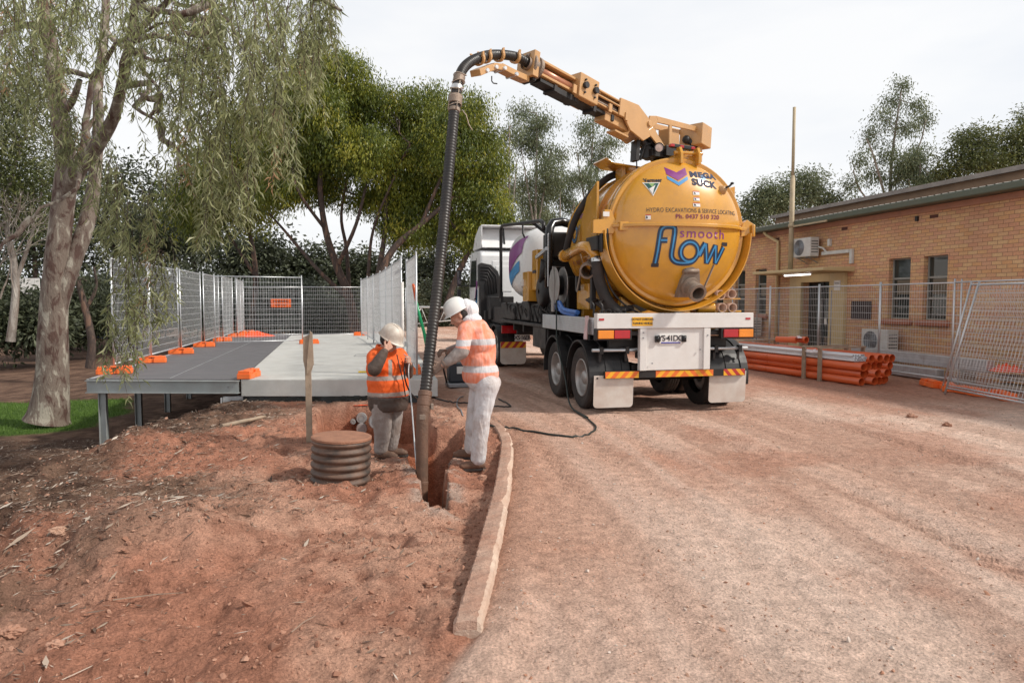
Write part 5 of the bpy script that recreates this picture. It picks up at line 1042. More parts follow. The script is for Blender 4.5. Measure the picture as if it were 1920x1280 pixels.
nm = ['nearest orange plastic foot under the deck fence at the front corner', 'second orange plastic foot along the left deck edge', 'third orange plastic foot along the left deck edge', 'fourth orange plastic foot along the left deck edge', 'fifth orange plastic foot along the left deck edge', 'sixth orange plastic foot along the left deck edge', 'last orange plastic foot at the far left corner of the deck']
for i in range(7): place_foot(-4.50, PY[i], .365, math.radians(12), nm[i], G1)
place_foot(-1.93, 12.92, .365, math.radians(80), 'orange plastic foot alone at the seam of dark deck and pale slab', G1)
place_foot(-1.55, 22.6, .365, math.radians(8), 'orange plastic foot behind the wooden post, mid slab', G1)
place_foot(.10, 27.4, .365, 0, 'orange plastic foot at the far end of the slab', G1); place_foot(1.15, 26.3, .365, .1, 'rear one of two orange feet at the far right of the slab', G1); place_foot(1.2, 23.6, .365, .3, 'front one of two orange feet at the far right of the slab', G1)
q = aZ(778, 700, .365); place_foot(q.x, q.y + .1, .365, math.radians(85), 'orange plastic foot between the orange jacket and the hose', G1)
G2 = 'orange plastic feet lying by the right fence'
for (x, y, rz, lb) in ((11.3, 11.55, 1.2, 'leftmost orange foot of the row lying on the red earth at the right fence'), (11.15, 11.0, .9, 'second orange foot from the left on the earth at the right fence'), (11.05, 10.4, 1.4, 'third orange foot from the left, under the leaning panels'), (11.1, 9.8, 1.1, 'fourth orange foot from the left, under the leaning panels'), (11.25, 9.15, 1.3, 'rightmost orange foot under the leaning panels')): place_foot(x, y, .0, rz, lb, G2, .05)
# warning board
m = MB(); m.bx(-3.55, -2.75, 29.92, 29.94, 1.45, 1.80); wb = tag(m.build('warning_board', M('sign_orange', (.75, .13, .02), .5)), 'orange warning board tied to the far deck fence panel', 'sign')
flat_text(wb, 'WARNING', .13, (-3.15, 29.915, 1.70), (1, 0, 0), (0, 0, 1), 'ink', off=.002); flat_text(wb, 'KEEP OUT', .10, (-3.15, 29.915, 1.54), (1, 0, 0), (0, 0, 1), 'ink', off=.001)
m = MB(); m.bx(1.0, 1.35, 30.25, 30.27, 1.35, 1.62); tag(m.build('small_plate', M('plate_grey', (.30, .24, .23), .6)), 'small faded plate hung on the leaning far fence panel', 'plate')

# ------------------------------------------------------------------ deck and slab
DZ = .36
A = (-4.66, 13.32); B = (-2.03, 12.73); C_ = (1.34, 11.90); D_ = (-4.95, 31.0); E_ = (-2.35, 30.4) ; G_ = (1.75, 29.2)
def slab(name, poly, z0, z1, mat, parent, bev=0.): m = MB(); m.prism(poly, (0, 0, z0), (1, 0, 0), (0, 1, 0), (0, 0, z1 - z0)); return m.build(name, mat, parent, bev)
DK = thing('deck_platform', (-3.3, 13.5, -.7), 'raised dark sheeted deck on grey steel posts beside the pale slab', 'platform')
Bd = aZ(450, 711, DZ); Ed = aZ(545, 628, DZ); Ed = (Ed.x, Ed.y); Bd = (Bd.x, Bd.y)
slab('deck_sheet', [A, Bd, Ed, D_], .345, .36, M('deck_dark', (.115, .11, .12), .55, 0, .12, 1.6, .05, 50, .25, (.18, .16, .15)), DK)
sd_ = (Vector(Bd) - Vector(A)).normalized(); nrm = Vector((-sd_.y, sd_.x))
def ibeam(p, q, z0, z1, w, name='beam'):
    p, q = Vector(p), Vector(q); d = (q - p).normalized(); n_ = Vector((d.y, -d.x)); m = MB()
    for z in (z0, z1 - .014): m.prism([(0, 0), ((q - p).length, 0), ((q - p).length, w), (0, w)], (p.x, p.y, z), (d.x, d.y, 0), (n_.x, n_.y, 0), (0, 0, .014))
    m.prism([(0, w * .45), ((q - p).length, w * .45), ((q - p).length, w * .55), (0, w * .55)], (p.x, p.y, z0 + .014), (d.x, d.y, 0), (n_.x, n_.y, 0), (0, 0, z1 - z0 - .028)); return m.build(name, 'steel_beam', DK, .002)
n_ = Vector((sd_.y, -sd_.x)); p0 = Vector(A) + sd_ * 0 + n_ * .05; ibeam((A[0], A[1] - .0), Bd, .12, .343, .11)
for dx in (.10, .19): b0 = MB(); q = Vector(Bd) - sd_ * dx + n_ * .062; b0.cyl((q.x, q.y, .235), (q.x + n_.x * .02, q.y + n_.y * .02, .235), .012, None, 8); b0.build('bolt', 'galv_dark', DK)
ibeam(D_, (A[0] + .02, A[1] + .12), .12, .343, .10); 
for yy in (16, 19, 22, 25, 28): m = MB(); m.bx(-4.7, -2.3, yy, yy + .06, .18, .342); m.build('joist', 'steel_beam', DK)
for i, (x, y) in enumerate(((-4.43, 13.28), (-4.5, 15.5), (-4.5, 17.7), (-4.52, 19.9), (-4.55, 22.1), (-4.6, 24.5), (-2.15, 15.5), (-2.2, 18), (-2.2, 20.5))):
    m = MB(); z = gz(x, y) - .15
    for s in (-1, 1): m.bx(x + s * .055 - .006, x + s * .055 + .006, y - .055, y + .055, z, .118)
    m.bx(x - .05, x + .05, y - .006, y + .006, z, .118); m.build('leg', 'steel_beam', DK, .002)
m = MB(); 
for s in range(3): pass
m.bar((-3.28, 13.1, .3635), (-3.6, 30.2, .3635), .012, .003); m.build('seam', 'galv', DK)
m = MB(); m.prism([(-4.66, 13.32), (-4.58, 13.30), (-4.87, 31.0), (-4.95, 31.0)], (0, 0, .3605), (1, 0, 0), (0, 1, 0), (0, 0, .006)); m.build('edge_trim', 'galv', DK)
SL = thing('concrete_slab', (0, 13, 0), 'pale grey concrete slab with thick front edge behind the workers', 'slab')
slab('slab', [(Bd[0] + .012, Bd[1] - .003), C_, G_, (Ed[0] + .012, Ed[1])], .055, .362, 'concrete', SL, .015)
for (px, py, w, h) in ((703, 667, .75, .30),):
    q = aZ(px - 8, py, .365); m = MB()
    for a, b_ in (((0, 0), (1.6, -.1)), ((0, 0), (.05, .55)), ((.05, .55), (1.6, .4)), ((1.6, -.1), (1.6, .4))): m.bar((q.x + a[0] - .4, q.y + a[1], .366), (q.x + b_[0] - .4, q.y + b_[1], .366), .02, .004)
    m.build('pit_frame', 'galv_dark', SL)
m = MB(); q = Vector(Bd); m.bx(q.x - .32, q.x + .16, q.y + .12, q.y + .22, -.12, .05); m.bx(q.x - .32, q.x - .30, q.y - .05, q.y + .12, -.12, .05); m.build('bearer', 'galv', DK, .004)
# plastic membrane under the slab
m = MB(); P = [(-1.9, 12.68), (-1.2, 12.52), (-.4, 12.36), (.3, 12.16), (1.1, 11.96)]; vs = []; n = 60
for i in range(n + 1):
    t = i / n; x = -2.0 + 3.2 * t; y = 12.73 - .83 / 3.37 * (x + 2.03); w = mnoise.noise(Vector((x * 4, 0, 3))) * .05
    for k in range(5): vs.append((x, y - .03 - .10 * k / 4 + .02 * mnoise.noise(Vector((x * 9, k, 0))), .075 - .03 * k + w * (k / 4)))
m.add(vs, [(i * 5 + k, (i + 1) * 5 + k, (i + 1) * 5 + k + 1, i * 5 + k + 1) for i in range(n) for k in range(4)], True); tag(m.build('plastic_membrane', 'black_shiny'), 'crumpled black plastic sheet sticking out under the slab edge', 'plastic sheet')
def crumple(name, c, rx, ry, h, mat, label, cat, seed):
    m = MB(); n = 22; vs = []
    for i in range(n + 1):
        for j in range(n + 1):
            x = (i / n - .5) * 2; y = (j / n - .5) * 2; r = math.hypot(x, y); k = max(0, 1 - r); z = h * (k ** .6) * (.35 + .9 * abs(mnoise.noise(Vector((x * 2.2 + seed, y * 2.2, 0)))) + .4 * mnoise.noise(Vector((x * 6, y * 6, seed))))
            e = 1 + .25 * mnoise.noise(Vector((x * 2, y * 2, seed + 5))); s = 1 if r < 1 else 1 / r; vs.append((c[0] + x * s * e * rx, c[1] + y * s * e * ry, c[2] + max(.003, z)))
    m.add(vs, [(i * (n + 1) + j, (i + 1) * (n + 1) + j, (i + 1) * (n + 1) + j + 1, i * (n + 1) + j + 1) for i in range(n) for j in range(n)], False); return tag(m.build(name, mat), label, cat)
M('mesh_orange', (.85, .10, .03), .6)
crumple('barrier_mesh', (-3.9, 27.8, .36), .75, .5, .25, 'mesh_orange', 'crumpled orange barrier mesh on the far end of the dark deck', 'barrier mesh', 3)
crumple('barrier_mesh', (12.4, 10.9, .35), .28, .3, .2, 'mesh_orange', 'scrap of orange barrier mesh on the timber behind the right fence', 'barrier mesh', 5)
m = MB(); q = aZ(686, 699, .365); m.bar((q.x - .14, q.y, .39), (q.x + .25, q.y - .03, .39), .05, .03); tag(m.build('spirit_level', M('level_yellow', (.75, .50, .02), .4), None, .008), 'yellow spirit level on the slab beside the orange jacket', 'level')

# ------------------------------------------------------------------ pipes stacked on the right
M('pipe_orange', (.72, .13, .035), .35, 0, .06, 3, 0, 60, .15, (.4, .16, .09), coat=.2); M('pipe_white', (.70, .71, .74), .4, 0, .04, 3, dust=.1)
def pipe_proto(name, r, L, wt, mat, n=20):
    m = MB(); m.lathe((0, 0, 0), (0, 1, 0), [(r - wt, 0), (r, .0), (r, L), (r - wt, L), (r - wt, 0)], n, False)
    o = m.build(name, mat); 
    for i, p in enumerate(o.data.polygons): p.use_smooth = (i // n) in (1, 3)
    return o
pd = Vector((9.35 - 10.05, 6.0 - .05)).normalized(); rz = math.atan2(-pd.x, pd.y); per = Vector((pd.y, -pd.x))
op = pipe_proto('sewer_pipe', .080, 6.0, .006, 'pipe_orange'); used = [False, False]; rr = random.Random(4)
def put(proto, k, p, label, group, rz_, sc=1.):
    o = proto if not used[k] else proto.copy()
    if used[k]: COL.objects.link(o)
    used[k] = True; o.location = p; o.rotation_euler = (0, 0, rz_); o.scale = (sc, 1, sc); tag(o, label, 'pipe', group)
base = Vector((9.98, 12.0))
cols_n = [4, 4, 4, 3, 4]
for c in range(6):
    for r_ in range(4):
        if c <= 1 and r_ == 3: continue
        off = .08 if r_ % 2 else 0; q = base + per * (c * .166 + off) + pd * rr.uniform(-.12, .14); z = .085 + r_ * .150
        put(op, 0, (q.x, q.y, z), 'orange pipe, %s from the left in the %s row of the staked pipe stack' % (('first', 'second', 'third', 'fourth', 'fifth', 'last')[c], ('bottom', 'second', 'third', 'top')[r_]), 'orange pipes in the staked stack', rz + rr.uniform(-.004, .004))
wp = pipe_proto('conduit_pipe', .026, 5.9, .003, 'pipe_white', 12)
for c in range(6):
    for r_ in range(3):
        q = base + per * (-.02 + c * .055 + .027 * (r_ % 2)) + pd * (rr.uniform(-.03, .05) + .12); put(wp, 1, (q.x, q.y, .085 + 3 * .15 - .03 + r_ * .047), 'thin white conduit, %s from the left in the %s layer on the orange pipes' % (('first', 'second', 'third', 'fourth', 'fifth', 'last')[c], ('lower', 'middle', 'top')[r_]), 'white conduits on the pipe stack', rz)
for k, s in enumerate((.35, .75, 4.0)):
    pass
for k, (s, lb) in enumerate(((.95, 'timber stake clamping the pipe stack, the nearest of the three on its left side'), (1.42, 'timber stake clamping the pipe stack, second of the three from the near end'), (3.75, 'timber stake clamping the pipe stack towards its far end'))):
    q = base + pd * s - per * .125; st = thing('stake_frame', (q.x, q.y, 0), lb, 'timber stake', 'timber stake frames round the pipe stack')
    for w in (0, 1.20): p2 = q + per * w; m = MB(); m.box((p2.x, p2.y, .34), (.045, .09, .70), Euler((0, 0, rz))); m.build('upright', 'timber', st, .003)
    p2 = q + per * .6; m = MB(); m.box((p2.x, p2.y, .71), (1.30, .09, .035), Euler((0, 0, rz))); m.build('batten', 'timber', st, .003)
# short bends lying on top
q = base + pd * 2.3 + per * .45
for k, (dx, lb, an) in enumerate(((0, 'left one of the short orange pipe offcuts on top of the stack', .5), (.22, 'right one of the short orange pipe offcuts on top of the stack', .15))):
    m = MB(); d = Vector((math.sin(an) * -1, math.cos(an), 0)); s0 = Vector((q.x + dx, q.y - dx * .3, .80)); m.lathe(s0, d, [(.07, 0), (.078, 0), (.078, .10), (.072, .11), (.072, .5), (.062, .5), (.062, 0), (.07, 0)], 18, False); tag(m.build('pipe_offcut', 'pipe_orange'), lb, 'pipe', 'short orange offcuts on the pipe stack')
crumple('plastic_wrap', (base.x + pd.x * 1.25 - .06, base.y + pd.y * 1.25, .60), .12, .22, .10, M('wrap', (.75, .66, .66), .15), 'torn clear plastic wrap on the pipe stack between two stakes', 'plastic wrap', 8)
crumple('plastic_wrap', (q.x + .1, q.y + .1, .84), .10, .12, .08, 'wrap', 'pale plastic wrap around the short orange offcuts', 'plastic wrap', 9)
# steel beams and timber behind the fence
for (a, b_, z, lb) in (((12.55, 15.3), (12.35, 11.2), .30, 'upper grey steel beam lying behind the fence right of the pipes'), ((12.25, 14.9), (12.15, 12.2), .02, 'lower grey steel beam lying behind the fence right of the pipes')):
    m = MB(); m.bar((*a, z + .12), (*b_, z + .12), .20, .24, up=(0, 0, 1)); tag(m.build('steel_beam', 'galv', None, .01), lb, 'steel beam', 'steel beams lying behind the right fence')
for (y, lb) in ((14.6, 'timber bearer under the left end of the steel beams'), (11.9, 'timber bearer under the right end of the steel beams')):
    m = MB(); m.bx(12.1, 12.7, y - .05, y + .05, .262, .298); m.bx(12.4, 12.7, y - .05, y + .05, 0, .26); tag(m.build('bearer', 'timber', None, .004), lb, 'timber', 'bearers under the steel beams')
for (x, y0, y1, z, lb, mt) in ((12.5, 8.6, 11.1, .22, 'grey timber stack top board behind the leaning panels', 'timber'), (12.3, 8.4, 11.0, .06, 'dark timber pallet board behind the leaning panels', 'timber')):
    m = MB()
    for k in range(4): m.bx(x - .24 + k * .13, x - .13 + k * .13, y0, y1, z, z + .05)
    m.bx(x - .26, x + .28, y0 + .2, y0 + .3, z - .06, z - .002); m.bx(x - .26, x + .28, y1 - .3, y1 - .2, z - .06, z - .002)
    tag(m.build('pallet', mt, None, .004), lb, 'pallet', 'pallets behind the leaning fence panels')

# ------------------------------------------------------------------ small things round the trench
q = aZ(636, 868, 0); RC = Vector((-.195, 6.86, 0)); RRd = .285
RS = thing('inspection_shaft', (RC.x, RC.y, 0), 'ribbed black plastic shaft with soil-covered lid left of the trench', 'shaft')
pr = []
for k in range(7): z = -.10 + k * .075; pr += [(RRd - .018, z), (RRd - .014, z + .018), (RRd, z + .026), (RRd + .006, z + .042), (RRd, z + .058), (RRd - .014, z + .066)]
m = MB(); m.lathe((RC.x, RC.y, -.03), (.04, 0, 1), pr, 48); m.build('shaft_wall', M('riser_black', (.04, .034, .03), .6, dust=.75, dustcol=(.26, .14, .09)), RS)
m = MB(); m.lathe((RC.x + .016, RC.y, .385), (.04, 0, 1), [(.001, .03), (RRd - .01, .028), (RRd + .006, .02), (RRd + .006, .0), (.001, 0)], 48, False); m.build('lid', M('lid_soil', (.30, .145, .09), .95, var=.2, vs=9, bump=.5, bs=50), RS)
p = aZ(580, 830, .02); m = MB(); m.prism([(-.035, -.05), (.035, -.05), (.035, .86), (.055, .92), (.045, 1.20), (.02, 1.31), (-.05, 1.28), (-.055, 1.0), (-.035, .9)], (p.x, p.y, p.z), (1, 0, 0), (0, 0, 1), (0, .055, 0)); m.prism([(-.02, .82), (.07, .95), (.06, 1.33), (.03, 1.36), (-.01, 1.0)], (p.x, p.y - .026, p.z), (1, 0, 0), (0, 0, 1), (0, .024, 0)); tag(m.build('wooden_post', 'timber', None, .004), 'weathered wooden post with splintered top standing behind the ribbed shaft', 'post')
def log(name, a, b_, r, mat, label, cat, n=10, taper=1.):
    m = MB(); P = []; R_ = []; 
    for i in range(9): t = i / 8; P.append(Vector(a).lerp(Vector(b_), t) + Vector((0, 0, .01 * mnoise.noise(Vector((t * 3, a[0], 1)))))); R_.append(r * (1 - t * (1 - taper)))
    m.tube(P, R_, n); return tag(m.build(name, mat), label, cat)
a = aZ(415, 795, .05); b_ = aZ(497, 778, .05); log('timber_offcut', (a.x, a.y, gz(a.x, a.y) + .04), (b_.x, b_.y, gz(b_.x, b_.y) + .04), .03, 'timber', 'short round timber offcut on the red bank in front of the deck', 'timber', taper=.8)
a = aZ(250, 800, -.35); b_ = aZ(329, 768, -.15); log('plastic_conduit', (a.x, a.y, gz(a.x, a.y) + .05), (b_.x, b_.y, gz(b_.x, b_.y) + .10), .045, 'steel_beam', 'grey pipe lying under the deck posts on the mulch', 'pipe', 14)
for i, (x, z, y, r_, lb) in enumerate(((*aY(678, 783, 11.78).xz, 11.78, .09, 'large grey pipe cap in the back wall of the pit'), (*aY(662, 790, 11.76).xz, 11.76, .045, 'small grey pipe cap left of the large one in the pit'), (*aY(678, 803, 11.6).xz, 11.6, .09, 'half buried grey pipe cap low in the pit'), (*aY(705, 790, 11.5).xz, 11.5, .12, 'green tinted pipe cap behind the worker legs in the pit'))):
    m = MB(); m.lathe((x, y, z), (0, -1, .1), [(.001, .10), (r_ * .9, .10), (r_, .09), (r_, -.15)], 24, False); m.lathe((x, y, z), (0, -1, .1), [(r_ * .5, .103), (r_ * .52, .108), (r_ * .54, .103)], 24); tag(m.build('capped_pipe', M('cap_grey', (.24, .26, .27), .5, dust=.6)), lb, 'pipe cap', 'pipe caps in the pit')
crumple('warning_tape', (.10, 12.02, -.06), .45, .12, .05, 'mesh_orange', 'torn orange tape along the back rim of the pit', 'tape', 12)
def ground_hose(name, pts, r, mat, label):
    P = spline([Vector((x, y, 0)) for x, y in pts], 12); P = [Vector((p.x, p.y, max(gz(p.x, p.y), -.1) + r + .006)) for p in P]; m = MB(); m.tube(P, r, 10); return tag(m.build(name, mat), label, 'hose')
g = lambda *a: [(aZ(x, y).x, aZ(x, y).y) for x, y in a]
P = spline([Vector((3.56, 12.1, 1.9)), Vector((3.44, 11.7, 1.5)), Vector((3.40, 11.5, 1.0)), Vector((3.36, 10.9, .45)), Vector((3.24, 10.2, .08)), Vector((3.27, 9.4, .02))], 8)[:-1] + [Vector((x, y, gz(x, y) + .016)) for x, y in [(p.x, p.y) for p in spline([Vector((x, y, 0)) for x, y in g((1075, 770), (1100, 787), (1117, 802), (1105, 814), (1060, 820), (1000, 812), (955, 802), (910, 793), (880, 785))], 8)]]
m = MB(); m.tube(P, .013, 8); tag(m.build('water_hose', M('hose_thin', (.012, .02, .017), .5)), 'thin dark hose looping from the reel over the driveway to the worker in white', 'hose')
ground_hose('air_line', g((800, 742), (825, 752), (860, 757), (905, 760), (945, 765), (957, 762), (935, 748)), .012, 'black', 'black line lying behind the hose nozzle and the white trousers')
ground_hose('air_line', g((868, 742), (858, 752), (858, 765), (868, 775)), .010, 'galv_dark', 'short loop of grey line left of the white trousers')
P = [Vector((3.55, 10.9, 1.50)), Vector((3.50, 11.5, 1.54)), Vector((3.55, 11.95, 1.66)), Vector((3.62, 12.3, 1.60)), Vector((3.75, 12.2, 1.52))]
for k, dz in enumerate((0, .06)):
    m = MB(); m.tube(spline([p + Vector((-.015 * k, -.12 * k, dz * .7)) for p in P], 8), .038, 12); tag(m.build('blue_hose', M('hose_blue', (.06, .17, .50), .45)), ['lower strand of blue hose coiled on the side tray', 'upper strand of blue hose coiled on the side tray'][k], 'hose', 'blue hose on the side tray')
m = MB(); n = 10
rag = MB(); vs = []
for i in range(9):
    for j in range(5): vs.append((3.445 - .02 * math.sin(j * 2.1 + i * .3) - .004 * i, 10.02 + .05 * (j - 2) * (.7 + .05 * i), 1.50 - i * .045))
rag.add(vs, [(i * 5 + j, i * 5 + j + 1, i * 5 + j + 6, i * 5 + j + 5) for i in range(8) for j in range(4)], True); tag(rag.build('rag', M('rag_pink', (.62, .46, .46), .85)), 'pale pink rag hanging over the side tray beside the tail light', 'rag')
for k, x in enumerate((3.62, 3.86)):
    m = MB(); z = 1.575
    for s in (-1, 1): m.tube([(x + s * .05 + .045 * math.cos(t), 9.72 - .01 * abs(math.sin(t)), z + .028 * math.sin(t)) for t in np.linspace(0, 2 * math.pi, 15)], .005, 6, False); m.tube([(x + s * .095, 9.72, z + .01), (x + s * .10, 9.86, z - .015)], .004, 6)
    gm_ = m.build('safety_glasses', 'black'); tag(gm_, ['left pair of clear safety glasses on the white rear beam', 'right pair of clear safety glasses on the white rear beam'][k], 'glasses', 'safety glasses on the rear beam')
# green and orange marker pole, small orange tool behind the hose
a = aY(777, 535, 12.2); b_ = aY(796, 625, 12.2); m = MB(); m.tube([aY(780, 565, 12.2), aY(786, 590, 12.2), aY(795, 622, 12.2), aY(800, 650, 12.2), aY(806, 700, 12.2)], .028, 8); gp = m.build('shovel_shaft', M('pole_green', (.01, .33, .13), .4)); tag(gp, 'bright green shovel shaft leaning behind the suction hose', 'shovel'); m = MB(); m.tube([aY(774, 532, 12.2), aY(777, 540, 12.2), aY(780, 565, 12.2)], [.02, .035, .02], 8); m.build('handle', 'pipe_orange', gp)
p = aZ(805, 690, .0); TL = thing('plate_compactor', (1.95, 13.6, 0), 'small dark engine machine with orange parts behind the hose', 'machine')
m = MB(); m.bx(1.75, 2.15, 13.5, 13.9, .10, .48); m.build('engine', M('engine_dark', (.03, .035, .045), .5), TL, .03); m = MB(); m.bx(1.72, 2.2, 13.45, 13.95, .0, .09); m.build('base_plate', 'galv_dark', TL, .02); m = MB(); m.cyl((1.85, 13.5, .48), (1.85, 13.5, .78), .04); m.build('filter', 'pipe_orange', TL); m = MB(); m.tube([(1.7, 13.5, .1), (1.6, 13.45, .5), (1.72, 13.4, .72), (2.3, 13.4, .74)], .018, 8); m.build('handle', 'black', TL); m = MB(); m.bx(1.9, 2.05, 13.46, 13.498, .28, .42); m.build('decal', 'sticker', TL)
# swing gate of white tube across the drive behind
GT = thing('boom_gate', (2.4, 24, 0), 'low white lattice gate across the driveway behind the hose', 'gate'); a = Vector((1.7, 24, 1.52)); b_ = Vector((5.2, 24.4, 1.42)); m = MB()
m.cyl(a, b_, .035); m.build('rail', 'white_paint', GT); m = MB(); m.cyl(a - Vector((0, 0, .62)), b_ - Vector((0, 0, .22)), .02)
for i in range(8): p = a.lerp(b_, i / 8); q2 = a.lerp(b_, (i + .5) / 8); q3 = a.lerp(b_, (i + 1) / 8); lo = lambda v, t: v - Vector((0, 0, .62 - .40 * t)); m.cyl(p, lo(q2, (i + .5) / 8), .012, None, 6); m.cyl(lo(q2, (i + .5) / 8), q3, .012, None, 6)
m.build('lattice', 'white_paint', GT); m = MB(); m.cyl((1.7, 24, 0), (1.7, 24, 1.6), .06); m.build('post', 'white_paint', GT)
# white utility parked far behind
UT = thing('utility_truck', (4.6, 27.5, 0), 'white flat tray utility parked far behind the worker in white', 'car'); m = MB()
m.prism([(0, .55), (0, 1.05), (.35, 1.10), (.75, 1.80), (2.0, 1.82), (2.15, 1.1), (4.6, 1.05), (4.6, .55)], (4.25, 28.3, 0), (.55, .835, 0), (0, 0, 1), (1.50, -.99, 0)); ub = m.build('body', 'white_paint', UT, .08, seg=3)
m = MB(); m.prism([(.50, 1.15), (.85, 1.70), (1.9, 1.70), (2.0, 1.15)], (4.235, 28.31, 0), (.55, .835, 0), (0, 0, 1), (.01, -.006, 0)); m.prism([(-.5, 1.15), (-.5, 1.68), (.5, 1.68), (.5, 1.15)], (5.18, 28.05, 0), (.835, -.55, 0), (0, 0, 1), (.01, .015, 0)); m.build('window', 'glass_dark', ub)
for s in (.8, 3.7): p = Vector((4.30, 28.27, .36)) + Vector((.55, .835, 0)) * s; m = MB(); m.lathe(p, (-.835, .55, 0), [(.20, .08), (.34, .06), (.36, 0), (.36, -.2), (.2, -.2)], 24); w_ = m.build('wheel', 'rubber', UT); m = MB(); m.lathe(p, (-.835, .55, 0), [(.001, .06), (.12, .05), (.2, .07)], 20); m.build('rim', 'chrome', w_)
# far white notice board and blue car through the trees
NBD = thing('notice_board', (-19, 42, -.5), 'white notice board on posts far off between the trees at the left', 'sign'); c = aY(45, 536, 42); m = MB(); m.bx(c.x - .75, c.x + .75, c.y, c.y + .06, c.z - .42, c.z + .42); m.build('board', 'sticker', NBD); 
for dx in (-.5, .5): m = MB(); m.bx(c.x + dx - .03, c.x + dx + .03, c.y + .07, c.y + .12, -1, c.z + .3); m.build('post', 'galv_dark', NBD)
c = aY(135, 592, 38); CR = thing('parked_car', (c.x, c.y, -.5), 'blue car mostly hidden by shrubs behind the big trunk', 'car'); m = MB(); m.prism([(-2, .3), (-2, .85), (-1.2, .95), (-.6, 1.4), (.8, 1.4), (1.3, .95), (2, .85), (2, .3)], (c.x, c.y, -.5), (1, 0, 0), (0, 0, 1), (0, 1.6, 0)); m.build('body', M('car_blue', (.03, .06, .22), .3, coat=.5), CR, .08); m = MB(); m.prism([(-1.0, .95), (-.5, 1.33), (.7, 1.33), (1.1, .95)], (c.x, c.y - .01, -.5), (1, 0, 0), (0, 0, 1), (0, .02, 0)); m.build('window', 'glass_dark', CR)
# ------------------------------------------------------------------ trees
def barkmat(name, a, b_, c, sc=3., st=.35):
    m = bpy.data.materials.new(name); m.use_nodes = True; t = m.node_tree; b = t.nodes['Principled BSDF']; MATS[name] = m
    tc = nn(t, 'ShaderNodeTexCoord'); mp = nn(t, 'ShaderNodeMapping'); mp.inputs['Scale'].default_value = (1, 1, st); t.links.new(tc.outputs['Object'], mp.inputs[0])
    n = nn(t, 'ShaderNodeTexNoise', i_Scale=sc, i_Detail=7., i_Roughness=.6, i_Distortion=.6); t.links.new(mp.outputs[0], n.inputs[0])
    r = nn(t, 'ShaderNodeValToRGB'); e = r.color_ramp.elements; e[0].position = .40; e[0].color = (*a, 1); e[1].position = .60; e[1].color = (*c, 1); q = e.new(.46); q.color = (*b_, 1); q = e.new(.53); q.color = (*b_, 1); t.links.new(n.outputs[0], r.inputs[0])
    t.links.new(r.outputs[0], b.inputs['Base Color']); b.inputs['Roughness'].default_value = .85
    n2 = nn(t, 'ShaderNodeTexNoise', i_Scale=sc * 7, i_Detail=5.); t.links.new(mp.outputs[0], n2.inputs[0]); ad = nn(t, 'ShaderNodeMath', operation='ADD'); t.links.new(n.outputs[0], ad.inputs[0]); t.links.new(n2.outputs[0], ad.inputs[1])
    bp = nn(t, 'ShaderNodeBump', i_Strength=.7, i_Distance=.03); t.links.new(ad.outputs[0], bp.inputs['Height']); t.links.new(bp.outputs[0], b.inputs['Normal'])
barkmat('bark_gum', (.38, .34, .28), (.20, .155, .125), (.10, .055, .043), 6.0, .38); barkmat('bark_dark', (.10, .07, .055), (.065, .045, .038), (.17, .10, .07), 5, .3); barkmat('bark_pale', (.40, .36, .32), (.27, .23, .20), (.2, .15, .12), 4, .3)
leafmat('leaf_willow', [(0, (.14, .16, .065)), (.35, (.29, .305, .135)), (.70, (.47, .475, .27)), (.94, (.66, .65, .50)), (1, (.50, .25, .11))], .42, .45)
leafmat('leaf_dense', [(0, (.05, .075, .014)), (.45, (.14, .175, .022)), (.8, (.30, .305, .03)), (1, (.44, .36, .05))], .5, .32)
leafmat('leaf_gum', [(0, (.09, .115, .055)), (.6, (.15, .18, .09)), (1, (.25, .27, .14))], .5, .3)
leafmat('leaf_olive', [(0, (.05, .065, .02)), (.6, (.11, .13, .035)), (1, (.21, .21, .06))], .5, .3)
leafmat('leaf_shrub', [(0, (.026, .034, .017)), (.6, (.062, .075, .036)), (1, (.135, .15, .085))], .6, .2)
leafmat('leaf_grey', [(0, (.05, .06, .045)), (.6, (.10, .12, .09)), (1, (.19, .21, .16))], .6, .25)
R = np.random.default_rng(11)
def unit(v): return v / np.maximum(1e-9, np.linalg.norm(v, axis=-1, keepdims=True))
def leaves(name, C, D, L, Wd, mat, rnd, parent, curl=.0):
    """C bases, D unit directions, L lengths: two-triangle pointed leaves, sickle-bent by curl"""
    n = len(C); S = unit(np.cross(D, R.normal(0, 1, (n, 3)))); L = L[:, None]; W_ = Wd[:, None]
    mid = C + D * L * .45 + S * L * curl; tip = C + D * L
    V = np.stack([C, mid + S * W_, mid - S * W_, tip], 1).reshape(-1, 3); b = (np.arange(n) * 4)[:, None]
    Fc = np.concatenate([b + [0, 1, 2], b + [1, 3, 2]], 1).reshape(-1, 3); return np_mesh(name, V, Fc, mat, rnd=np.repeat(np.clip(rnd, 0, 1), 2), parent=parent)
def branch(mb, a, b_, r0, r1, wob=.12, n=6, k=7, sag=0.):
    a, b_ = Vector(a), Vector(b_); L = (b_ - a).length; P = []; rr_ = []
    s = R.uniform(0, 50)
    for i in range(n + 1):
        t = i / n; w = math.sin(t * math.pi) * wob * L; P.append(a.lerp(b_, t) + Vector((mnoise.noise(Vector((s, t * 2.2, 0))), mnoise.noise(Vector((s, t * 2.2, 9))), mnoise.noise(Vector((s, t * 2.2, 17))))) * w + Vector((0, 0, sag * math.sin(t * math.pi) * L))); rr_.append(r0 + (r1 - r0) * t ** .8)
    mb.tube(P, rr_, k, False); return P
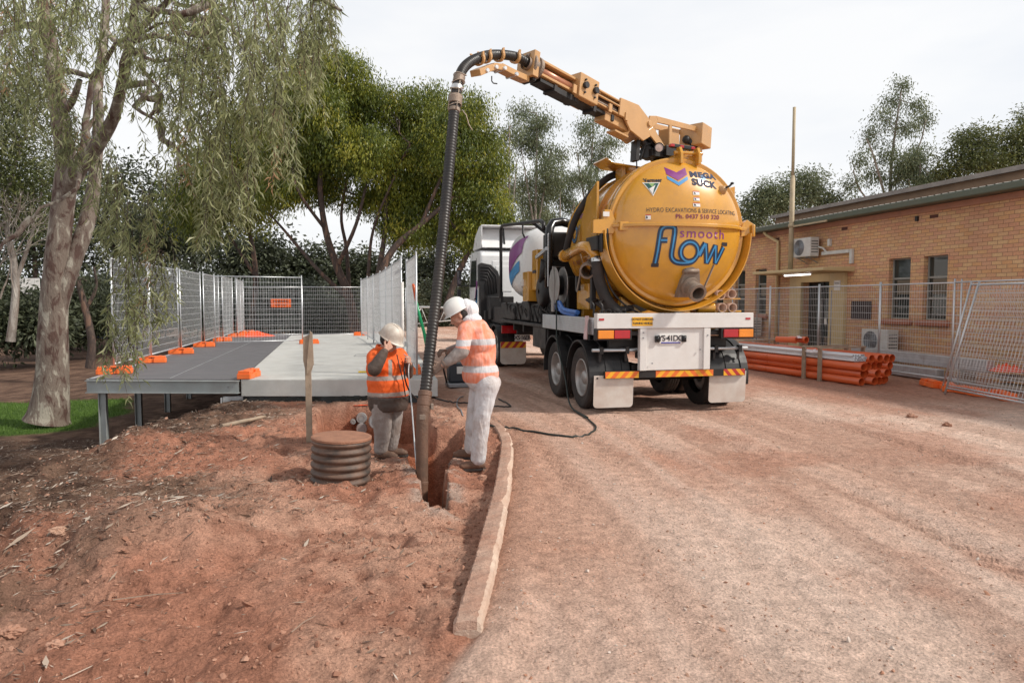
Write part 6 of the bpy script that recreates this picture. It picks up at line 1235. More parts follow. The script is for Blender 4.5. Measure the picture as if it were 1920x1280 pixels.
def tree(name, label, group, stems, blobs, nclump, nleaf, L, Wd, mat, bark, sig=.32, droop=.6, shell=.55, curl=0., squash=.75, cat='tree', sub=.35, hub=None):
    """stems: list of (points, r0, r1); blobs: (centre, (rx, ry, rz))"""
    base = Vector(stems[0][0][0]) if stems else blobs[0][0]; t = thing(name, base, label, cat, group)
    m = MB(); tips = []
    for pts, r0, r1 in stems:
        P = spline([Vector(p) for p in pts], 5) if len(pts) > 2 else [Vector(pts[0]).lerp(Vector(pts[-1]), i / 5) for i in range(6)]
        m.tube(P, [r0 + (r1 - r0) * (i / (len(P) - 1)) ** .8 for i in range(len(P))], 9, False); tips.append((P, r1))
    cc = []; vol = np.array([b[1][0] * b[1][2] for b in blobs]); cnt = np.maximum(1, (nclump * vol / vol.sum())).astype(int)
    allp = [p for P, _ in tips for p in P[len(P) // 3:]] or [base]
    for (c, rad), k in zip(blobs, cnt):
        c = Vector(c); j = min(range(len(allp)), key=lambda i: (allp[i] - c).length); lead = branch(m, allp[j], c, .035 * max(rad) ** .5 + .01, .02, .15)
        u = unit(R.normal(0, 1, (k, 3))); rr_ = (shell + (1 - shell) * R.uniform(0, 1, k) ** .6)[:, None]; ctr = np.array(c) + u * rr_ * np.array(rad) * (1 + .14 * np.clip(R.normal(0, 1, (k, 1)), -1.5, 1.5)); cc.append(ctr)
        for q in ctr[:max(2, int(k * sub))]: branch(m, lead[R.integers(2, len(lead))], q, .018, .005, .12, 4, 4)
    m.build('trunk', bark, t, recalc=False)
    cc = np.concatenate(cc); n = len(cc); cr_ = R.uniform(0, 1, n); sz = R.uniform(.6, 1.35, n)
    idx_ = np.repeat(np.arange(n), nleaf); N = len(idx_); off = np.clip(R.normal(0, 1, (N, 3)), -1.7, 1.7) * sig * sz[idx_][:, None]; off[:, 2] *= squash
    C = cc[idx_] + off; D = unit(unit(off) * (1 - droop) + R.normal(0, .35, (N, 3)) + np.array([0, 0, -droop * 1.3]))
    leaves('crown', C, D, L * R.uniform(.6, 1.25, N), Wd * R.uniform(.7, 1.2, N), mat, .74 * cr_[idx_] ** 1.25 + .26 * R.uniform(0, 1, N), t, curl); return t
def B(px, py, rx, ry, Y, dy=0.):
    c = aY(px, py, Y + dy); s = Y / 1280 * 1.0; return (c, (rx * s, (rx + ry) * .5 * s, ry * s))
def ST(pts, Y, r0, r1, dy=None): return ([aY(p[0], p[1], Y + (p[2] if len(p) > 2 else 0)) for p in pts], r0, r1)

# the tall dense trees behind the deck
Y = 33.
tree('dense_tree', 'tallest dense dark green tree, rising behind the middle of the far deck fence', 'dense trees behind the deck',
    [ST([(668, 640), (655, 560), (632, 500), (610, 430), (600, 340), (612, 250), (620, 170)], Y, .26, .06), ST([(655, 560), (600, 510), (540, 440, 1), (505, 400, 1)], Y, .13, .04), ST([(632, 500), (668, 420, -1), (690, 330, -1)], Y, .12, .05), ST([(610, 430), (560, 360, -1), (545, 300)], Y, .09, .04), ST([(655, 565), (650, 470, 1), (640, 400, 1), (660, 300)], Y, .12, .05)],
    [B(620, 140, 62, 44, Y), B(575, 205, 62, 52, Y, -1), B(668, 205, 50, 42, Y, 1), B(632, 275, 76, 42, Y), B(560, 300, 70, 45, Y, 1), B(700, 300, 62, 44, Y, -1), B(520, 355, 42, 30, Y), B(610, 350, 48, 26, Y, 1.5), B(705, 375, 50, 22, Y, 1)], 640, 170, .17, .026, 'leaf_dense', 'bark_dark', .31, .75, .5, squash=1.0)
tree('dense_tree', 'broad dense yellow-green tree directly behind the hanging black hose', 'dense trees behind the deck',
    [ST([(672, 655), (686, 600), (705, 540), (735, 470), (790, 420), (850, 370)], Y - 2, .30, .08), ST([(705, 540), (720, 450, 1), (730, 350, 1), (770, 270)], Y - 2, .16, .05), ST([(686, 600), (690, 520, 1), (700, 430, 1), (740, 330)], Y - 2, .12, .04), ST([(790, 420), (840, 300), (860, 230)], Y - 2, .1, .04)],
    [B(722, 196, 40, 30, Y), B(800, 205, 52, 36, Y), B(868, 210, 46, 34, Y - 2), B(770, 270, 66, 46, Y, 1), B(850, 275, 66, 52, Y - 2), B(912, 300, 36, 48, Y - 2), B(900, 375, 44, 36, Y - 2), B(820, 345, 70, 46, Y), B(750, 370, 62, 40, Y), B(860, 420, 56, 30, Y - 1), B(780, 430, 60, 30, Y - 1), B(880, 455, 26, 16, Y - 2), B(752, 430, 30, 20, Y)], 640, 170, .17, .026, 'leaf_dense', 'bark_dark', .31, .75, .5, squash=1.0)
tree('dense_tree', 'dense dark tree behind the weeping foliage, left of the tallest one', 'dense trees behind the deck', [ST([(470, 620), (480, 520), (465, 420), (450, 330)], 38, .2, .06), ST([(480, 520), (430, 440), (400, 380)], 38, .1, .04)],
    [B(470, 250, 60, 50, 38), B(420, 320, 70, 50, 38), B(510, 330, 50, 50, 38), B(380, 390, 60, 45, 38), B(470, 395, 50, 24, 38)], 300, 120, .22, .034, 'leaf_dense', 'bark_dark', .45, .75, .5, squash=1.0)
tree('leaning_tree', 'red-brown leaning trunk with sparse crown beside the truck cab', None, [ST([(828, 600), (852, 530), (880, 470), (905, 440)], 31, .17, .10)], [B(905, 440, 36, 22, 31), B(935, 420, 25, 20, 31)], 60, 60, .22, .036, 'leaf_dense', 'bark_dark', .35)
# slender gums against the sky
def gum(px, top, bot, w, Y, label, k=9, nc=120, nl=34, base=600, lean=0, seed=0, sg=.45):
    rs = np.random.default_rng(seed); bl = []
    for i in range(k):
        t = (i + .5) / k; ww = w * (.35 + .75 * math.sin(math.pi * min(1, .25 + t * .8))); bl.append(B(px + lean * (1 - t) + rs.uniform(-1, 1) * ww * .55, top + (bot - top) * t, ww * rs.uniform(.35, .6), (bot - top) / k * .62, Y, rs.uniform(-1.5, 1.5)))
    return tree('gum_tree', label, 'slender gums beyond the site', [ST([(px, base), (px + 2, (base + bot) / 2), (px - 2, bot), (px + lean * .5, (top + bot) / 2), (px + lean, top + 12)], Y, .20, .04), ST([(px, bot + 20), (px + w * .3, (top + bot) / 2 + 20), (px + w * .45, (top * 2 + bot) / 3)], Y, .09, .03), ST([(px, bot + 30), (px - w * .3, (top + bot) / 2 + 30), (px - w * .45, (top * 2 + bot) / 3 + 10)], Y, .09, .03)],
        bl, int(nc * 1.3), int(nl * 1.5), .24, .040, 'leaf_gum', 'bark_pale' if seed % 2 else 'bark_dark', sg, .7, .3, squash=1.0)
gum(1006, 200, 420, 62, 52, 'slender gum tree left of the raised boom, dark stem visible', 13, 150, 42, seed=3)
gum(1105, 212, 400, 52, 55, 'slender gum tree whose top shows just under the boom', 12, 110, 36, seed=5, lean=8)
gum(955, 225, 440, 32, 50, 'thin pale gum between the dense tree and the boom', 9, 50, 32, seed=7)
tree('gum_tree', 'tall airy gum tree above the brick building roof', 'slender gums beyond the site', [ST([(1668, 640), (1668, 420), (1672, 300), (1690, 170)], 48, .24, .05), ST([(1668, 400), (1640, 300), (1625, 260)], 48, .12, .04), ST([(1668, 420), (1615, 360), (1600, 320)], 48, .1, .04), ST([(1670, 350), (1720, 280), (1735, 230)], 48, .1, .04)],
    [B(x, y, a, b, 48, d) for x, y, a, b, d in ((1692, 160, 18, 16, 0), (1676, 190, 24, 14, 1), (1715, 195, 22, 16, -1), (1655, 222, 22, 16, 0), (1735, 225, 20, 20, 1), (1695, 240, 30, 16, 0), (1635, 255, 18, 22, 1), (1665, 285, 20, 24, 0), (1612, 300, 14, 20, -1), (1725, 290, 24, 20, 0), (1640, 325, 24, 20, 1), (1600, 345, 14, 24, 0), (1690, 335, 26, 22, -1), (1745, 335, 26, 22, 0), (1655, 375, 28, 18, 0), (1612, 385, 14, 20, 1), (1715, 375, 40, 14, 0))], 300, 48, .22, .042, 'leaf_gum', 'bark_pale', .38, .7, .3, squash=1.0)
gum(1725, 290, 400, 46, 46, 'low gum crown just right of the tall airy one above the roof', 8, 100, 44, seed=11, base=640)
gum(1050, 330, 470, 60, 60, 'hazy low gum between the two slender ones, behind the tank', 8, 140, 40, seed=13); gum(980, 330, 500, 45, 58, 'hazy low gum behind the white cab roof', 8, 130, 40, seed=15)
tree('round_tree', 'rounded open tree left of the tan vent pole', 'rounded trees behind the building', [ST([(1480, 640), (1482, 480), (1478, 420), (1470, 380)], 50, .3, .08), ST([(1480, 470), (1450, 410), (1440, 385)], 50, .12, .04), ST([(1480, 470), (1520, 400), (1540, 380)], 50, .12, .04)],
    [B(1450, 365, 42, 24, 50), B(1510, 350, 52, 26, 50), B(1480, 385, 60, 22, 50), B(1420, 390, 34, 22, 50), B(1550, 380, 34, 18, 50), B(1415, 410, 40, 18, 50), B(1575, 392, 24, 10, 50)], 200, 90, .26, .05, 'leaf_gum', 'bark_dark', .5, .3, .4)
tree('round_tree', 'dark rounded tree at the right edge above the roof', 'rounded trees behind the building', [ST([(1880, 640), (1878, 420), (1870, 340), (1860, 290)], 44, .3, .1), ST([(1875, 360), (1830, 320), (1800, 290)], 44, .14, .05), ST([(1875, 360), (1930, 300), (1950, 260)], 44, .14, .05)],
    [B(1830, 265, 44, 28, 44), B(1800, 300, 32, 26, 44), B(1905, 270, 50, 34, 44), B(1960, 230, 60, 44, 44), B(1850, 310, 66, 22, 44), B(1910, 315, 60, 20, 44), B(1780, 325, 30, 14, 44)], 260, 100, .26, .05, 'leaf_olive', 'bark_dark', .5, .3, .4)
# left background
tree('olive_tree', 'fine leaved yellow-green tree at the far left behind the big trunk', None, [ST([(20, 640), (30, 520), (10, 400), (30, 300)], 25, .14, .05), ST([(25, 540), (60, 440), (80, 350)], 25, .08, .03), ST([(10, 430), (-60, 350)], 25, .08, .03)],
    [B(40, 260, 70, 56, 25), B(-30, 310, 60, 60, 25), B(80, 340, 40, 50, 25), B(20, 380, 60, 44, 25), B(60, 170, 50, 40, 25), B(-20, 200, 60, 50, 25), B(110, 420, 30, 30, 25)], 330, 60, .16, .020, 'leaf_olive', 'bark_pale', .38, .3, .4)
for i, (px, py, w, h, Yb, lb, mt) in enumerate(((40, 590, 90, 55, 30, 'dark shrub at the far left behind the lawn', 'leaf_shrub'), (150, 570, 80, 70, 34, 'dark shrub right of the big trunk, half hiding a blue car', 'leaf_shrub'), (250, 540, 100, 80, 40, 'dark shrub behind the near deck fence', 'leaf_shrub'), (370, 540, 100, 85, 44, 'dark shrub behind the far deck fence, left part', 'leaf_shrub'), (480, 560, 80, 60, 40, 'grey-green shrub behind the orange warning board', 'leaf_grey'), (560, 560, 70, 55, 38, 'mid green shrub behind the far fence right of the warning board', 'leaf_grey'), (600, 590, 60, 34, 36, 'low pale leaved shrub behind the wooden post fence', 'leaf_grey'), (730, 560, 70, 60, 40, 'dark shrub behind the edge-on wire panels', 'leaf_shrub'), (820, 560, 60, 60, 46, 'dark shrub behind the hanging hose', 'leaf_shrub'), (-60, 520, 90, 90, 32, 'dark shrub cut off by the left edge', 'leaf_shrub'), (300, 420, 90, 60, 46, 'dark leafy tree top behind the streaming leaves', 'leaf_shrub'), (900, 560, 60, 60, 55, 'dark shrub far behind the cab', 'leaf_shrub'))):
    tree('shrub', lb, 'shrubs beyond the deck', [ST([(px, 645), (px + 5, py)], Yb, .06, .03), ST([(px - 8, 645), (px - w * .4, py + 10)], Yb, .05, .02), ST([(px + 8, 645), (px + w * .4, py)], Yb, .05, .02)], [B(px, py, w * .6, h * .6, Yb), B(px - w * .4, py + h * .35, w * .5, h * .5, Yb), B(px + w * .4, py + h * .3, w * .5, h * .5, Yb), B(px, py + h * .6, w * .7, h * .35, Yb)], 150, 60, .24, .045, mt, 'bark_dark', .42, .1, .3, cat='shrub')
for i, (px, top, bot, w, Yb, lb) in enumerate(((60, 330, 520, 120, 60, 'dark wood tree far left beyond the lawn'), (210, 300, 520, 110, 62, 'tall wood tree glimpsed between the pale trunks'), (360, 330, 520, 100, 60, 'wood tree behind the hanging foliage'), (470, 440, 560, 80, 58, 'wood tree behind the far left deck corner'), (575, 470, 560, 75, 60, 'wood tree seen through the gap under the tallest dense crown'), (665, 485, 565, 60, 57, 'wood tree low behind the leaning dark trunks'), (800, 470, 560, 90, 62, 'wood tree under the dense crown behind the hose'))):
    tree('wood_tree', lb, 'far trees beyond the shrubs', [ST([(px, 620), (px + 6, bot), (px - 4, top + 30)], Yb, .3, .08)], [B(px + dx * w, top + (bot - top) * f, w * .45, (bot - top) * .28, Yb) for dx, f in ((-.35, .3), (.3, .2), (0, .5), (-.4, .75), (.4, .7))], 120, 60, .42, .085, 'leaf_shrub', 'bark_dark', .75, .3, .3)
# distant wood closing the horizon
n = 60000; bx_ = R.uniform(-75, 62, n); by_ = R.uniform(62, 82, n); hh = 3.2 + 2.6 * fbm(bx_ * .12, by_ * .1, 3, 80); hh = hh * np.where(bx_ > 25, .7, 1); bz_ = hh * R.uniform(0, 1, n) ** .7 - .6
C = np.stack([bx_, by_, bz_], 1); D = unit(R.normal(0, 1, (n, 3)) + [0, 0, -.4]); dw = leaves('far_wood', C, D, R.uniform(.3, .6, n), R.uniform(.08, .14, n), 'leaf_shrub', R.uniform(0, 1, n), None); tag(dw, 'dark far wood closing the horizon', kind='stuff')

# big weeping gum in the left foreground
YT = 16.3; GTb = aY(95, 757, YT)
WG = thing('weeping_gum', GTb, 'big mottled gum tree on the left with forked trunk and long weeping foliage', 'tree')
m = MB()
def limb(pts, radii, n=16, k=6):
    P = spline([aY(p[0], p[1], YT + (p[2] if len(p) > 2 else 0)) for p in pts], k); N = len(P); rs = np.interp(np.linspace(0, 1, N), np.linspace(0, 1, len(radii)), radii)
    P2 = P; vs0 = len(m.v); m.tube(P2, [float(r * (1 + .05 * mnoise.noise(Vector((i * .35, r, 3))))) for i, r in enumerate(rs)], n, False); return P
limb([(88, 790), (94, 757), (98, 700), (100, 600), (106, 500), (114, 420), (122, 350), (124, 300), (112, 220), (100, 130), (88, 50), (78, -40)], [.44, .36, .31, .27, .235, .22, .215, .20, .17, .15, .14, .12], 20)
limb([(110, 590), (122, 535), (140, 482, .1), (159, 430, .3), (171, 380, .5), (178, 330, .6), (184, 250, .8), (184, 160, 1), (196, 60, 1.2), (200, -60, 1.5)], [.14, .175, .17, .165, .15, .13, .11, .10, .09, .08])
limb([(120, 375), (138, 330, -.2), (165, 295, -.5), (190, 262, -.8), (215, 215, -1.2), (230, 150, -1.6), (245, 70, -2), (260, -50, -2.4)], [.17, .17, .15, .13, .11, .09, .08, .06])
limb([(190, 262, -.8), (186, 215, -.9), (183, 190, -1)], [.09, .06, .045], 10); limb([(172, 285, -.5), (160, 240, -.4), (165, 205, -.3), (172, 150, -.2)], [.08, .07, .06, .05], 10); limb([(112, 215), (135, 190, -.5), (150, 150, -.8)], [.10, .07, .05], 10); limb([(120, 330), (152, 330, .4), (160, 250, .6), (200, 200, .8)], [.09, .08, .06, .04], 10)
tops = []
for (a, b_) in (((100, 130, 0), (330, 40, -2.5)), ((100, 60, 0), (0, 20, -1)), ((245, 70, -2), (420, 10, -4)), ((260, 0, -2.4), (560, -10, -5)), ((230, 150, -1.6), (400, 55, -5)), ((330, 60, -3), (395, 60, -5)), ((255, 10, -2.2), (480, 110, -5)), ((240, 160, -1.8), (300, 240, -4)), ((300, 240, -4), (340, 330, -5)), ((88, 50, 0), (-80, 100, -2)), ((560, -10, -5), (640, 20, -5.5)), ((200, 60, 1.2), (350, 150, 0)), ((245, 90, -2), (300, 180, -4.5)), ((300, 180, -4.5), (296, 215, -5)), ((165, 300, -.5), (60, 410, -3)), ((60, 410, -3), (0, 470, -3.5))):
    P = branch(m, aY(a[0], a[1], YT + a[2]), aY(b_[0], b_[1], YT + b_[2]), .07, .02, .2, 8, 7, .04)
limb([(330, 28, -5.2), (360, 22, -5.2), (390, 5, -5.2), (400, -5, -5.2)], [.04, .06, .07, .05], 8); limb([(345, 62, -5.2), (375, 66, -5.2), (395, 58, -5.2)], [.03, .05, .035], 8); limb([(262, 175, -5), (278, 185, -5), (296, 188, -5), (294, 205, -5), (280, 218, -5)], [.02, .045, .05, .04, .02], 8)
m.build('trunk', 'bark_gum', WG, recalc=False)
LC = []; LD = []; LL = []; LR = []; tw = MB()
def strand(px, py, Ypx, L, lean=0., dens=1., lr=None, tone=0.):
    s = aY(px, py, Ypx); ph = R.uniform(0, 6.28); out = Vector((math.cos(ph) * .22 + lean, math.sin(ph) * .22, 0)); P = []; N = max(6, int(L / .12))
    for i in range(N + 1):
        t = i / N; P.append(s + out * L * (t ** .7) * .8 + Vector((mnoise.noise(Vector((ph, t * 3, 1))), mnoise.noise(Vector((ph, t * 3, 5))), 0)) * .12 + Vector((0, 0, -L * t + .10 * math.sin(min(1, t * 3) * math.pi))))
    tw.tube(P, [.007 * (1 - .7 * i / N) for i in range(N + 1)], 3, False)
    A_ = np.array([tuple(p) for p in P]); T_ = unit(np.gradient(A_, axis=0)); k = int(L / .027 * dens); ti = R.uniform(0, N, k); i0 = np.minimum(ti.astype(int), N - 1); f = (ti - i0)[:, None]
    c = A_[i0] * (1 - f) + A_[i0 + 1] * f; d = unit(T_[i0] * .75 + unit(R.normal(0, 1, (k, 3)) * [1, 1, .3]) * .8 + np.array([0, 0, -.25])); c = c + R.normal(0, .02, (k, 3)); LC.append(c); LD.append(d); LL.append(R.uniform(.11, .23, k)); LR.append(np.clip(R.beta(2, 2.4, k) * .72 + tone + R.normal(0, .03), 0, .94) if R.uniform() > .012 else np.full(k, .99))
def field(n, x0, x1, y0, y1, L0, L1, Ya, Yb, lean=0., tone=0., skip=None):
    for _ in range(n):
        x, y_ = R.uniform(x0, x1), R.uniform(y0, y1)
        if skip and skip(x, y_): continue
        strand(x, y_, R.uniform(Ya, Yb), R.uniform(L0, L1), lean, 1., None, tone + .22 * (fbm(np.array([x / 60.]), np.array([y_ / 60.]), 2, 3)[0] - .5))
gap = lambda x, y_: (215 < x < 330 and 150 < y_ < 330 and (x - 262) ** 2 / 3000 + (y_ - 240) ** 2 / 9000 < 1) or (150 < x < 205 and 130 < y_ < 300)
field(180, -20, 600, -90, 30, .7, 1.7, 10.5, 15.5, skip=gap); field(66, 330, 590, 0, 110, .8, 1.5, 10, 13, tone=.05)
field(48, 370, 540, 100, 240, .7, 1.5, 10.5, 12.5, tone=.08); field(46, 230, 420, 20, 200, .6, 1.3, 10.5, 13, skip=gap); field(30, 320, 480, 230, 330, .6, 1.1, 10.5, 12, tone=.05)
field(34, 190, 300, 300, 430, .4, .9, 11, 12.5); field(20, 380, 470, 330, 380, .4, .9, 11, 12); field(28, 180, 260, 160, 340, .6, 1.2, 11, 13, skip=lambda x, y_: x > 225); field(50, -30, 110, -60, 160, .8, 1.5, 12, 15, tone=-.12); field(30, 110, 150, 180, 290, .3, .7, 13, 14, tone=-.12)
field(24, 585, 628, -40, 10, .5, 1.1, 10.5, 12.); field(16, 560, 610, 20, 100, .4, .8, 10.5, 11.5)
field(11, 216, 262, 430, 500, .8, 1.3, 11, 11.8, -.04); field(11, 205, 245, 560, 620, .7, 1.15, 11, 11.6, -.03); field(9, 290, 325, 430, 480, .8, 1.3, 11, 11.6, -.18); field(9, 265, 300, 540, 580, .35, .6, 11, 11.5, -.12); field(5, 380, 400, 380, 400, .5, .85, 11, 11.5); field(22, 340, 520, -60, 60, 1.0, 2.2, 9.5, 12)
tw.build('branchlets', 'bark_dark', WG, recalc=False)
C = np.concatenate(LC); D = np.concatenate(LD); L_ = np.concatenate(LL); r_ = np.concatenate(LR)
leaves('foliage', C, D, L_, L_ * .056 + .0016, 'leaf_willow', r_, WG, .13)
# second thin trunk and bare twigs at the left
tree('slim_tree', 'thin trunk standing in mulch just right of the big trunk', None, [ST([(168, 690), (172, 640), (160, 580), (150, 540), (140, 500)], 24, .14, .07), ST([(160, 580), (180, 540), (176, 500)], 24, .07, .03)], [B(150, 520, 30, 20, 24)], 12, 30, .16, .02, 'leaf_shrub', 'bark_dark', .3)
bt = thing('bare_shrub', aY(10, 560, 22), 'bare pale branched shrub at the left edge', 'shrub'); m = MB()
def fork(p, d, L, r, k):
    q = p + d * L; branch(m, p, q, r, r * .6, .1, 4, 5)
    if k: 
        for _ in range(2 + (k > 1)): dd = (d + Vector(R.normal(0, .45, 3))).normalized(); fork(q, dd, L * .68, r * .6, k - 1)
for px, dx in ((0, .3), (-40, .6), (30, -.1)): fork(aY(px, 560, 22), Vector((dx, 0, 1)).normalized(), 1.2, .03, 4)
m.build('branches', 'bark_pale', bt, recalc=False)
# ------------------------------------------------------------------ the two workers
def fabric(name, base, bands=(), band_col=(.48, .47, .47), film=0., film_col=(.78, .78, .80), dirt=.0, dirt_col=(.25, .17, .13), vband=None, rough=.75, bump=.5, film_ramp=None, zdirt=None, low=None):
    m = bpy.data.materials.new(name); m.use_nodes = True; t = m.node_tree; b = t.nodes['Principled BSDF']; MATS[name] = m
    tc = nn(t, 'ShaderNodeTexCoord'); sp = nn(t, 'ShaderNodeSeparateXYZ'); t.links.new(tc.outputs['Object'], sp.inputs[0])
    def mth(op, a, c=None): 
        n = nn(t, 'ShaderNodeMath', operation=op)
        for i, v in enumerate((a, c)):
            if v is None: continue
            if isinstance(v, (int, float)): n.inputs[i].default_value = v
            else: t.links.new(v, n.inputs[i])
        return n.outputs[0]
    def mixc_(fac, a, c):
        n = nn(t, 'ShaderNodeMix', data_type='RGBA')
        for k, v in (('Factor', fac), ('A', a), ('B', c)):
            if isinstance(v, tuple): n.inputs[k].default_value = (*v, 1)
            elif isinstance(v, (int, float)): n.inputs[k].default_value = v
            else: t.links.new(v, n.inputs[k])
        return n.outputs['Result']
    out = base; fac = None
    if low is not None:   # (height, colour below it)
        out = mixc_(mth('LESS_THAN', sp.outputs[2], low[0]), base, low[1])
    for (z0, z1, sx) in bands:
        zz = mth('SUBTRACT', sp.outputs[2], mth('MULTIPLY', sp.outputs[0], sx)) if sx else sp.outputs[2]
        f = mth('MULTIPLY', mth('GREATER_THAN', zz, z0), mth('LESS_THAN', zz, z1)); fac = f if fac is None else mth('MAXIMUM', fac, f)
    if vband:
        x0, x1, z0, z1 = vband; f = mth('MULTIPLY', mth('MULTIPLY', mth('GREATER_THAN', sp.outputs[0], x0), mth('LESS_THAN', sp.outputs[0], x1)), mth('MULTIPLY', mth('GREATER_THAN', sp.outputs[2], z0), mth('LESS_THAN', sp.outputs[2], z1))); fac = mth('MAXIMUM', fac, f)
    if fac is not None: out = mixc_(fac, out, band_col)
    mp = nn(t, 'ShaderNodeMapping'); mp.inputs['Scale'].default_value = (1, 1, .35); t.links.new(tc.outputs['Object'], mp.inputs[0])
    n1 = nn(t, 'ShaderNodeTexNoise', i_Scale=8., i_Detail=5., i_Roughness=.55, i_Distortion=2.2); t.links.new(mp.outputs[0], n1.inputs[0])
    if film:
        mr = nn(t, 'ShaderNodeMapRange', i_1=.36, i_2=.66, i_3=film * .35, i_4=min(1, film * 1.5)); t.links.new(n1.outputs[0], mr.inputs[0]); out = mixc_(mr.outputs[0], out, film_col)
    if dirt:
        n2 = nn(t, 'ShaderNodeTexNoise', i_Scale=5., i_Detail=8., i_Roughness=.7); t.links.new(tc.outputs['Object'], n2.inputs[0])
        mr = nn(t, 'ShaderNodeMapRange', i_1=.42, i_2=.72, i_3=0., i_4=dirt); t.links.new(n2.outputs[0], mr.inputs[0]); out = mixc_(mr.outputs[0], out, dirt_col)
    t.links.new(out, b.inputs['Base Color']) if not isinstance(out, tuple) else setattr(b.inputs['Base Color'], 'default_value', (*out, 1))
    b.inputs['Roughness'].default_value = rough
    bp = nn(t, 'ShaderNodeBump', i_Strength=bump, i_Distance=.02); t.links.new(n1.outputs[0], bp.inputs['Height']); t.links.new(bp.outputs[0], b.inputs['Normal']); return m
CLT = bpy.data.textures.new('folds', 'CLOUDS'); CLT.noise_scale = .16; CLT.noise_depth = 3
CLT2 = bpy.data.textures.new('folds_fine', 'CLOUDS'); CLT2.noise_scale = .05; CLT2.noise_depth = 2
def cap(mb, a, b_, ra, rb, n=18): 
    a, b_ = Vector(a), Vector(b_); mb.cyl(a, b_, ra, rb, n); mb.ell(a, (ra, ra, ra), n, 10); mb.ell(b_, (rb, rb, rb), n, 10)
def chain(mb, pts): 
    for (a, ra), (b_, rb) in zip(pts[:-1], pts[1:]): cap(mb, a, b_, ra, rb)
def fuse(mb, name, mat, parent, voxel=.012, smooth=6, fold=0., fine=0.):
    o = mb.build(name, mat, None); r = o.modifiers.new('r', 'REMESH'); r.mode = 'VOXEL'; r.voxel_size = voxel; r.use_smooth_shade = True
    s = o.modifiers.new('s', 'SMOOTH'); s.factor = .5; s.iterations = smooth
    if fold: d = o.modifiers.new('d', 'DISPLACE'); d.texture = CLT; d.texture_coords = 'LOCAL'; d.strength = fold; d.mid_level = .5
    if fine: d = o.modifiers.new('e', 'DISPLACE'); d.texture = CLT2; d.texture_coords = 'LOCAL'; d.strength = fine; d.mid_level = .5
    dg = bpy.context.evaluated_depsgraph_get(); dg.update(); me = bpy.data.meshes.new_from_object(o.evaluated_get(dg)); me.name = name
    old = o.data; o.modifiers.clear(); o.data = me; bpy.data.meshes.remove(old); me.materials.clear(); me.materials.append(MATS[mat] if isinstance(mat, str) else mat)
    me.polygons.foreach_set('use_smooth', [True] * len(me.polygons)); me.polygons.foreach_set('material_index', [0] * len(me.polygons)); attach(o, parent); return o
def hand(mb, wrist, d, palm_n, s=1., curl=.5, thumb=1, r=.0095):
    """palm and five bent fingers; d = direction of the fingers, palm_n = where the palm faces"""
    d = Vector(d).normalized(); pn = Vector(palm_n); pn = (pn - d * pn.dot(d)).normalized(); sd_ = d.cross(pn).normalized() * thumb; w = Vector(wrist); palm = w + d * .05 * s
    for k in (-1, 0, 1): cap(mb, w + sd_ * .012 * k * s, w + d * .085 * s + sd_ * .026 * k * s, .016 * s, .014 * s, 10)
    for k, (o, L) in enumerate(((.034, .072), (.012, .082), (-.011, .076), (-.033, .060))):
        p = w + d * .088 * s + sd_ * o * s; dd = (d + sd_ * o * 2.2).normalized(); c = curl * (1 + .15 * k)
        pr = r * (1.05 - .05 * k) * s
        for j, f in enumerate((.42, .33, .25)):
            ang = c * (.55 + .5 * j); dj = (dd * math.cos(ang) + pn * math.sin(ang)); q = p + dj * L * f * s; cap(mb, p, q, pr, pr * .92, 8); p = q; pr *= .92
    p = w + d * .03 * s + sd_ * .026 * s; dd = (d * .65 + sd_ * .75 + pn * .25).normalized(); q = p + dd * .042 * s; cap(mb, p, q, r * 1.35 * s, r * 1.1 * s, 8); q2 = q + (d * .9 + sd_ * .15 + pn * .45).normalized() * .034 * s; cap(mb, q, q2, r * 1.1 * s, r * .9 * s, 8)
def head(mb, c, f, up, s=1.):
    """skull, jaw, brow, nose, lips, ears; f = facing"""
    f = Vector(f).normalized(); up = Vector(up); up = (up - f * up.dot(f)).normalized(); l = f.cross(up); c = Vector(c); Rm = Matrix((f, l, up)).transposed()
    def e(o, r, n=16): mb.ell(c + Rm @ Vector(o) * s, tuple(k * s for k in r), n, 10, Rm.to_euler())
    e((-.012, 0, .03), (.098, .076, .090), 24); e((.022, 0, -.035), (.072, .060, .078), 20); e((.062, 0, -.085), (.030, .034, .028)); e((.070, 0, .018), (.026, .055, .014))
    mb.tube([c + Rm @ Vector(p) * s for p in ((.086, 0, .012), (.104, 0, -.018), (.112, 0, -.034))], [.009 * s, .012 * s, .016 * s], 8); e((.100, 0, -.038), (.014, .019, .011), 10)
    e((.086, 0, -.062), (.012, .026, .006), 12); e((.084, 0, -.073), (.012, .023, .007), 12); e((.045, .045, -.03), (.03, .02, .03)); e((.045, -.045, -.03), (.03, .02, .03))
    for sg in (-1, 1): e((-.008, sg * .078, -.005), (.020, .010, .032), 10); e((.082, sg * .032, .004), (.010, .015, .008), 10)
    return Rm
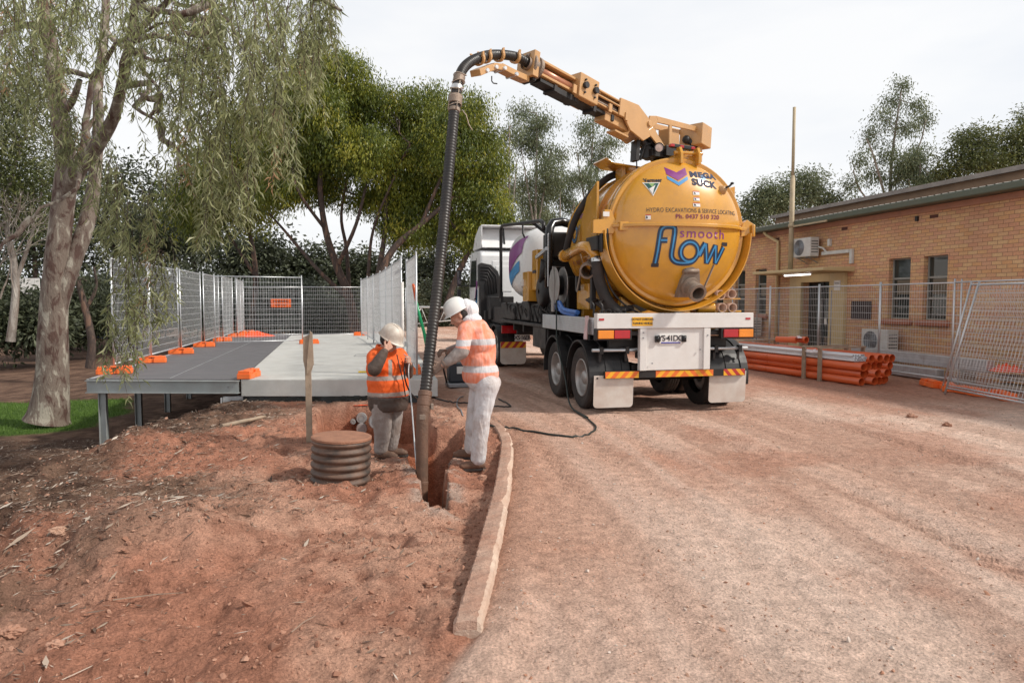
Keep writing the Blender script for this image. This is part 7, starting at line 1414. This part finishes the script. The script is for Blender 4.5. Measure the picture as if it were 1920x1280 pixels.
def helmet(parent, c, Rm, s, mat, name='hard_hat'):
    c = Vector(c); up = Rm @ Vector((0, 0, 1)); f = Rm @ Vector((1, 0, 0)); l = Rm @ Vector((0, 1, 0)); mb = MB(); n = 36; prof = [(.001, .155), (.03, .153), (.06, .143), (.088, .122), (.108, .090), (.118, .05), (.122, .015), (.124, .0), (.132, -.004), (.132, -.008), (.118, -.004), (.110, .04), (.08, .115), (.001, .148)]
    vs = []
    for (r, h) in prof:
        for j in range(n):
            t = 2 * math.pi * j / n; ff = 1.14 * (1 + (.24 if h < .003 and r > .121 and math.cos(t) > .25 else 0) * (math.cos(t) - .25)); ridge = .006 * (h > .05) * (abs(math.sin(t)) < .22)
            vs.append(c + f * (math.cos(t) * r * ff * s) + l * (math.sin(t) * r * .98 * s) + up * ((h + ridge) * s))
    mb.add(vs, [(i * n + j, i * n + (j + 1) % n, (i + 1) * n + (j + 1) % n, (i + 1) * n + j) for i in range(len(prof) - 1) for j in range(n)], True)
    for k in (-1, 0, 1): mb.tube([c + f * (x * s) + l * (k * .028 * s) + up * (math.sqrt(max(0, 1 - (x / .140) ** 2)) * .152 * s + .004 * s) for x in np.linspace(-.11, .11, 12)], .0045 * s, 6, True)
    h = mb.build(name, mat, parent); return h
skin = M('skin', (.56, .30, .21), .55, var=.1, vs=20, bump=.2, bs=200); M('skin_dirty', (.52, .29, .21), .6, var=.2, vs=20, dust=.3, dustcol=(.2, .1, .07))
M('helmet_white', (.74, .73, .70), .32, var=.04, dust=.12, dustcol=(.5, .42, .36), coat=.3); M('helmet_dirty', (.66, .61, .54), .5, var=.12, vs=12, dust=1.0, dustcol=(.30, .17, .10)); M('hair_dark', (.02, .014, .012), .6, bump=.6, bs=90)
M('boot', (.11, .066, .045), .8, var=.25, vs=12, bump=.4, bs=40, dust=.7, dustcol=(.26, .13, .085)); M('glove', (.17, .12, .095), .85, var=.25, vs=14, bump=.3, bs=60, dust=.5, dustcol=(.30, .19, .14))
M('sleeve_muddy', (.085, .062, .050), .7, var=.3, vs=9, bump=.3, bs=30, dust=.45, dustcol=(.22, .14, .10)); M('apron', (.055, .042, .036), .55, var=.25, vs=6, bump=.2, bs=20, dust=.4, dustcol=(.15, .09, .065))
def boots(parent, ankle, toe_dir, s=1., heel=.0):
    a = Vector(ankle); d = Vector(toe_dir).normalized(); m = MB(); g = gz(a.x, a.y); z = a.z
    cap(m, a + Vector((0, 0, .03)), a + Vector((0, 0, -.05)), .052 * s, .055 * s, 14); cap(m, Vector((a.x, a.y, z - .055)) - d * .035, Vector((a.x, a.y, z - .062)) + d * .13, .046 * s, .047 * s, 14); cap(m, Vector((a.x, a.y, z - .03)), Vector((a.x, a.y, z - .058)) + d * .09, .05 * s, .043 * s, 14)
    m.ell(Vector((a.x, a.y, z - .068)) + d * .16, (.05, .05, .035), 14, 8)
    b_ = fuse(m, 'boot', 'boot', parent, .008, 3); m = MB(); per_ = Vector((-d.y, d.x, 0)); 
    pl = [(-.085, -.036), (-.04, -.043), (.06, -.045), (.15, -.052), (.20, -.036), (.215, 0), (.20, .036), (.15, .052), (.06, .045), (-.04, .043), (-.085, .036)]
    m.prism(pl, Vector((a.x, a.y, z - .118)), d, per_, (0, 0, .028)); m.build('sole', 'rubber', b_, .006); return b_

# worker in the white coverall, seen from behind, looking down at the hose
PW = thing('person', aZ(885, 868), 'worker in white coverall over orange vest, white helmet, bending with glove on the hose', 'person')
Wp = lambda px, py, dy=0.: aY(px, py, 7.25 + dy)
an, af = Wp(897, 842, -.06), Wp(884, 832, .22)
for q_ in (an, af): q_.z = gz(q_.x, q_.y) + .112
kn, kf = Wp(903, 785, -.08), Wp(890, 782, .18); hn, hf = Wp(914, 722, -.10), Wp(902, 722, .12)
pel = Wp(908, 706, .02); wa = Wp(900, 676, .02); ch = Wp(891, 645, .02); ub_ = Wp(887, 612, .03); nk = Wp(880, 596, .02); hd = Wp(861, 592, .02)
sn, sf = Wp(874, 618, -.17), Wp(884, 612, .21); en, ef = Wp(867, 658, -.26), Wp(862, 655, .24); wn_, wf = Wp(831, 684, -.22), Wp(842, 657, .10)
fw = Vector((-.86, .10, -.50)); m = MB()
cap(m, pel, wa, .12, .12); cap(m, wa, ch, .12, .14); cap(m, ch, ub_, .14, .10); chain(m, [(ub_, .07), (nk, .058), (hd, .055)])
for h_, k_, a_ in ((hn, kn, an), (hf, kf, af)): chain(m, [(pel, .10), (h_, .09), (k_, .058), (a_, .042)])
for s_, e_, w_ in ((sn, en, wn_), (sf, ef, wf)): chain(m, [(ub_, .07), (s_, .06), (e_, .045), (w_, .03)])
Rm = head(m, hd, fw, (-.25, 0, 1)); fuse(m, 'body', 'skin', PW, .0075, 2)
# coverall: one garment from hood to cuffs
wz = lambda py: Wp(895, py).z
fabric('vest_film', (.86, .20, .07), bands=((wz(696), wz(684), 0), (wz(645), wz(634), 0)), band_col=(.50, .50, .52), film=.26, film_col=(.80, .76, .76), low=(wz(716), (.66, .65, .66)), dirt=.10, bump=.8)
fabric('coverall', (.58, .58, .60), film=.30, film_col=(.78, .78, .80), dirt=.8, dirt_col=(.36, .26, .21), bump=1.0); fabric('coverall_muddy', (.28, .24, .22), film=.3, film_col=(.46, .43, .42), dirt=.75, dirt_col=(.18, .12, .09), bump=.8)
fabric('coverall_clean', (.78, .78, .80), dirt=.12, dirt_col=(.5, .42, .36), bump=1.0)
m = MB(); m.ell(Wp(901, 700, .02), (.205, .20, .17), 24, 14); m.ell(Wp(896, 670, .02), (.195, .19, .18), 24, 14); m.ell(Wp(896, 640, .02), (.20, .215, .19), 24, 14); m.ell(Wp(890, 618, .02), (.155, .20, .13), 24, 12); m.ell(Wp(910, 655, .03), (.12, .15, .2), 20, 10)
for s_, e_ in ((sn, en), (sf, ef)): chain(m, [(ub_, .09), (s_, .085), (e_, .072)])
m.ell(Wp(880, 604, .02), (.10, .09, .06), 16, 10); fuse(m, 'vest_under_coverall', 'vest_film', PW, .012, 5, .026, .007)
m = MB(); m.ell(Wp(882, 580, .02), (.088, .098, .105), 20, 12, Euler((0, -.35, 0))); m.ell(Wp(874, 574, .02), (.07, .095, .085), 20, 12); m.ell(Wp(884, 598, .02), (.115, .12, .065), 20, 12); fuse(m, 'hood', 'coverall_clean', PW, .008, 4, .012, .003)
m = MB(); m.ell(Wp(908, 716, .01), (.185, .175, .12), 22, 12)
for h_, k_, a_, o in ((hn, kn, an, 0), (hf, kf, af, .01)): chain(m, [(h_, .128 - o), ((h_ + k_) / 2, .108), (k_, .094), ((k_ + a_) / 2, .088), (a_ + Vector((0, 0, .01)), .084)])
fuse(m, 'trousers', 'coverall', PW, .011, 4, .026, .006)
m = MB(); chain(m, [(en, .074), ((en + wn_) / 2, .064), (wn_.lerp(en, .12), .047)]); fuse(m, 'sleeve', 'coverall_muddy', PW, .009, 3, .012, .010)
m = MB(); chain(m, [(ef, .070), ((ef + wf) / 2, .06), (wf, .045)]); fuse(m, 'sleeve', 'coverall_muddy', PW, .009, 3, .012, .010)
m = MB(); m.lathe(wn_.lerp(en, .08), (wn_ - en), [(.050, -.012), (.054, 0), (.050, .012)], 16); m.build('cuff', 'glove', PW)
m = MB(); hd_dir = (Wp(806, 698, -.21) - wn_); hand(m, wn_, hd_dir, Vector((-.35, .8, -.4)), 1.18, .32, -1, .0105); fuse(m, 'glove', 'glove', PW, .0045, 2)
m = MB(); hand(m, wf, Vector((-.8, -.45, .05)), (0, 0, -1), 1.1, .9, 1, .0105); fuse(m, 'glove', 'glove', PW, .0045, 2)
helmet(PW, hd + Rm @ Vector((-.005, 0, .052)), Rm, .97, 'helmet_white')
m = MB(); m.ell(hd + Rm @ Vector((-.045, 0, .005)), (.085, .082, .080), 20, 12, Rm.to_euler()); fuse(m, 'hair', 'hair_dark', PW, .006, 2, 0, .01)
boots(PW, an, (-.95, .1, 0), 1.05); boots(PW, af, (-.9, .25, 0), 1.05)

# stocky worker in the orange jacket, head bowed, hand at the chin
OY = 8.1; Op = lambda px, py, dy=0.: aY(px, py, OY + dy)
PO = thing('person', aZ(720, 855), 'worker in orange jacket and dirty helmet, head bowed, hand at chin, holding a thin rod', 'person')
an, af = Op(714, 838, -.04), Op(732, 836, .16)
for q_ in (an, af): q_.z = gz(q_.x, q_.y) + .112
kn, kf = Op(718, 802, -.08), Op(736, 800, .12); hn, hf = Op(716, 762, -.08), Op(738, 762, .10)
pel = Op(727, 752); bel = Op(727, 716); ch = Op(725, 682); nk = Op(720, 656, -.02); hd = Op(731, 640, -.10); sr, sl_ = Op(704, 668, -.10), Op(749, 668, .08)
er, el = Op(702, 692, -.34), Op(764, 700, .02); wr, wl_ = Op(722, 657, -.32), Op(768, 682, -.14)
m = MB(); cap(m, pel, bel, .15, .16); cap(m, bel, ch, .16, .15); cap(m, ch, nk, .12, .065); cap(m, nk, hd, .06, .055)
for h_, k_, a_ in ((hn, kn, an), (hf, kf, af)): chain(m, [(pel, .12), (h_, .10), (k_, .06), (a_, .045)])
for s_, e_, w_ in ((sr, er, wr), (sl_, el, wl_)): chain(m, [(ch, .09), (s_, .065), (e_, .048), (w_, .03)])
fo = Vector((.66, -.52, -.52)); Rm = head(m, hd, fo, (.2, -.1, 1)); hand(m, wr, (Op(734, 645, -.26) - wr), Vector((.3, .8, .4)), 1.05, .75, 1, .010); hand(m, wl_, Vector((.0, -.5, .3)), Vector((-.8, .1, 0)), 1.0, 1.0, -1, .010); fuse(m, 'body', 'skin_dirty', PO, .0068, 1)
oz = lambda py: Op(727, py).z
fabric('hi_vis_jacket', (.88, .125, .012), bands=((oz(711), oz(703), .03), (oz(741), oz(733), .03)), band_col=(.36, .32, .29), dirt=.38, dirt_col=(.42, .10, .03), vband=(Op(727, 700).x, Op(734, 700).x, oz(704), oz(672)), bump=.7)
m = MB(); m.ell(Op(727, 715), (.245, .235, .20), 26, 14); m.ell(Op(726, 690), (.245, .225, .19), 26, 14); m.ell(Op(723, 668), (.19, .17, .12), 24, 12); m.cyl(Op(728, 741), Op(728, 715), .235, .24, 26); m.ell(Op(724, 656, .02), (.095, .09, .055), 16, 10)
chain(m, [(sr, .10), (sr.lerp(er, .75), .088)]); chain(m, [(sl_, .10), (sl_.lerp(el, .7), .085)]); fuse(m, 'jacket', 'hi_vis_jacket', PO, .012, 4, .030, .009)
m = MB(); chain(m, [(sr.lerp(er, .72), .083), (er, .078), (er.lerp(wr, .6), .062), (er.lerp(wr, .92), .046)]); fuse(m, 'sleeve', 'sleeve_muddy', PO, .009, 3, .012, .010)
m = MB(); chain(m, [(sl_.lerp(el, .65), .082), (el, .072), (el.lerp(wl_, .9), .046)]); fuse(m, 'sleeve', 'sleeve_muddy', PO, .009, 3, .012, .010)
m = MB(); m.lathe(Op(728, 768), (0, .0, 1), [(.001, 0), (.215, 0), (.232, .06), (.238, .17), (.2, .19), (.001, .19)], 28); fuse(m, 'apron', 'apron', PO, .012, 3, .018, .01)
m = MB()
for h_, k_, a_ in ((hn, kn, an), (hf, kf, af)): chain(m, [(h_ + Vector((0, 0, .04)), .125), ((h_ + k_) / 2, .118), (k_, .100), ((k_ + a_) / 2, .095), (a_ + Vector((0, 0, .02)), .086)])
fuse(m, 'trousers', 'coverall_muddy', PO, .011, 4, .028, .007)
m = MB(); c0 = nk + Vector((.0, 0, -.01)); m.lathe(c0, (.25, -.15, 1), [(.10, -.03), (.105, .02), (.10, .055), (.09, .055), (.09, -.03)], 24); fuse(m, 'collar', 'hi_vis_jacket', PO, .009, 2, .02, .008)
m = MB(); z = Op(752, 690); m.tube([Op(744, 664, -.20), Op(750, 690, -.235), Op(756, 715, -.235), Op(760, 742, -.22)], .007, 6); m.build('zip', 'black', PO)
helmet(PO, hd + Rm @ Vector((-.012, 0, .042)), Rm, 1.06, 'helmet_dirty'); m = MB(); m.ell(hd + Rm @ Vector((-.045, 0, .0)), (.085, .084, .085), 20, 12, Rm.to_euler()); fuse(m, 'hair', 'hair_dark', PO, .006, 2, 0, .01)
m = MB(); m.ell(hd + Rm @ Vector((.04, 0, -.088)), (.042, .050, .030), 16, 10, Rm.to_euler()); fuse(m, 'beard', M('beard_brown', (.13, .08, .055), .8, bump=.5, bs=120), PO, .006, 1, 0, .01)
boots(PO, an, (.8, -.35, 0), 1.05); boots(PO, af, (.85, -.1, 0), 1.05)
m = MB(); a = wl_ + Vector((-.01, -.05, .05)); m.tube(spline([Op(757, 664, -.1), a, Op(766, 700, -.35), Op(772, 760, -.7), Op(778, 840, -1.15), aY(781, 880, 6.9)], 6), .0075, 8); tag(m.build('water_lance', 'galv'), 'thin pale rod held upright by the worker in orange, reaching into the trench', 'rod')
m = MB(); m.tube(spline([Op(760, 672, -.12), Op(758, 700, -.28), Op(764, 725, -.25), Op(775, 742, -.1), Op(790, 750, .3), Op(800, 744, .5)], 6), .009, 8); tag(m.build('lance_hose', 'black'), 'thin black hose hanging from the hand of the worker in orange', 'hose')
